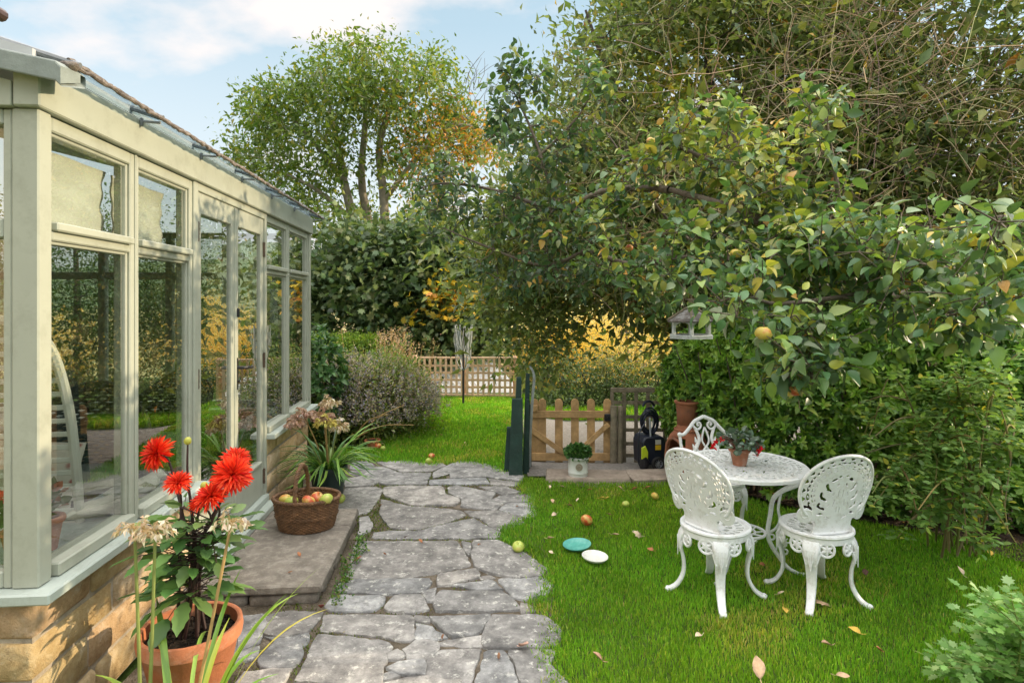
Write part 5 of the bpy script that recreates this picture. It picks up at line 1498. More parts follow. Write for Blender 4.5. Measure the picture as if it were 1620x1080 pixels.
# third chair: open lyre back
c3 = thing('garden_chair', 'white cast metal chair with open scrolled back behind the table', 'chair', (1.45, 4.22, -.012), R(180+6), G_CH)
cast_seat(c3)
for q in range(4): cab_leg(c3, math.pi/4+q*math.pi/2)
bk3 = MB()
YB = lambda z: -.16 - .10*(z-.44)/.45
def bpt(x, z, dy=0): return (x, YB(z)+dy, z)
for sg in (-1, 1):
    bk3.tube([bpt(sg*x, z) for x, z in cl([(.19, .44), (.205, .55), (.212, .66), (.216, .735)], 12)], .013, 8)
    bk3.blob(bpt(sg*.217, .745), .020, 2, .05, 10, 8)
    bk3.tube([bpt(sg*x, z) for x, z in cl([(.222, .745), (.18, .748), (.125, .80), (.085, .845), (.04, .868), (0, .885)], 22)], list(np.linspace(.014, .016, 22)), 8)
    bk3.tube([bpt(sg*x, z) for x, z in cl([(.10, .83), (.085, .795), (.05, .785), (.028, .815), (.045, .84), (.062, .825), (.05, .812)], 22)], .0095, 7)
    bk3.tube([bpt(sg*x, z) for x, z in cl([(.085, .80), (.060, .74), (.055, .70), (.075, .66), (.105, .60), (.11, .53), (.07, .47)], 22)], list(np.linspace(.012, .020, 22)), 7)
    for k, (x, z, a) in enumerate([(.09, .635, .9), (.115, .585, 1.0), (.12, .53, 1.2), (.07, .69, .6)]):
        bk3.tube([bpt(sg*x*.8, z-.02), bpt(sg*(x+.012), z), bpt(sg*(x+.03*math.sin(a)), z+.035)], [.012, .013, .003], 6)
    bk3.tube([bpt(sg*x, z) for x, z in cl([(.0, .80), (.022, .74), (.028, .69), (.0, .64)], 14)], .008, 6)
    bk3.tube([bpt(sg*x, z) for x, z in cl([(.0, .645), (.03, .60), (.045, .55), (.0, .47)], 14)], .012, 6)
bk3.tube([bpt(0, z) for z in (.45, .55, .62)], [.02, .026, .01], 8)
bk3.tube([bpt(-.11, .445), bpt(.11, .445)], .014, 8)
bk3.build('backrest', cast, c3); c3.scale = (FUR,)*3

# table
tbl = thing('garden_table', 'round white cast metal table with pierced top on scrolled legs on the lawn', 'table', (1.43, 3.68, -.012), R(20))
Rt, Zt = .40, .72
nx = ny = 190
U, Vv = np.meshgrid((np.arange(nx)+.5)/nx, (np.arange(ny)+.5)/ny); s = (U-.5)*2.06*Rt; t_ = (Vv-.5)*2.06*Rt
d = np.hypot(s, t_)/Rt; a = np.arctan2(s, t_)
m = d < 1
def pets(d0, d1, cnt, duty, ph=0): return (d > d0) & (d < d1) & ((((a+ph)*cnt/(2*np.pi)) % 1) < duty)
m &= ~(pets(.84, .905, 44, .62) | pets(.755, .815, 52, .55, .03))
for (rc, cnt, rad_) in ((.62, 13, .105), (.36, 8, .105)):
    for q in range(cnt):
        qa = 2*math.pi*q/cnt; cx, cy = rc*Rt*math.sin(qa), rc*Rt*math.cos(qa); dd = np.hypot(s-cx, t_-cy)/(rad_*Rt/.9); aa = np.arctan2(s-cx, t_-cy)
        m &= ~((dd < 1.0) & (dd > .22) & (((aa*6/(2*np.pi)+q*.37) % 1) < .60) & (d < .74))
m &= ~(pets(.475, .53, 30, .6) | pets(.08, .23, 9, .6))
f = lambda u, v: np.stack([(u-.5)*2.06*Rt, (v-.5)*2.06*Rt, np.full_like(u, Zt)], 1)
V, Fs = grid_cut(m, f, .009, lambda u, v: np.stack([0*u, 0*u, 1+0*u], 1)); mb = MB(); mb.add(V, Fs); top = mb.build('tabletop', cast, tbl, angle=40)
r = MB(); r.lathe([(Rt-.012, Zt-.010), (Rt-.002, Zt-.028), (Rt+.010, Zt-.024), (Rt+.012, Zt-.004), (Rt+.002, Zt+.006), (Rt-.014, Zt+.004)], n=72); r.ring((0, 0, Zt-.02), Rt*.55, .007, 48, 6); r.build('tabletop_rim', cast, top)
for q in range(3):
    az = q*2*math.pi/3 + R(-38); c, s2 = math.cos(az), math.sin(az); mb = MB()
    pr = cl([(.355, Zt-.02), (.365, Zt-.06), (.33, Zt-.11), (.25, Zt-.155), (.185, Zt-.22), (.165, .38), (.15, .28), (.165, .20), (.215, .12), (.27, .05), (.33, .018), (.37, .012)], 40)
    mb.tube([(c*x, s2*x, z) for x, z in pr], list(np.interp(np.linspace(0, 1, 40), [0, .1, .3, .5, .7, 1], [.020, .022, .016, .015, .015, .010])), 10)
    pr2 = cl([(.235, Zt-.165), (.215, .44), (.225, .36), (.20, .30), (.16, .27)], 16); mb.tube([(c*x, s2*x, z) for x, z in pr2], .009, 7)
    for (x0, z0, rr) in ((.245, .33, .020), (.24, .205, .026), (.175, .24, .018), (.255, .15, .018)): mb.ring((c*x0, s2*x0, z0), rr, .0065, 16, 6, M=Matrix.Rotation(az, 4, 'Z') @ Matrix.Rotation(R(90), 4, 'X'))
    for (x0, z0) in ((.275, .24), (.27, .19), (.29, .215)): mb.tube([(c*.24, s2*.24, .205), (c*x0, s2*x0, z0)], [.010, .004], 6)
    mb.blob((c*.372, s2*.372, .013), .017, 1, .05, 10, 8, .7); mb.build('leg', cast, tbl)
mb = MB(); mb.ring((0, 0, .26), .135, .010, 40, 8); mb.ring((0, 0, .26), .07, .008, 30, 6)
for k in range(9): aa = k*.698; mb.tube([(.07*math.cos(aa), .07*math.sin(aa), .26), (.135*math.cos(aa+.25), .135*math.sin(aa+.25), .26)], .006, 6)
mb.build('shelf', cast, tbl); tbl.scale = (FUR,)*3

# cyclamen on the table
cy_v = at(1168, 732, 3.66); zt_ = Zt*FUR-.006
cyc = thing('potted_cyclamen', 'cyclamen with marbled leaves and red flowers in a small clay pot on the white table', 'potted plant', (cy_v.x, 3.64, zt_))
pot(cyc, .040, .056, .10, .022, mat('pale_clay', (.38, .155, .085), rough=.85, var=.2, vscale=14, bump=.3, dirt=(.50, .42, .36), dscale=18, damt=.6))
n = 130; dd = unit(n); dd[:, 2] = np.abs(dd[:, 2])*.9+.05; pos = np.array([0, 0, .10]) + dd*np.array([.115, .10, .105])*rng.uniform(.75, 1.05, n)[:, None]
Mx = frames(dd*.6 + rng.normal(0, .45, (n, 3)), .4); C0 = palette(n, [(.10, .16, .11), (.20, .28, .22), (.06, .11, .06)], [3, 2, 2])
L1 = inst(T_ovate(1.0, .05, .1), pos, Mx, rng.uniform(.032, .05, n), C0)
L2 = inst(T_ovate(1.0, .05, .1), pos + np.einsum('nij,j->ni', Mx, np.array([0, .006, .0016])), Mx, rng.uniform(.018, .028, n), palette(n, [(.36, .43, .38), (.28, .36, .30)], [1, 1]))
V, P, C = merge([L1, L2]); np_mesh('foliage', V, P, LEAFG, cyc, C)
st = MB(); fl_ = []
for (px, py) in ((1129, 706), (1199, 715), (1196, 720), (1133, 701), (1203, 712), (1141, 696)):
    v = at(px, py, 3.56) - cyc.location; st.tube(cl([(0, 0, .09), (v.x*.55, v.y*.6, .17), (v.x*.95, v.y, v.z+.025), tuple(v)], 10), .002, 5); fl_.append(v)
for k in range(20): a = rng.uniform(0, 6.28); st.tube([(0, 0, .08), (.07*math.cos(a), .06*math.sin(a), .14)], .0018, 4)
st.build('stem', mat('red_stem', (.20, .06, .05), rough=.6), cyc)
for grp in ([0, 3, 5], [1, 2, 4]):
    fp = np.repeat(np.array([list(fl_[q]) for q in grp]), 7, 0); n = len(fp)
    V, P, C = inst(T_ovate(.6, .1, -.2), fp + rng.normal(0, .004, (n, 3)), frames(rng.normal(0, .6, (n, 3))+np.array([0, 0, .55]), .9), rng.uniform(.02, .032, n), palette(n, [(.62, .006, .02), (.70, .02, .04)], [1, 1]))
    np_mesh('flower', V, P, PET, cyc, C)
# ================================================================== plants
def noise2(x, y, sc, seed=0):
    x = np.asarray(x)*sc; y = np.asarray(y)*sc
    return (np.sin(x*1.3+seed)+np.sin(y*1.7+seed*2.1)+np.sin((x+y)*.9+seed*.7)+np.sin((x-y)*2.1+seed*1.3)+.6*np.sin(x*3.7+y*2.9+seed)+.6*np.sin(y*4.3-x*2.3+seed*3))/5.2
def blades(name, x, y, z, L, w, cols, lean=.45):
    n = len(x); a = rng.uniform(0, 6.283, n); side = np.stack([np.cos(a), np.sin(a), 0*a], 1)
    b = rng.uniform(0, 6.283, n); ln = rng.uniform(.1, 1, n)*lean*L; off = np.stack([np.cos(b)*ln, np.sin(b)*ln, 0*b], 1)
    P = np.stack([x, y, z], 1); up = np.array([0, 0, 1.0])[None]
    v0 = P - side*w[:, None]/2; v1 = P + side*w[:, None]/2
    m = P + off*.35 + up*(L*.6)[:, None]; v2 = m + side*w[:, None]*.42; v3 = m - side*w[:, None]*.42
    t = P + off + up*(L*rng.uniform(.80, 1.0, n))[:, None]
    V = np.stack([v0, v1, v2, v3, t], 1).reshape(-1, 3); k = np.arange(n)[:, None]*5
    o = np_mesh(name, V, [k + np.array([[0, 1, 2, 3]]), k + np.array([[3, 2, 4]])], GRASS, None, np.repeat(cols, 5, 0)); o['kind'] = 'stuff'; return o
GRASS = leafmat('grass_blade', rough=.5, trans=.35, spec=.3, tint=(1, 1, .4))
lawn_edge = [onz(x, y) for x, y in [(905,1200),(890,1080),(872,1030),(885,985),(850,955),(880,930),(862,890),(838,868),(795,850),(806,835),(850,815),(846,790),(828,770),(838,757),(862,762),(1045,764)]]
HED = [(1.42, 5.80), (1.70, 5.30), (2.10, 4.78), (2.62, 4.42), (3.2, 4.08), (3.9, 3.85), (4.8, 3.5)]
near_lawn = [(v.x, v.y) for v in lawn_edge] + HED[:-1] + [(4.6, 3.3), (4.6, .8), (.3, .8)]
far_edge = [onz(x, y) for x, y in [(548,712),(560,723),(640,729),(690,733),(730,727),(780,734),(800,748)]]
far_lawn = [(v.x, v.y) for v in far_edge] + [(.02, 5.9), (.06, 6.6), (.10, 8.0), (.15, 10.3), (-1.6, 10.2), (-1.2, 8.6), (-1.15, 7.6), (-1.6, 6.9)]
def scatter(poly, n, x0, x1, y0, y1, jit=.02):
    x = rng.uniform(x0, x1, n); y = rng.uniform(y0, y1, n)
    m = in_poly(x + rng.normal(0, jit, n), y + rng.normal(0, jit, n), poly); return x[m], y[m]
def grass_cols(x, y):
    n = len(x); c = palette(n, [(.16, .34, .02), (.205, .40, .028), (.30, .43, .045), (.10, .24, .02)], [4, 4, 1.5, 2], .14)
    c *= (1 + .22*noise2(x, y, 3.3, 9) + .14*noise2(x, y, 9, 4))[:, None]; c[:, 0] *= 1 + .22*noise2(x, y, 1.7, 6)
    g = noise2(x, y, 2.4, 3)+.4*noise2(x, y, 7, 1) + .9*np.exp(-((x-1.12)**2+(y-2.95)**2)/.10) + .7*np.exp(-((x-.25)**2+(y-2.55)**2)/.05); p_ = rng.random(n) < np.clip((g-.22)*1.2, .03, .6)
    c[p_] = palette(p_.sum(), [(.44, .42, .08), (.46, .37, .14), (.33, .42, .05)], [2, 1, 3], .15)
    return c
X1, Y1 = scatter(near_lawn, 330000, -.1, 4.2, 1.6, 5.9, .03)
vis = (X1 < .92*Y1+.25); X1, Y1 = X1[vis], Y1[vis]
keep = rng.random(len(X1)) < np.clip(1.25 - .13*Y1, .45, 1); X1, Y1 = X1[keep], Y1[keep]
Lb = rng.uniform(.018, .042, len(X1))*(1+.25*noise2(X1, Y1, 5, 2)); wb = .0032+.0005*Y1
blades('lawn_grass', X1, Y1, ground_z(X1, Y1)-.012, Lb, wb*rng.uniform(.7, 1.2, len(X1)), grass_cols(X1, Y1))
X2, Y2 = scatter(far_lawn, 95000, -3.0, .3, 5.7, 10.4, .05)
blades('lawn_grass', X2, Y2, ground_z(X2, Y2)-.012, rng.uniform(.025, .055, len(X2)), (.005+.0007*Y2)*rng.uniform(.7, 1.2, len(X2)), grass_cols(X2, Y2)*1.12)
X3 = rng.uniform(.2, 9, 26000); Y3 = rng.uniform(9.55, 10.9, 26000)
blades('verge_grass', X3, Y3, ground_z(X3, Y3)-.01, rng.uniform(.06, .16, 26000), rng.uniform(.010, .018, 26000), grass_cols(X3, Y3)*1.1)
# moss, weeds and grass in the joints of the paving
xx = rng.uniform(-1.3, .6, 90000); yy = rng.uniform(1.6, 6.4, 90000)
m = in_poly(xx, yy, bedpoly) & ~on_slab(xx, yy, .02)
dens = noise2(xx, yy, 3.1, 5) + .35*np.clip((yy-3.4)/2, -1, 1) + .55*np.exp(-((xx-(-.93-.09*(yy-3.2)))/.05)**2) + .5*np.exp(-((yy-3.78)/.03)**2)
m &= rng.random(len(xx)) < np.clip(dens*1.1+.10, 0, .9)
xx, yy = xx[m], yy[m]; n = len(xx)
blades('joint_moss', xx, yy, np.full(n, -.013), rng.uniform(.006, .020, n), rng.uniform(.004, .007, n), palette(n, [(.10, .16, .02), (.15, .22, .03), (.22, .20, .06), (.08, .11, .03)], [2, 2, 1, 2]), .9)
# ragged tufts where the lawn creeps over the stones
ex_ = []
for a, b in zip(lawn_edge[:-2], lawn_edge[1:-1]):
    k = int((b-a).length*900); u = rng.random(k); ex_.append(np.stack([a.x+(b.x-a.x)*u + rng.normal(-.015, .035, k), a.y+(b.y-a.y)*u + rng.normal(0, .03, k)], 1))
for a, b in zip(far_edge[:-1], far_edge[1:]):
    k = int((b-a).length*700); u = rng.random(k); ex_.append(np.stack([a.x+(b.x-a.x)*u + rng.normal(0, .04, k), a.y+(b.y-a.y)*u + rng.normal(-.01, .05, k)], 1))
ex_ = np.concatenate(ex_); n = len(ex_)
blades('lawn_edge_grass', ex_[:, 0], ex_[:, 1], np.full(n, -.01), rng.uniform(.02, .045, n), rng.uniform(.004, .007, n), grass_cols(ex_[:, 0], ex_[:, 1])*.95, .9)
# weeds beside the step
wx = -.955-.087*(np.linspace(3.2, 4.15, 60)-3.2) + rng.normal(.0, .02, 60); wy = np.linspace(3.2, 4.15, 60)+rng.normal(0, .03, 60)
pos = np.repeat(np.stack([wx, wy, np.full(60, .0)], 1), 7, 0) + rng.normal(0, .014, (420, 3)); pos[:, 2] = np.abs(pos[:, 2])+.003
V, P, C = inst(T_ovate(.7), pos, frames(unit(420)+np.array([0, 0, .6]), .8), rng.uniform(.010, .022, 420), palette(420, [(.05, .13, .02), (.10, .20, .03), (.18, .22, .04)], [3, 2, 1]))
o = np_mesh('step_weeds', V, P, LEAF, None, C); o['kind'] = 'stuff'
# soil of the border under the hedge
bs = soil_material('bark_soil', [(.3, (.018, .012, .008)), (.5, (.06, .040, .026)), (.7, (.14, .10, .07))], 30, 1.0, 80)
bp = [(3.05, 4.02), (2.9, 4.28), (2.35, 4.62), (1.8, 5.3), (1.5, 5.9), (2.2, 7), (6, 6.2), (6, 3.1), (3.75, 3.28), (3.25, 3.66)]
mb = MB(); mb.add([(x, y, .004) for x, y in bp], [tuple(range(len(bp)))[::-1]]); struct(mb.build('border_soil', bs, smooth=False))
kx_, ky_ = scatter(bp, 9000, 1.5, 5, 3.1, 5.5, .02); n = len(kx_)
V, P, C = inst(T_diamond(.6), np.stack([kx_, ky_, np.full(n, .008)], 1), frames(rng.normal(0, 1, (n, 3))*np.array([1, 1, .25]), .5), rng.uniform(.012, .04, n), palette(n, [(.10, .065, .04), (.20, .14, .09), (.05, .03, .02), (.28, .20, .12)], [2, 2, 2, 1]))
o = np_mesh('bark_chips', V, P, LEAF, None, C); o['kind'] = 'stuff'

bark = mat('bark', (.13, .10, .075), rough=.9, var=.35, vscale=14, bump=.8, bscale=30, dirt=(.16, .17, .10), dscale=6, damt=.6)
bark_dark = mat('dark_bark', (.075, .058, .045), rough=.9, var=.35, vscale=14, bump=.8, bscale=30)
twig_m = leafmat('twig', rough=.8, trans=0.0, spec=.15)
class Skel:
    """branches grown towards clump centres from a few hand-placed limbs"""
    def __init__(s): s.nodes = []; s.rad = []; s.paths = []
    def limb(s, pts, r0, r1, n=14):
        c = cl(pts, n); r = np.linspace(r0, r1, n); s.paths.append((c, r)); s.nodes += list(c); s.rad += list(r)
    def reach(s, targets, r_end=.006, bend=.18, pen=.6, nmin=7, up=.15):
        targets = np.array(targets)
        A = np.array(s.nodes); d0 = np.min(np.linalg.norm(targets[:, None]-A[None], axis=2), axis=1)
        for i in np.argsort(d0):
            t = targets[i]; A = np.array(s.nodes); v = t-A; d = np.linalg.norm(v, axis=1)
            cost = d + pen*np.clip(-(v[:, 2]), 0, None) ; j = int(np.argmin(cost)); a = A[j]; L = d[j]
            mid = (a+t)/2 + rng.normal(0, bend*L*.5, 3) + np.array([0, 0, -up*L*.5])
            c = cl([a, mid, t], nmin); r = np.linspace(min(s.rad[j]*.75, .006+.022*L), r_end, nmin)
            s.paths.append((c, r)); s.nodes += list(c[2:]); s.rad += list(r[2:])
    def build(s, name, material, parent, m=6):
        L = []; by = {}
        for c, r in s.paths: by.setdefault(len(c), []).append((c, r))
        Vs, Ps, off = [], [], 0
        for k, l in by.items():
            V, P = bulk_tubes(np.array([q[0] for q in l]), np.array([q[1] for q in l]), m); Vs.append(V); Ps += [p_+off for p_ in P]; off += len(V)
        return np_mesh(name, np.concatenate(Vs), Ps, material, parent, smooth=True)
def local(P, o): return np.asarray(P) - np.array(o.location)[None]
def leaf_obj(name, parent, L, m=LEAF, smooth=False):
    V, P, C = merge(L); return np_mesh(name, V, P, m, parent, C, smooth=smooth)
def clumps(centres, per, spread, size, cols, wts, T, jit=.9, up=.15, out=None, droop=0.0, flat=1.0):
    c = np.repeat(np.asarray(centres), per, 0); n = len(c); g = rng.normal(0, 1, (n, 3))*np.array([1, 1, flat])*spread
    d = g/(np.linalg.norm(g, axis=1, keepdims=True)+1e-6)*.8 + rng.normal(0, .55, (n, 3)) + np.array([0, 0, up-droop])
    cc = palette(n, cols, wts) if not callable(cols) else cols(c+g)
    return inst(T, c+g, frames(d, jit), size*rng.uniform(.6, 1.3, n), cc)
def shell(cen, rad, n, lo=.7, front=None):
    d = unit(n*3)
    if front is not None: d = d[(d @ np.array(front)) > -.25]
    d = d[:n]; return np.array(cen) + d*np.array(rad)*(rng.uniform(lo, 1.0, len(d))[:, None]) * (1+.10*np.sin(d[:, :1]*7+d[:, 2:]*5))

# ---------------------------------------------------------------- ash tree
ash_o = (-4.0, 17.0, -1.2); ash = thing('ash_tree', 'tall airy ash tree turning yellow and orange behind the sycamore', 'tree', ash_o)
sk = Skel(); B = np.array(ash_o)
def A_(px, py, D=17): return tuple(np.array(at(px, py, D)) - B)
sk.limb([(0, 0, 0), A_(585, 430), A_(560, 350), A_(545, 290), A_(535, 240)], .20, .09)
sk.limb([(.1, 0, .0), A_(590, 400, 17.4), A_(572, 290, 17.5), A_(578, 190, 17.6), A_(575, 110, 17.6)], .18, .05)
sk.limb([(.2, 0, 0), A_(610, 420), A_(606, 300), A_(600, 230), A_(625, 140), A_(630, 90)], .18, .04)
sk.limb([A_(545, 290), A_(500, 230, 16.6), A_(460, 185, 16.4)], .08, .03)
sk.limb([A_(560, 350), A_(500, 300, 16.5), A_(440, 270, 16.3)], .09, .03)
sk.limb([A_(606, 320), A_(660, 250, 16.6), A_(720, 200, 16.5), A_(760, 205, 16.4)], .08, .03)
sk.limb([A_(545, 270), A_(520, 160, 17), A_(505, 110, 17.2)], .07, .025)
tg = []
for (px, py, rx, ry, k) in ((470, 180, 75, 60, 46), (560, 120, 90, 55, 60), (650, 150, 70, 60, 36), (420, 250, 45, 50, 26), (480, 270, 70, 55, 34), (580, 210, 80, 60, 36), (700, 210, 62, 45, 36), (745, 225, 40, 42, 24), (660, 270, 60, 50, 24), (430, 170, 50, 40, 20), (540, 330, 80, 45, 16), (640, 340, 60, 40, 14), (395, 285, 30, 40, 9), (700, 130, 40, 40, 10), (505, 395, 45, 45, 12)):
    a = rng.uniform(0, 6.283, k); r = np.sqrt(rng.random(k))
    tg += [np.array(at(px+rx*r[i]*math.cos(a[i]), py+ry*r[i]*math.sin(a[i]), 17+rng.uniform(-1.9, 1.7))) - B for i in range(k)]
sk.reach(tg, .008, .22)
sk.build('trunk', mat('ash_bark', (.27, .235, .18), rough=.9, var=.25, vscale=6), ash)
bt = []
for k in range(26):                                           # bare twigs on the right shoulder
    b = np.array(A_(rng.uniform(690, 770), rng.uniform(130, 230), 16.6)); bt.append(cl([b, b+np.array([rng.normal(.15, .15), 0, .45]), b+np.array([rng.normal(.35, .3), 0, .9])], 5))
V, P = bulk_tubes(np.array(bt), np.tile(np.linspace(.010, .004, 5), (26, 1)), 4); np_mesh('twigs', V, P, bark, ash)
def ash_col(P):
    n = len(P); w = P + B; c = palette(n, [(.115, .18, .032), (.165, .22, .035), (.08, .135, .026), (.27, .26, .038)], [4, 3, 3, 1], .15)
    px = 810 + w[:, 0]/w[:, 1]*945; py = 480 - (w[:, 2]-CAM_H)/w[:, 1]*945
    f = np.clip((px-590)/170, 0, .62)*np.clip((py-130)/110, 0, 1)
    q = rng.random(n) < f*.9; c[q] = palette(q.sum(), [(.50, .23, .035), (.55, .30, .04), (.36, .17, .04), (.32, .30, .05)], [3, 2, 2, 2], .15); return c
tg = np.array(tg); nn_ = len(tg)
leaf_obj('crown', ash, [clumps(tg, 44, .21, .185, ash_col, None, T_leaf(.40, .06, .3), up=-.15), clumps(tg[::2] + rng.normal(0, .35, tg[::2].shape), 26, .24, .14, ash_col, None, T_leaf(.40, .06, .3), up=-.2)])

# ---------------------------------------------------------------- sycamore
sy_o = (-1.6, 12.4, -.6); syc = thing('sycamore_tree', 'dense dark sycamore with lobed leaves below the ash behind the lawn', 'tree', sy_o); B2 = np.array(sy_o)
sk = Skel(); sk.limb([(0, 0, 0), (.05, 0, .9), (0, 0, 2.0)], .16, .08); sk.limb([(0, 0, .6), (.3, -.1, 1.2), (.6, -.3, 1.8)], .10, .04); sk.limb([(0, 0, .6), (-.9, -.1, 1.4), (-1.8, -.3, 2.1)], .10, .04)
cs = np.concatenate([shell((-2.55, 12.5, 1.35), (2.45, 1.5, 2.0), 230, .72, (0, -1, .25)), shell((-1.2, 11.9, .95), (1.0, 1.0, 1.5), 100, .72, (0, -1, .2)), shell((-1.7, 12.6, 2.25), (1.35, 1.0, 1.15), 80, .7, (0, -1, .3)), shell((-4.0, 13.2, .8), (1.6, 1.2, 1.6), 60, .7, (0, -1, .2))]) - B2
sk.reach(cs[::5]*.9, .008); sk.build('trunk', bark_dark, syc)
def syc_col(P):
    n = len(P); c = palette(n, [(.085, .135, .055), (.12, .17, .068), (.175, .21, .09), (.055, .095, .04)], [4, 3, 2, 2], .15)
    w = P + B2; g = np.minimum(np.linalg.norm(w-np.array(at(715, 460, 10.9)), axis=1)/.55, np.linalg.norm(w-np.array(at(650, 490, 10.9)), axis=1)/.35); q = (g < 1) & (rng.random(n) < .55)
    c[q] = palette(q.sum(), [(.55, .38, .03), (.42, .32, .04), (.50, .22, .04)], [3, 2, 1], .12); return c
MAP = T_maple()
leaf_obj('crown', syc, [clumps(cs, 42, .20, .118, syc_col, None, MAP, jit=.7, up=.0, droop=.35), clumps(cs*np.array([.85, .8, .85]), 14, .25, .16, syc_col, None, MAP)])

# ---------------------------------------------------------------- evergreen hedge by the table
hd_o = (2.4, 4.9, 0); hed = thing('evergreen_hedge', 'glossy green evergreen hedge behind the white table and chairs', 'hedge', hd_o); B3 = np.array(hd_o)
HP = [(1.95, 6.7, 1.25), (1.66, 5.95, 1.28), (1.80, 5.42, 1.5), (2.12, 4.92, 1.6), (2.64, 4.55, 1.62), (3.22, 4.24, 1.62), (3.9, 4.05, 1.5), (4.7, 3.8, 1.36), (5.0, 2.9, 1.36), (5.0, 1.6, 1.36), (4.9, .2, 1.36)]  # last low points: unseen run added on the right to shade the lawn
Hc = cl(HP, 400); seg = np.concatenate([[0], np.cumsum(np.linalg.norm(np.diff(Hc[:, :2], axis=0), axis=1))])
def hedge_pts(n, smax, depth0=.0, depth1=.10):
    s_ = rng.uniform(0, smax, n); i = np.clip(np.searchsorted(seg, s_), 1, 399); p_ = Hc[i]; tdir = Hc[i]-Hc[i-1]; tdir[:, 2] = 0; tdir /= np.linalg.norm(tdir, axis=1, keepdims=True)+1e-9
    nrm = np.stack([tdir[:, 1], -tdir[:, 0], 0*tdir[:, 0]], 1)          # towards the lawn
    v = rng.random(n)**.8; z = v*p_[:, 2]; bul = .16*np.sin(np.clip(z/p_[:, 2], 0, 1)*math.pi*.9+.3) + .10*noise2(s_*1.0, z, 3.2, 2) + .06*noise2(s_, z, 8, 4)
    d = bul - rng.uniform(depth0, depth1, n) - .35*np.clip((z/p_[:, 2]-.82)/.18, 0, 1)*rng.random(n)
    pos = np.stack([p_[:, 0], p_[:, 1], z+.03], 1) + nrm*d[:, None]; return pos, nrm
SV = float(seg[np.argmin(np.abs(Hc[:, 0]-3.95))])
def hcol(P):
    n = len(P); c = palette(n, [(.092, .205, .03), (.135, .26, .036), (.195, .33, .048), (.055, .135, .023)], [4, 3, 1.6, 2.4], .14); return c
pos, nrm = hedge_pts(3600, SV)
def rosettes(pos, nrm, per, size, colf, T, tilt=.75, up=.35):
    n = len(pos); ax = nrm*.9 + rng.normal(0, .45, (n, 3)) + np.array([0, 0, up]); ax /= np.linalg.norm(ax, axis=1, keepdims=True)
    M0 = frames(ax, 1.0); k = per; a = np.tile(np.arange(k)*2.39996, (n, 1)) + rng.uniform(0, 6.28, (n, 1)); el = np.linspace(.15, 1.15, k)[None]*tilt + rng.normal(0, .15, (n, k))
    dl = np.stack([np.cos(a)*np.cos(el), np.sin(el)*1.0 + .05, np.sin(a)*np.cos(el)], 2); d = np.einsum('nij,nkj->nki', M0, dl).reshape(-1, 3)
    p_ = np.repeat(pos, k, 0); M = frames(d, .25, up=np.repeat(ax, k, 0)); return inst(T, p_, M, np.repeat(size*rng.uniform(.75, 1.2, n), k)*rng.uniform(.75, 1.15, n*k), colf(p_))
OV = T_ovate(.42, .06, .15)
newg = pos[:, 2] > .25
shoot = rng.random(len(pos)) < (.16 + .30*(noise2(pos[:, 0], pos[:, 2], 2.5, 8) > .25))
L = [rosettes(pos[~shoot]-B3, nrm[~shoot], 7, .062, hcol, OV), rosettes(pos[shoot]-B3+nrm[shoot]*.05, nrm[shoot], 8, .066, lambda P: palette(len(P), [(.20, .36, .045), (.27, .40, .06), (.15, .29, .04)], [3, 1.5, 2], .12), OV)]
p2, n2 = hedge_pts(3400, SV, .08, .34); L.append(rosettes(p2-B3, n2, 6, .07, hcol, OV))
p3, n3 = hedge_pts(2600, float(seg[-1])-.01, .0, .35); m = p3[:, 0] > 3.8; L.append(rosettes(p3[m]-B3, n3[m], 7, .12, hcol, OV))
leaf_obj('foliage', hed, L, LEAFG)
st_ = []
for k in range(150):
    i = rng.integers(60, 395); b = np.array([Hc[i][0]+rng.normal(0, .06), Hc[i][1]+.18+rng.normal(0, .08), 0]); t_ = b+np.array([rng.normal(0, .2), rng.normal(-.05, .12), rng.uniform(.8, 1.4)]); st_.append(cl([b, (b+t_)/2+rng.normal(0, .06, 3), t_], 6)-B3)
V, P = bulk_tubes(np.array(st_), np.tile(np.linspace(.014, .004, 6), (150, 1)), 5); np_mesh('stems', V, P, bark_dark, hed)

# ---------------------------------------------------------------- tall tangled thicket
th_o = (2.6, 7.4, 0); thk = thing('climber_thicket', 'huge tangled thicket of brown twigs and climbers towering over the evergreen hedge', 'tree', th_o); B4 = np.array(th_o)
ELL = [((2.75, 7.4, 3.7), (2.3, 1.2, 2.5)), ((1.15, 7.0, 2.75), (1.15, .8, 1.15)), ((4.0, 6.6, 2.4), (1.9, 1.1, 2.3)), ((5.6, 6.6, 4.2), (2.2, 1.2, 2.6)), ((-.15, 6.9, 2.55), (.75, .5, .55)), ((2.2, 6.7, 2.2), (1.2, .7, 1.0)), ((.95, 7.6, 2.05), (.75, .7, .75)), ((.22, 7.4, 1.98), (.56, .5, .85)), ((.32, 7.3, 1.36), (.34, .4, .45))]
cs = []
for (c, r), k in zip(ELL, (420, 170, 260, 230, 16, 120, 70, 80, 45)): cs.append(shell(c, r, k, .72, (-.1, -1, .1)))
cs = np.concatenate(cs)
cpx = 810 + cs[:, 0]/cs[:, 1]*945; cpy = 480 - (cs[:, 2]-CAM_H)/cs[:, 1]*945
bare = np.clip((cpx-1180)/180, 0, 1)*np.clip((400-cpy)/110, 0, 1)
cs = cs[~(((cpx > 880) & (cpx < 1075) & (cpy > 452)) | ((cpx < 838) & (cpy > 478)))]
cpx = 810 + cs[:, 0]/cs[:, 1]*945; cpy = 480 - (cs[:, 2]-CAM_H)/cs[:, 1]*945
bare = np.clip((cpx-1180)/180, 0, 1)*np.clip((400-cpy)/110, 0, 1)
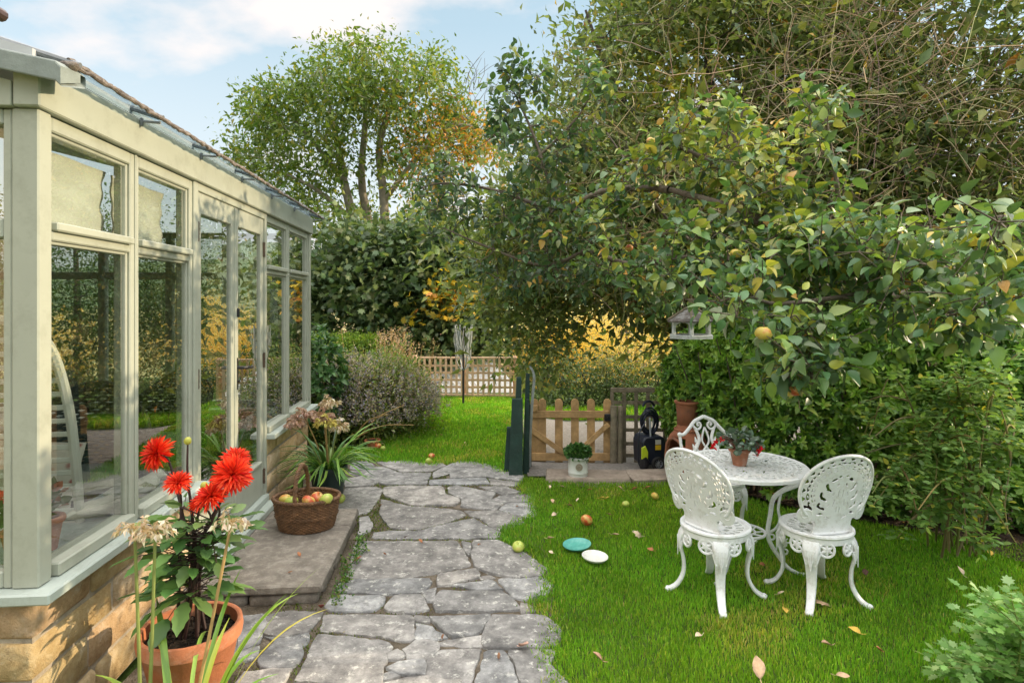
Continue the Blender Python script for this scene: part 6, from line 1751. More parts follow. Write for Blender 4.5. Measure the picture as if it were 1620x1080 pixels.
sk = Skel(); sk.limb([(0, 0, 0), (.1, 0, 1.5), (0, 0, 3.2), (-.2, 0, 4.6)], .15, .05); sk.limb([(0, 0, .9), (-.9, -.1, 1.8), (-1.6, -.3, 2.6), (-2.4, -.4, 2.8)], .09, .025); sk.limb([(0, 0, 1.2), (1.2, -.2, 2.2), (2.4, -.5, 3.6)], .10, .04); sk.limb([(0, 0, 1.5), (-.6, 0, 3.0), (-1.4, -.1, 4.4), (-1.7, -.1, 5.2)], .07, .015)
sk.reach((cs[::4]-B4), .006, .3); sk.build('trunk', bark_dark, thk)
def th_col(P):
    n = len(P); w = P + B4; c = palette(n, [(.14, .19, .058), (.20, .245, .07), (.10, .14, .052), (.27, .29, .085)], [4, 3, 2.5, 2], .16)
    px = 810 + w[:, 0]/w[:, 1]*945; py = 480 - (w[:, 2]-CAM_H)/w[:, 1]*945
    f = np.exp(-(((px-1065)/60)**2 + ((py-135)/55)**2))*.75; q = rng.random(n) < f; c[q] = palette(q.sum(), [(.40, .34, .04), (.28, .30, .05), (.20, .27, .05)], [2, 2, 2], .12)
    q = rng.random(n) < .02; c[q] = palette(q.sum(), [(.45, .30, .05), (.35, .16, .04)], [2, 1], .1); return c
q = rng.random(len(cs)) > bare*.5
LFT = T_leaf(.46, .08, .22); csl = cs[q]-B4
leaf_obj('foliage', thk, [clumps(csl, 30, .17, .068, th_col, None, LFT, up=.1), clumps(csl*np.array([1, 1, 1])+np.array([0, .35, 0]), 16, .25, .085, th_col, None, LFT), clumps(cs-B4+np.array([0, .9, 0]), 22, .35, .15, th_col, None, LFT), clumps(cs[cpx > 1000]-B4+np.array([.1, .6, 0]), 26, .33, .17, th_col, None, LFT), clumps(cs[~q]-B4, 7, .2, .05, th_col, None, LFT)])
# brown tangle: thin arching stems
tw = []; tc_ = []
def tangle(n, cen, rad, lmin, lmax, cols, drop=.3):
    c = shell(cen, rad, n, .82, (-.1, -1, .05)); n = len(c); L = rng.uniform(lmin, lmax, n); d = unit(n)*np.array([1, .55, .9]); d += np.array([0, -.15, .05]); d /= np.linalg.norm(d, axis=1, keepdims=True)
    b = unit(n)*L[:, None]*.22; u = np.linspace(-.5, .5, 6)
    P = c[:, None] + d[:, None]*(L[:, None]*u[None])[:, :, None] + b[:, None]*(1-4*u[None]**2)[:, :, None] - np.array([0, 0, 1.0])*(drop*L[:, None]*(u[None]+.5)**2)[:, :, None] + rng.normal(0, .012, (n, 6, 3))
    tw.append(P); tc_.append(palette(n, cols, [1]*len(cols), .2))
brn = [(.36, .26, .155), (.48, .37, .23), (.25, .18, .11), (.43, .36, .19), (.32, .25, .17)]
grn = [(.24, .23, .10), (.32, .29, .12), (.17, .16, .08), (.36, .27, .16)]
tangle(800, (4.0, 6.9, 3.4), (2.0, 1.3, 1.7), .35, 1.3, brn); tangle(620, (2.9, 7.0, 3.6), (2.2, 1.25, 2.2), .3, 1.1, brn+grn); tangle(380, (1.2, 6.9, 2.7), (1.2, .95, 1.1), .25, .9, grn); tangle(260, (5.6, 6.4, 4.2), (2.2, 1.25, 2.4), .4, 1.3, brn); tangle(260, (2.4, 6.5, 2.4), (1.2, .8, .9), .3, .8, grn)
P = np.concatenate(tw)-B4; n = len(P); r0 = rng.uniform(.0030, .0062, n)
V, Q = bulk_tubes(P, r0[:, None]*np.linspace(1.0, .55, 6)[None], 4); np_mesh('twigs', V, Q, twig_m, thk, np.repeat(np.concatenate(tc_), 24, 0))

# ---------------------------------------------------------------- apple tree
ap_o = (3.3, 4.9, 0); apl = thing('apple_tree', 'old apple tree whose leafy boughs hang over the white table', 'tree', ap_o); B5 = np.array(ap_o)
def Q_(px, py, D): return tuple(np.array(at(px, py, D)) - B5)
sk = Skel(); H0 = Q_(1560, 440, 4.4)
sk.limb([(0, 0, 0), (.02, -.05, .8), (-.05, -.1, 1.4), H0], .11, .075)
sk.limb([H0, Q_(1440, 420, 4.0), Q_(1330, 395, 3.7), Q_(1240, 370, 3.7), Q_(1160, 330, 3.8), Q_(1060, 300, 4.1)], .06, .022, 20)
sk.limb([H0, Q_(1400, 470, 4.4), Q_(1250, 440, 4.6), Q_(1120, 405, 4.8), Q_(1010, 420, 5.0), Q_(930, 395, 5.2)], .055, .018, 20)
sk.limb([Q_(1240, 370, 3.7), Q_(1205, 330, 3.8), Q_(1180, 280, 3.9), Q_(1160, 215, 4.0), Q_(1180, 170, 4.0)], .03, .010)
sk.limb([Q_(1180, 290, 3.9), Q_(1090, 240, 4.1), Q_(1030, 235, 4.2), Q_(985, 250, 4.3)], .022, .008)
sk.limb([Q_(1330, 395, 3.7), Q_(1325, 300, 3.7), Q_(1310, 210, 3.7), Q_(1298, 140, 3.7)], .018, .006)
sk.limb([Q_(1330, 440, 3.9), Q_(1300, 480, 3.4), Q_(1280, 540, 3.1), Q_(1285, 600, 3.0)], .022, .007)
sk.limb([Q_(1440, 430, 3.9), Q_(1380, 460, 3.4), Q_(1240, 480, 3.1), Q_(1190, 470, 3.0)], .022, .007)
sk.limb([Q_(1540, 440, 4.2), Q_(1470, 425, 3.4), Q_(1420, 440, 3.1), Q_(1390, 400, 3.0)], .022, .007)
sk.limb([(-.1, -.1, 1.5), Q_(1640, 400, 3.2), Q_(1600, 350, 2.7), Q_(1560, 345, 2.6)], .03, .008)
sk.limb([Q_(1640, 420, 3.2), Q_(1590, 470, 2.9), Q_(1530, 520, 2.85)], .022, .007)
sk.limb([Q_(1060, 300, 4.1), Q_(960, 300, 4.8), Q_(880, 330, 5.3), Q_(780, 300, 5.8), Q_(700, 290, 6.0), Q_(660, 300, 6.0)], .03, .008, 20)
sk.limb([Q_(930, 395, 5.2), Q_(860, 420, 5.4), Q_(770, 390, 5.7), Q_(700, 360, 5.9)], .02, .007)
sk.limb([Q_(880, 330, 5.3), Q_(850, 230, 5.4), Q_(820, 160, 5.5), Q_(790, 105, 5.5)], .018, .005)
sk.limb([Q_(850, 250, 5.4), Q_(910, 190, 5.3), Q_(945, 130, 5.3)], .015, .005)
sk.limb([Q_(1120, 405, 4.8), Q_(1050, 340, 4.7), Q_(960, 210, 4.9)], .018, .006)
tgt = []; tD = []
#      px   py   rx  ry   D    n
REG = [(1130, 210, 90, 50, 4.0, 20), (1190, 270, 60, 60, 3.9, 14), (1080, 280, 90, 40, 4.1, 16), (1300, 200, 22, 60, 3.7, 8), (1240, 330, 90, 45, 3.75, 20), (1330, 395, 80, 35, 3.5, 22), (1220, 420, 110, 45, 3.4, 26),
       (1110, 400, 70, 60, 3.7, 20), (1000, 330, 70, 60, 4.5, 18), (1010, 420, 70, 45, 4.8, 14), (1200, 490, 70, 30, 3.05, 10), (1285, 560, 42, 50, 3.0, 16), (1260, 600, 30, 25, 2.95, 6), (1400, 410, 60, 45, 3.1, 14),
       (1470, 440, 60, 40, 3.1, 12), (1540, 500, 55, 35, 2.85, 14), (1590, 360, 36, 40, 2.65, 9), (1420, 480, 60, 30, 3.3, 8), (900, 380, 70, 70, 5.2, 20), (830, 340, 60, 60, 5.5, 13), (740, 320, 60, 40, 5.9, 11), (690, 340, 50, 60, 6.0, 9), (680, 275, 40, 25, 6.0, 9),
       (880, 240, 60, 45, 5.4, 18), (820, 140, 45, 45, 5.5, 12), (800, 200, 40, 40, 5.6, 10), (940, 190, 40, 70, 5.2, 10), (805, 410, 60, 45, 5.9, 10), (870, 440, 60, 25, 5.8, 10), (960, 430, 60, 22, 5.6, 8), (1060, 480, 30, 30, 4.9, 5), (1350, 440, 50, 40, 3.6, 8), (1480, 380, 60, 30, 3.8, 8)]
for (px, py, rx, ry, D, k) in REG:
    a = rng.uniform(0, 6.283, k); r = np.sqrt(rng.random(k)); dd = D+rng.normal(0, .16, k)
    tgt += [Q_(px+rx*r[i]*math.cos(a[i]), py+ry*r[i]*math.sin(a[i]), dd[i]) for i in range(k)]
sk.reach(tgt, .0035, .22, pen=.2, up=-.05); sk.build('branch', bark, apl)
tgt = np.array(tgt)
def ap_col(P):
    n = len(P); 
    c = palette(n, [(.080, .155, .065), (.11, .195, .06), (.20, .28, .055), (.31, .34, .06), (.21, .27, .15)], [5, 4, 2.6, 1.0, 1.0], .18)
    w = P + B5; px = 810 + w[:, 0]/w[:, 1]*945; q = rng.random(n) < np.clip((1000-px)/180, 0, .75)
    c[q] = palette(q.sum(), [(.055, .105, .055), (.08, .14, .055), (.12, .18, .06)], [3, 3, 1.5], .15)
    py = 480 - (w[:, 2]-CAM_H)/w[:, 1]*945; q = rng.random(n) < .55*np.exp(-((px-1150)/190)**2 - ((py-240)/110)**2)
    c[q] = palette(q.sum(), [(.30, .35, .06), (.35, .35, .09), (.24, .30, .05), (.35, .33, .10)], [3, 2, 3, 1.2], .14)  # sunlight on the upper boughs, put into the leaf colour
    q = rng.random(n) < .025; c[q] = palette(q.sum(), [(.42, .25, .06), (.50, .40, .08)], [1, 1], .1); return c
nn_ = len(tgt); nv = rng.normal(0, .6, (nn_, 3)) + np.array([0, -.25, .45]); nv /= np.linalg.norm(nv, axis=1, keepdims=True)
OVA = T_ovate(.62, .12, .34)
SHT = []
def shoots(P0, D0, per, Ls, size, colf, T):
    n = len(P0); k = per; t_ = np.linspace(.12, 1.0, k)[None]*Ls[:, None]
    sd1 = np.cross(D0, unit(n)); sd1 /= np.linalg.norm(sd1, axis=1, keepdims=True)+1e-9; sd2 = np.cross(D0, sd1)
    an = np.arange(k)[None]*2.4 + rng.uniform(0, 6.28, (n, 1)) + rng.normal(0, .35, (n, k))
    rad_ = sd1[:, None]*np.cos(an)[..., None] + sd2[:, None]*np.sin(an)[..., None]
    P = P0[:, None] + D0[:, None]*t_[..., None] + rad_*.012 - np.array([0, 0, 1.0])*(.35*t_**2)[..., None]
    d = rad_*.95 + D0[:, None]*rng.uniform(.15, .75, (n, k, 1)) + rng.normal(0, .28, (n, k, 3)) + np.array([0, 0, -.22])
    d = d.reshape(-1, 3); P = P.reshape(-1, 3); d /= np.linalg.norm(d, axis=1, keepdims=True)
    tl = np.linspace(0, 1.02, 5)[None]*Ls[:, None]; SHT.append(P0[:, None] + D0[:, None]*tl[..., None] - np.array([0, 0, 1.0])*(.35*tl**2)[..., None])
    return inst(T, P+d*.018, frames(d, .55), np.repeat(size*rng.uniform(.8, 1.15, n), k)*rng.uniform(.65, 1.2, n*k), colf(P))
OVB = T_ovate(.68, .15, .48)
def sdirs(n, q):
    d = rng.normal(0, .75, (n, 3)) + np.array(q); return d/np.linalg.norm(d, axis=1, keepdims=True)
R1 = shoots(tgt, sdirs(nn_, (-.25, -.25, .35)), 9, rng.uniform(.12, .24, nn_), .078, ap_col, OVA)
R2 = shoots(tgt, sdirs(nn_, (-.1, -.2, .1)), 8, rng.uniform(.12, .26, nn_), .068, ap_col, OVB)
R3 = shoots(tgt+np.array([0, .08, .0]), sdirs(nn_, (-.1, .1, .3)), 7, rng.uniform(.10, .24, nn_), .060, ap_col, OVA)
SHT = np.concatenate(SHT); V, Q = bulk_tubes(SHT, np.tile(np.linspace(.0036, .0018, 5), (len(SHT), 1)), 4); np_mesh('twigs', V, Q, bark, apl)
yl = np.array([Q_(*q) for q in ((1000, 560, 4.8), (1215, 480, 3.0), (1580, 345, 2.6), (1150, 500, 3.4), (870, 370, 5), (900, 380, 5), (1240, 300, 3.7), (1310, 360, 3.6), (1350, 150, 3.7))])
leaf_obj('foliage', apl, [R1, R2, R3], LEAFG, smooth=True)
for (px, py, D, r, kd) in ((1208, 527, 2.76, .036, 'y'), (1258, 618, 2.95, .029, 'r'), (1122, 410, 3.5, .022, 'r'), (1415, 409, 3.1, .020, 'y'), (1250, 620, 3.0, .026, 'y'), (1040, 393, 4.0, .026, 'y'), (1030, 223, 4.2, .030, 'y'), (1164, 401, 3.4, .030, 'y'), (1035, 308, 4.2, .03, 'y'), (995, 392, 4.6, .03, 'r')):
    v = Vector(Q_(px, py, D)); o = apple(v, kd, None, r, apl)
    MB().tube([(0, 0, r*.7), (0, .004, r*1.6), (.01, .01, r*2.6)], .0015, 5).build('stalk', bark, o)

# ---------------------------------------------------------------- garden shrubs
lv_o = (-1.92, 7.55, 0); lav = thing('lavender_shrub', 'big rounded shrub of faded grey purple flower spikes beside the far lawn', 'shrub', lv_o); B6 = np.array(lv_o)
c = shell((-1.92, 7.55, .30), (.95, .8, .60), 300, .5); c = c[c[:, 2] > .0]
c2 = shell((-2.5, 7.1, .22), (.55, .5, .42), 110, .5); c2 = c2[c2[:, 2] > 0]; c = np.concatenate([c, c2])
n = 2600; d = unit(n); d[:, 2] = np.abs(d[:, 2]); base = np.array([[-1.92, 7.6, .05]]) + d*np.array([.55, .45, .3]); tip = np.array([[-1.92, 7.55, .32]]) + d*np.array([.98, .85, .62])*rng.uniform(.8, 1.1, n)[:, None] + rng.normal(0, .04, (n, 3)); tip[:, 2] = np.maximum(tip[:, 2], .06)
u = np.linspace(0, 1, 4)[None, :, None]; V, Q = bulk_tubes(base[:, None]*(1-u)+tip[:, None]*u + np.array([0, 0, .08])*np.sin(u*3.14) - B6, np.tile(np.linspace(.004, .002, 4), (n, 1)), 3)
np_mesh('stems', V, Q, twig_m, lav, np.repeat(palette(n, [(.20, .17, .10), (.28, .24, .15), (.14, .14, .07)], [1, 1, 1]), 12, 0))
sp = np.repeat(tip[(tip[:, 2] + .35*(tip[:, 0]+1.92) + rng.normal(0, .10, n)) > .42], 13, 0); k = len(sp); sp = sp + rng.normal(0, .010, (k, 3)) - np.array([0, 0, 1])*rng.uniform(0, .12, k)[:, None]
def lcol(P):
    n = len(P); c = palette(n, [(.46, .39, .33), (.34, .31, .39), (.55, .46, .37), (.27, .27, .36), (.38, .34, .21)], [3, 2, 2, 2, 2], .16); return c
leaf_obj('foliage', lav, [clumps(c-B6, 100, .12, .048, [(.13, .20, .045), (.20, .27, .06), (.27, .28, .08), (.33, .30, .10)], [4, 3, 2, 1], T_leaf(.4)), inst(T_leaf(.55, .1, .1), sp-B6, frames(rng.normal(0, .8, (k, 3))+np.array([0, 0, .7]), 1), rng.uniform(.018, .036, k), lcol(sp))])
yb = []
for (a, b) in (((562, 697), (640, 640)), ((566, 690), (655, 672)), ((560, 690), (615, 655))):
    yb.append(cl([at(*a, 6.7), at((a[0]+b[0])/2-4, (a[1]+b[1])/2-8, 6.7), at(*b, 6.7)], 8)-B6)
V, Q = bulk_tubes(np.array(yb), np.tile(np.linspace(.008, .004, 8), (3, 1)), 5); np_mesh('bare_stem', V, Q, straw_stem, lav)
la_o = (-2.35, 6.85, 0); lau = thing('laurel_bush', 'upright dark glossy laurel bush at the far corner of the conservatory', 'shrub', la_o)
pos = shell((0, 0, .72), (.42, .45, .70), 420, .6); nv = pos - np.array([0, 0, .6]); nv /= np.linalg.norm(nv, axis=1, keepdims=True)
leaf_obj('foliage', lau, [rosettes(pos, nv, 6, .095, lambda P: palette(len(P), [(.055, .125, .04), (.08, .17, .05), (.13, .22, .06)], [3, 3, 1]), T_ovate(.45))], LEAFG, smooth=True)
MB().tube([(0, 0, 0), (.02, 0, .5), (0, .02, 1.1)], [.03, .02, .008], 7).build('stem', bark_dark, lau)
bx_o = (-3.0, 10.9, -.1); bxh = thing('clipped_hedge', 'low yellow green clipped hedge behind the purple shrub', 'hedge', bx_o)
pos = np.stack([rng.uniform(-.85, .6, 900), rng.uniform(-.3, .3, 900), rng.uniform(.05, 1.08, 900)], 1); pos[:500, 2] = rng.normal(1.06, .03, 500)
leaf_obj('foliage', bxh, [clumps(pos, 9, .05, .045, [(.24, .36, .045), (.32, .42, .055), (.14, .23, .04)], [3, 2, 2], T_leaf(.5))])
fn_o = (-1.95, 9.2, 0); fen = thing('dead_seedheads', 'tall dry brown seed heads standing above the purple shrub', 'plant', fn_o)
ps_ = []; tips = []
for k in range(60):
    px = rng.normal(622, 17); py = rng.uniform(525, 575); t_ = np.array(at(px, py, 9.2+rng.normal(0, .2)))-np.array(fn_o); b = np.array([t_[0]*.55, t_[1]*.6, 0]); ps_.append(cl([b, (b+t_)/2+rng.normal(0, .03, 3), t_], 6)); tips.append(t_)
for (px, py) in ((688, 540), (668, 545), (684, 556), (700, 566), (540, 520)): t_ = np.array(at(px, py, 9.2))-np.array(fn_o); b = np.array([t_[0]*.8, 0, 0]); ps_.append(cl([b, (b+t_)/2, t_], 6)); tips.append(t_)
V, Q = bulk_tubes(np.array(ps_), np.tile(np.linspace(.006, .003, 6), (len(ps_), 1)), 4); np_mesh('stems', V, Q, straw_stem, fen)
leaf_obj('seed_head', fen, [clumps(np.array(tips), 22, .05, .028, [(.46, .31, .20), (.36, .24, .15), (.55, .41, .28)], [1, 1, 1], T_leaf(.5))])
# rose bush by the right hand border
ro_o = (2.95, 3.95, 0); ros = thing('rose_bush', 'straggly rose bush with arching stems and small leaves at the right border', 'shrub', ro_o); B7 = np.array(ro_o)
rs = []; lpos = []; ldir = []
ENDS = [(1405, 735, 3.5), (1380, 800, 3.4), (1470, 830, 3.4), (1440, 690, 3.6), (1500, 640, 3.7), (1560, 620, 3.6), (1600, 700, 3.3), (1590, 800, 3.2), (1530, 860, 3.2), (1375, 690, 3.7), (1610, 560, 3.5), (1480, 760, 3.3), (1550, 740, 3.2), (1430, 780, 3.5), (1520, 560, 3.8), (1460, 620, 3.8), (1610, 640, 3.1), (1500, 700, 3.4), (1570, 860, 3.1), (1420, 850, 3.5)]
for (px, py, D) in ENDS:
    e = np.array(at(px, py, D))-B7; b = rng.normal(0, .10, 3)*np.array([1, 1, 0]); m1 = (b+e)/2 + np.array([0, 0, .22+.25*abs(rng.normal())]) + rng.normal(0, .07, 3)
    c = cl([b, m1, e], 16); rs.append(c)
    for i in range(4, 16): 
        for q in range(3): lpos.append(c[i]+rng.normal(0, .012, 3)); ldir.append(unit(1)[0]+np.array([0, -.3, .1]))
    for q in range(2):
        i = rng.integers(6, 14); s2 = c[i]; e2 = s2 + rng.normal(0, .16, 3) + np.array([-.05, -.05, -.02]); c3_ = cl([s2, (s2+e2)/2+np.array([0, 0, .04]), e2], 16); rs.append(c3_)
        for j in range(5, 16, 2): lpos.append(c3_[j]); ldir.append(unit(1)[0])
V, Q = bulk_tubes(np.array(rs), np.tile(np.linspace(.0075, .003, 16), (len(rs), 1)), 5); np_mesh('stems', V, Q, twig_m, ros, np.repeat(palette(len(rs), [(.22, .19, .07), (.16, .16, .05), (.26, .20, .11)], [1, 1, 1], .15), 80, 0))
lpos = np.array(lpos); ldir = np.array(ldir); ldir /= np.linalg.norm(ldir, axis=1, keepdims=True); Ls = []
side = np.cross(ldir, np.array([0, 0, 1.0])); side /= np.linalg.norm(side, axis=1, keepdims=True)+1e-9
for k, (t0, sd_) in enumerate(((.03, 1), (.03, -1), (.065, 1), (.065, -1), (.085, 0))):
    dd = ldir*(.35 if sd_ else 1.0) + side*sd_*.9; Ls.append(inst(T_ovate(.62, .06, .12), lpos+ldir*t0, frames(dd, .35), .040*rng.uniform(.75, 1.25, len(lpos)), palette(len(lpos), [(.17, .29, .07), (.23, .35, .09), (.12, .22, .05), (.46, .44, .07)], [4, 3, 3, .5], .12)))
leaf_obj('foliage', ros, Ls, LEAF, smooth=True)
# feathery pale green herb in the bottom right corner
lo_o = (2.05, 2.30, 0); lov = thing('lovage', 'feathery pale green herb with cut leaves in the bottom right corner', 'plant', lo_o); B8 = np.array(lo_o)
rs = []; lp_, ld_ = [], []
for k in range(120):
    px = rng.uniform(1470, 1700); top = 1090-(px-1470)*.9 if px < 1530 else 985+rng.normal(0, 35); D = rng.uniform(2.05, 2.65); e = np.array(at(px, min(max(top+rng.uniform(-25, 90), 945), 1130), D))-B8
    b = np.array([rng.normal(.12, .12), rng.normal(.05, .12), 0]); m1 = (b+e)/2+np.array([.06, 0, .06]); c = cl([b, m1, e], 10); rs.append(c); dd = c[-1]-c[-3]; dd /= np.linalg.norm(dd)
    for i in (5, 6, 7, 8, 9):
        lp_.append(c[i]); 
        q = dd+rng.normal(0, .55, 3)+np.array([0, 0, -.05]); ld_.append(q/np.linalg.norm(q))
V, Q = bulk_tubes(np.array(rs), np.tile(np.linspace(.004, .0018, 10), (len(rs), 1)), 5); np_mesh('stems', V, Q, grn_stem, lov)
lp_ = np.array(lp_); ld_ = np.array(ld_); Ls = []
sd2 = np.cross(ld_, np.array([0, 0, 1.0])); sd2 /= np.linalg.norm(sd2, axis=1, keepdims=True)+1e-9
def T_cut():
    pts = [(0,0),(.10,.18),(.38,.22),(.26,.36),(.46,.52),(.24,.56),(.30,.80),(.12,.76),(0,1.0),(-.12,.76),(-.30,.80),(-.24,.56),(-.46,.52),(-.26,.36),(-.38,.22),(-.10,.18)]
    v = np.array([[x, y, .02-.10*y*y+.12*abs(x)] for x, y in pts]+[[0, .45, 0]]); n = len(pts); return v, [np.array([[n, i, (i+1) % n] for i in range(n)])]
CUT = T_cut()
for (t0, sd_, s3) in ((.0, 1, .7), (.0, -1, .7), (.035, 1, .85), (.035, -1, .85), (.05, 0, 1.0)):
    dd = ld_*(.55 if sd_ else 1.0)+sd2*sd_*.8; Ls.append(inst(CUT, lp_+ld_*t0, frames(dd, .3), .046*s3*rng.uniform(.75, 1.25, len(lp_)), palette(len(lp_), [(.16, .31, .075), (.23, .39, .11), (.12, .24, .05), (.31, .44, .18)], [3, 3, 2, 1.5], .12)))
gp_ = np.stack([rng.normal(.26, .17, 900), rng.normal(.02, .16, 900), rng.uniform(.02, .26, 900)], 1)
Ls.append(inst(CUT, gp_, frames(unit(900)+np.array([0, 0, .3]), .7), .045*rng.uniform(.6, 1.2, 900), palette(900, [(.09, .20, .025), (.13, .26, .03), (.07, .15, .03)], [3, 2, 2], .12)))
leaf_obj('foliage', lov, Ls, LEAF)

# ---------------------------------------------------------------- beyond the lane
h2_o = (2.6, 11.3, float(ground_z(2.6, 11.3))); hl = thing('field_hedge', 'bushy dark green hedge along the far side of the lane', 'hedge', h2_o); B9 = np.array(h2_o)
xs = rng.uniform(-.1, 8.5, 420); cs = np.stack([xs, 11.2+rng.normal(0, .28, 420), rng.uniform(-.45, .62, 420)+.10*noise2(xs, xs, 2.5, 1)], 1)
cb = rng.random(420) < np.clip((xs-1.0)/2.5, 0, .75)
def h2c(P):
    n = len(P); w = P+B9; c = palette(n, [(.08, .125, .05), (.115, .165, .06), (.17, .22, .09)], [3, 3, 2], .16); q = rng.random(n) < np.clip((w[:, 0]-1.1)/1.6, 0, 1)*np.clip((w[:, 2]-.1)/.5, 0.05, .85); c[q] = palette(q.sum(), [(.22, .19, .05), (.30, .26, .07), (.26, .15, .05), (.14, .15, .05)], [2, 2, 1, 2], .15); return c
leaf_obj('foliage', hl, [clumps(cs-B9, 60, .17, .062, h2c, None, T_leaf(.5)), clumps(np.stack([xs, 11.5+0*xs, rng.uniform(-.5, .5, 420)], 1)-B9, 25, .2, .08, h2c, None, T_leaf(.5))])
b_ = [(x, 0, 0) for x in np.linspace(-2.4, 5.6, 22)]; V, Q = bulk_tubes(np.array([cl([(x, 0, -.1), (x+rng.normal(0, .1), rng.normal(0, .1), .4), (x+rng.normal(0, .15), rng.normal(0, .15), .8)], 5) for x in np.linspace(-2.4, 5.6, 22)]), np.tile(np.linspace(.03, .01, 5), (22, 1)), 5); np_mesh('stems', V, Q, bark_dark, hl)
GOLD = [(.62, .42, .06), (.72, .52, .09), (.52, .34, .06), (.42, .38, .08), (.70, .40, .07)]
LBL = ['golden autumn tree beyond the lane, seen over the middle of the picket gate', 'golden autumn tree beyond the lane over the brown square trellis', 'yellow autumn bush beyond the lane hedge right of the far trellis', 'tall amber tree far down the field mostly behind the thicket', 'amber tree far down the field reflected in the tall panes', 'orange bush beyond the lane just left of the gap', 'golden tree in the field behind the hanging bird table', 'pale gold tree farthest off across the field']
def round_tree(name, x, y, h, rx, ry, rz, cols, wts, label, k, per, size, group=None, bk=bark):
    g = float(ground_z(x, y)); t = thing(name, label, 'tree', (x, y, g), 0, group)
    c = np.concatenate([shell((0, 0, h-rz), (rx, ry, rz), k, .6), shell((rx*.4, 0, h-rz*1.3), (rx*.6, ry*.7, rz*.8), k//3, .6), shell((-rx*.5, 0, h-rz*1.4), (rx*.6, ry*.7, rz*.8), k//3, .6)]); c[:, 2] = np.maximum(c[:, 2], .15)
    s = Skel(); s.limb([(0, 0, -.2), (.05, 0, h*.3), (0, 0, h*.75)], .05*h*.6, .02*h*.5, 8); s.reach(c[::6]*.92, .008*size/.1, .2); s.build('trunk', bk, t)
    leaf_obj('crown', t, [clumps(c, int(per*3), size*3.0, size*.55, cols, wts, T_leaf(.55), droop=.1)]); return t
for i, (x, y, h, rx, rz) in enumerate(((2.1, 17.5, 2.35, 1.0, 1.2), (3.7, 19.5, 3.1, 1.3, 1.6), (.55, 15.5, 1.55, .7, .8), (8.2, 24, 5.0, 2.2, 2.6), (5.6, 27, 4.2, 2.2, 2.2), (1.35, 16, 1.5, .7, .8), (6.2, 18.5, 3.2, 1.7, 1.7), (12, 32, 6.5, 3.4, 3.2))):
    round_tree('golden_tree', x, y, h, rx, rx, rz, GOLD, [3, 2, 2, 2, 1], LBL[i], 110, 46, .075*(1+max(0, y-18)*.03), 'golden autumn trees beyond the lane')
# dark trees closing the valley right of the thicket and behind the sycamore
for (x, y, h, rx, rz, lb) in ((-7.2, 16, 3.2, 2.0, 1.7, 'dark rounded tree behind the far end of the conservatory'), (-9.5, 13, 4.2, 2.4, 2.2, 'dark green tree behind the conservatory seen through its panes')):
    round_tree('dark_tree', x, y, h, rx, rx, rz, [(.045, .085, .03), (.07, .12, .035), (.11, .16, .04)], [3, 3, 1.5], lb, 150, 50, .13, 'dark green trees beyond the garden', bark_dark)

# ---------------------------------------------------------------- fallen leaves and small things
def fallen(loc, kind, size, col, label, group):
    mb = MB()
    if kind == 'm': v, f = T_maple()
    else: v, f = T_ovate(.6, .22, -.25)
    v = v.copy(); v[:, 2] += .25*np.sin(v[:, 0]*3+v[:, 1]*2)*.5 + random.uniform(.1, .5)*(v[:, 0]**2) + random.uniform(0, .4)*(v[:, 1]-.5)**2
    mb.add((v*size).tolist(), [tuple(q) for q in f[0]]); mb.tube([(0, 0, 0), (0, -.25*size, .03*size), (.03*size, -.45*size, .08*size)], .025*size, 4)
    nm = 'dry_leaf_%d%d%d' % tuple(int(c*100) for c in col)
    o = mb.build('fallen_leaf', mat(nm, col, rough=.75, var=.3, vscale=30), angle=80)
    q = o.modifiers.new('thick', 'SOLIDIFY'); q.thickness = .0012
    o.location = loc; o.rotation_euler = (random.gauss(0, .25), random.gauss(0, .25), random.uniform(0, 6.3)); return tag(o, label, 'leaf', group)
tan = (.48, .32, .19); brn2 = (.22, .105, .05); yel = (.55, .36, .06); pal = (.58, .45, .30); rst = (.34, .13, .05)
GL = 'fallen leaves on the lawn'
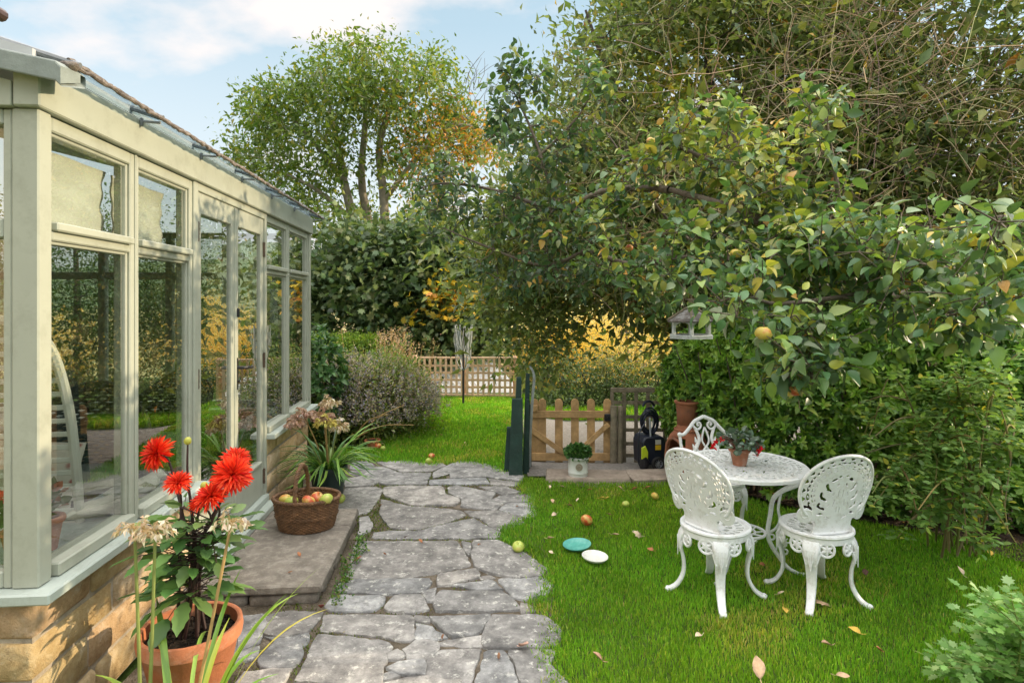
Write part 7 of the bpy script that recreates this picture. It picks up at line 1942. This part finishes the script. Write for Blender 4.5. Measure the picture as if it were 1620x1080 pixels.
for (px, py, k, s, c, lb) in ((1305, 958, 'm', .075, tan, 'large two toned brown leaf on the lawn by the right chair'), (822, 1018, 'o', .065, (.55, .33, .25), 'pinkish dry leaf lying on the paving near the lawn edge'), (1203, 1076, 'o', .085, tan, 'big tan leaf on the lawn at the bottom edge'), (953, 1047, 'o', .055, (.42, .24, .15), 'curled brown leaf on the lawn nearest the paving'),
                              (1013, 848, 'm', .07, pal, 'crumpled cream leaf on the lawn left of the left chair'), (1034, 873, 'o', .05, rst, 'small rust coloured leaf on the lawn below the cream crumpled one'), (1370, 912, 'o', .055, (.10, .05, .035), 'dark brown leaf in the grass right of the right chair'), (1524, 911, 'o', .05, pal, 'pale buff leaf on the lawn under the rose bush'),
                              (1568, 880, 'o', .06, yel, 'yellow leaf where the lawn meets the bare soil'), (1362, 1004, 'o', .055, yel, 'bright yellow leaf on the lawn below the right chair'), (1315, 1022, 'o', .055, (.45, .27, .17), 'brown leaf on the lawn near the bottom, below the yellow one'), (1110, 1006, 'o', .045, pal, 'thin buff leaf on the lawn in front of the left chair'),
                              (508, 958, 'o', .05, (.20, .05, .035), 'dark red leaf on the paving beside the step corner'), (560, 885, 'o', .05, (.24, .09, .05), 'reddish leaf beside the long edge of the stone step'), (1466, 838, 'o', .06, (.55, .45, .12), 'long yellow green leaf on the grass below the rose'), (1322, 1070, 'o', .05, tan, 'tan leaf at the bottom edge of the lawn right of the big one')):
    v = onz(px, py, .02); fallen((v.x, v.y, .026 if px > 850 else .008), k, s, c, lb, GL)
for (px, py) in ((930, 775), (1000, 775), (870, 772), (905, 800), (893, 770), (875, 795), (912, 793), (955, 790), (968, 845), (948, 788), (880, 812), (1180, 783), (1240, 960), (1065, 800), (866, 852), (875, 875), (1210, 893), (1395, 1030), (1350, 870), (1230, 940), (960, 812), (1150, 865), (1020, 772), (985, 775), (700, 690), (735, 702), (770, 700)):
    v = onz(px, py, .02); fallen((v.x, v.y, .02+float(ground_z(v.x, v.y))), 'o', random.uniform(.03, .055), random.choice([tan, pal, brn2, rst, yel]), 'small dry leaf scattered on the lawn', 'small fallen leaves on the lawn')
for (px, py) in ((610, 877), (668, 858), (640, 850), (520, 745), (475, 880), (455, 906), (820, 800), (830, 783), (760, 860), (700, 1010), (790, 1042), (600, 800)):
    v = onz(px, py, 0); z = .106 if px < 500 else .006; v = onz(px, py, z); fallen((v.x, v.y, z), 'o', random.uniform(.022, .035), random.choice([brn2, (.10, .05, .03), rst]), 'tiny dark dead leaf on the stones', 'tiny dead leaves on the stones')
tagv = onz(1523, 830, .03); mb = MB(); mb.box((-.03, -.002, 0), (.03, .002, .028), b=.0015); mb.tube([(0, .004, -.05), (0, .004, .02)], .003, 5)
o = mb.build('plant_tag', mat('tag_white', (.70, .72, .72), rough=.4)); o.location = tagv; o.rotation_euler = (R(-35), R(12), R(-20)); tag(o, 'small white plastic plant tag in the bare soil under the rose', 'plant tag')
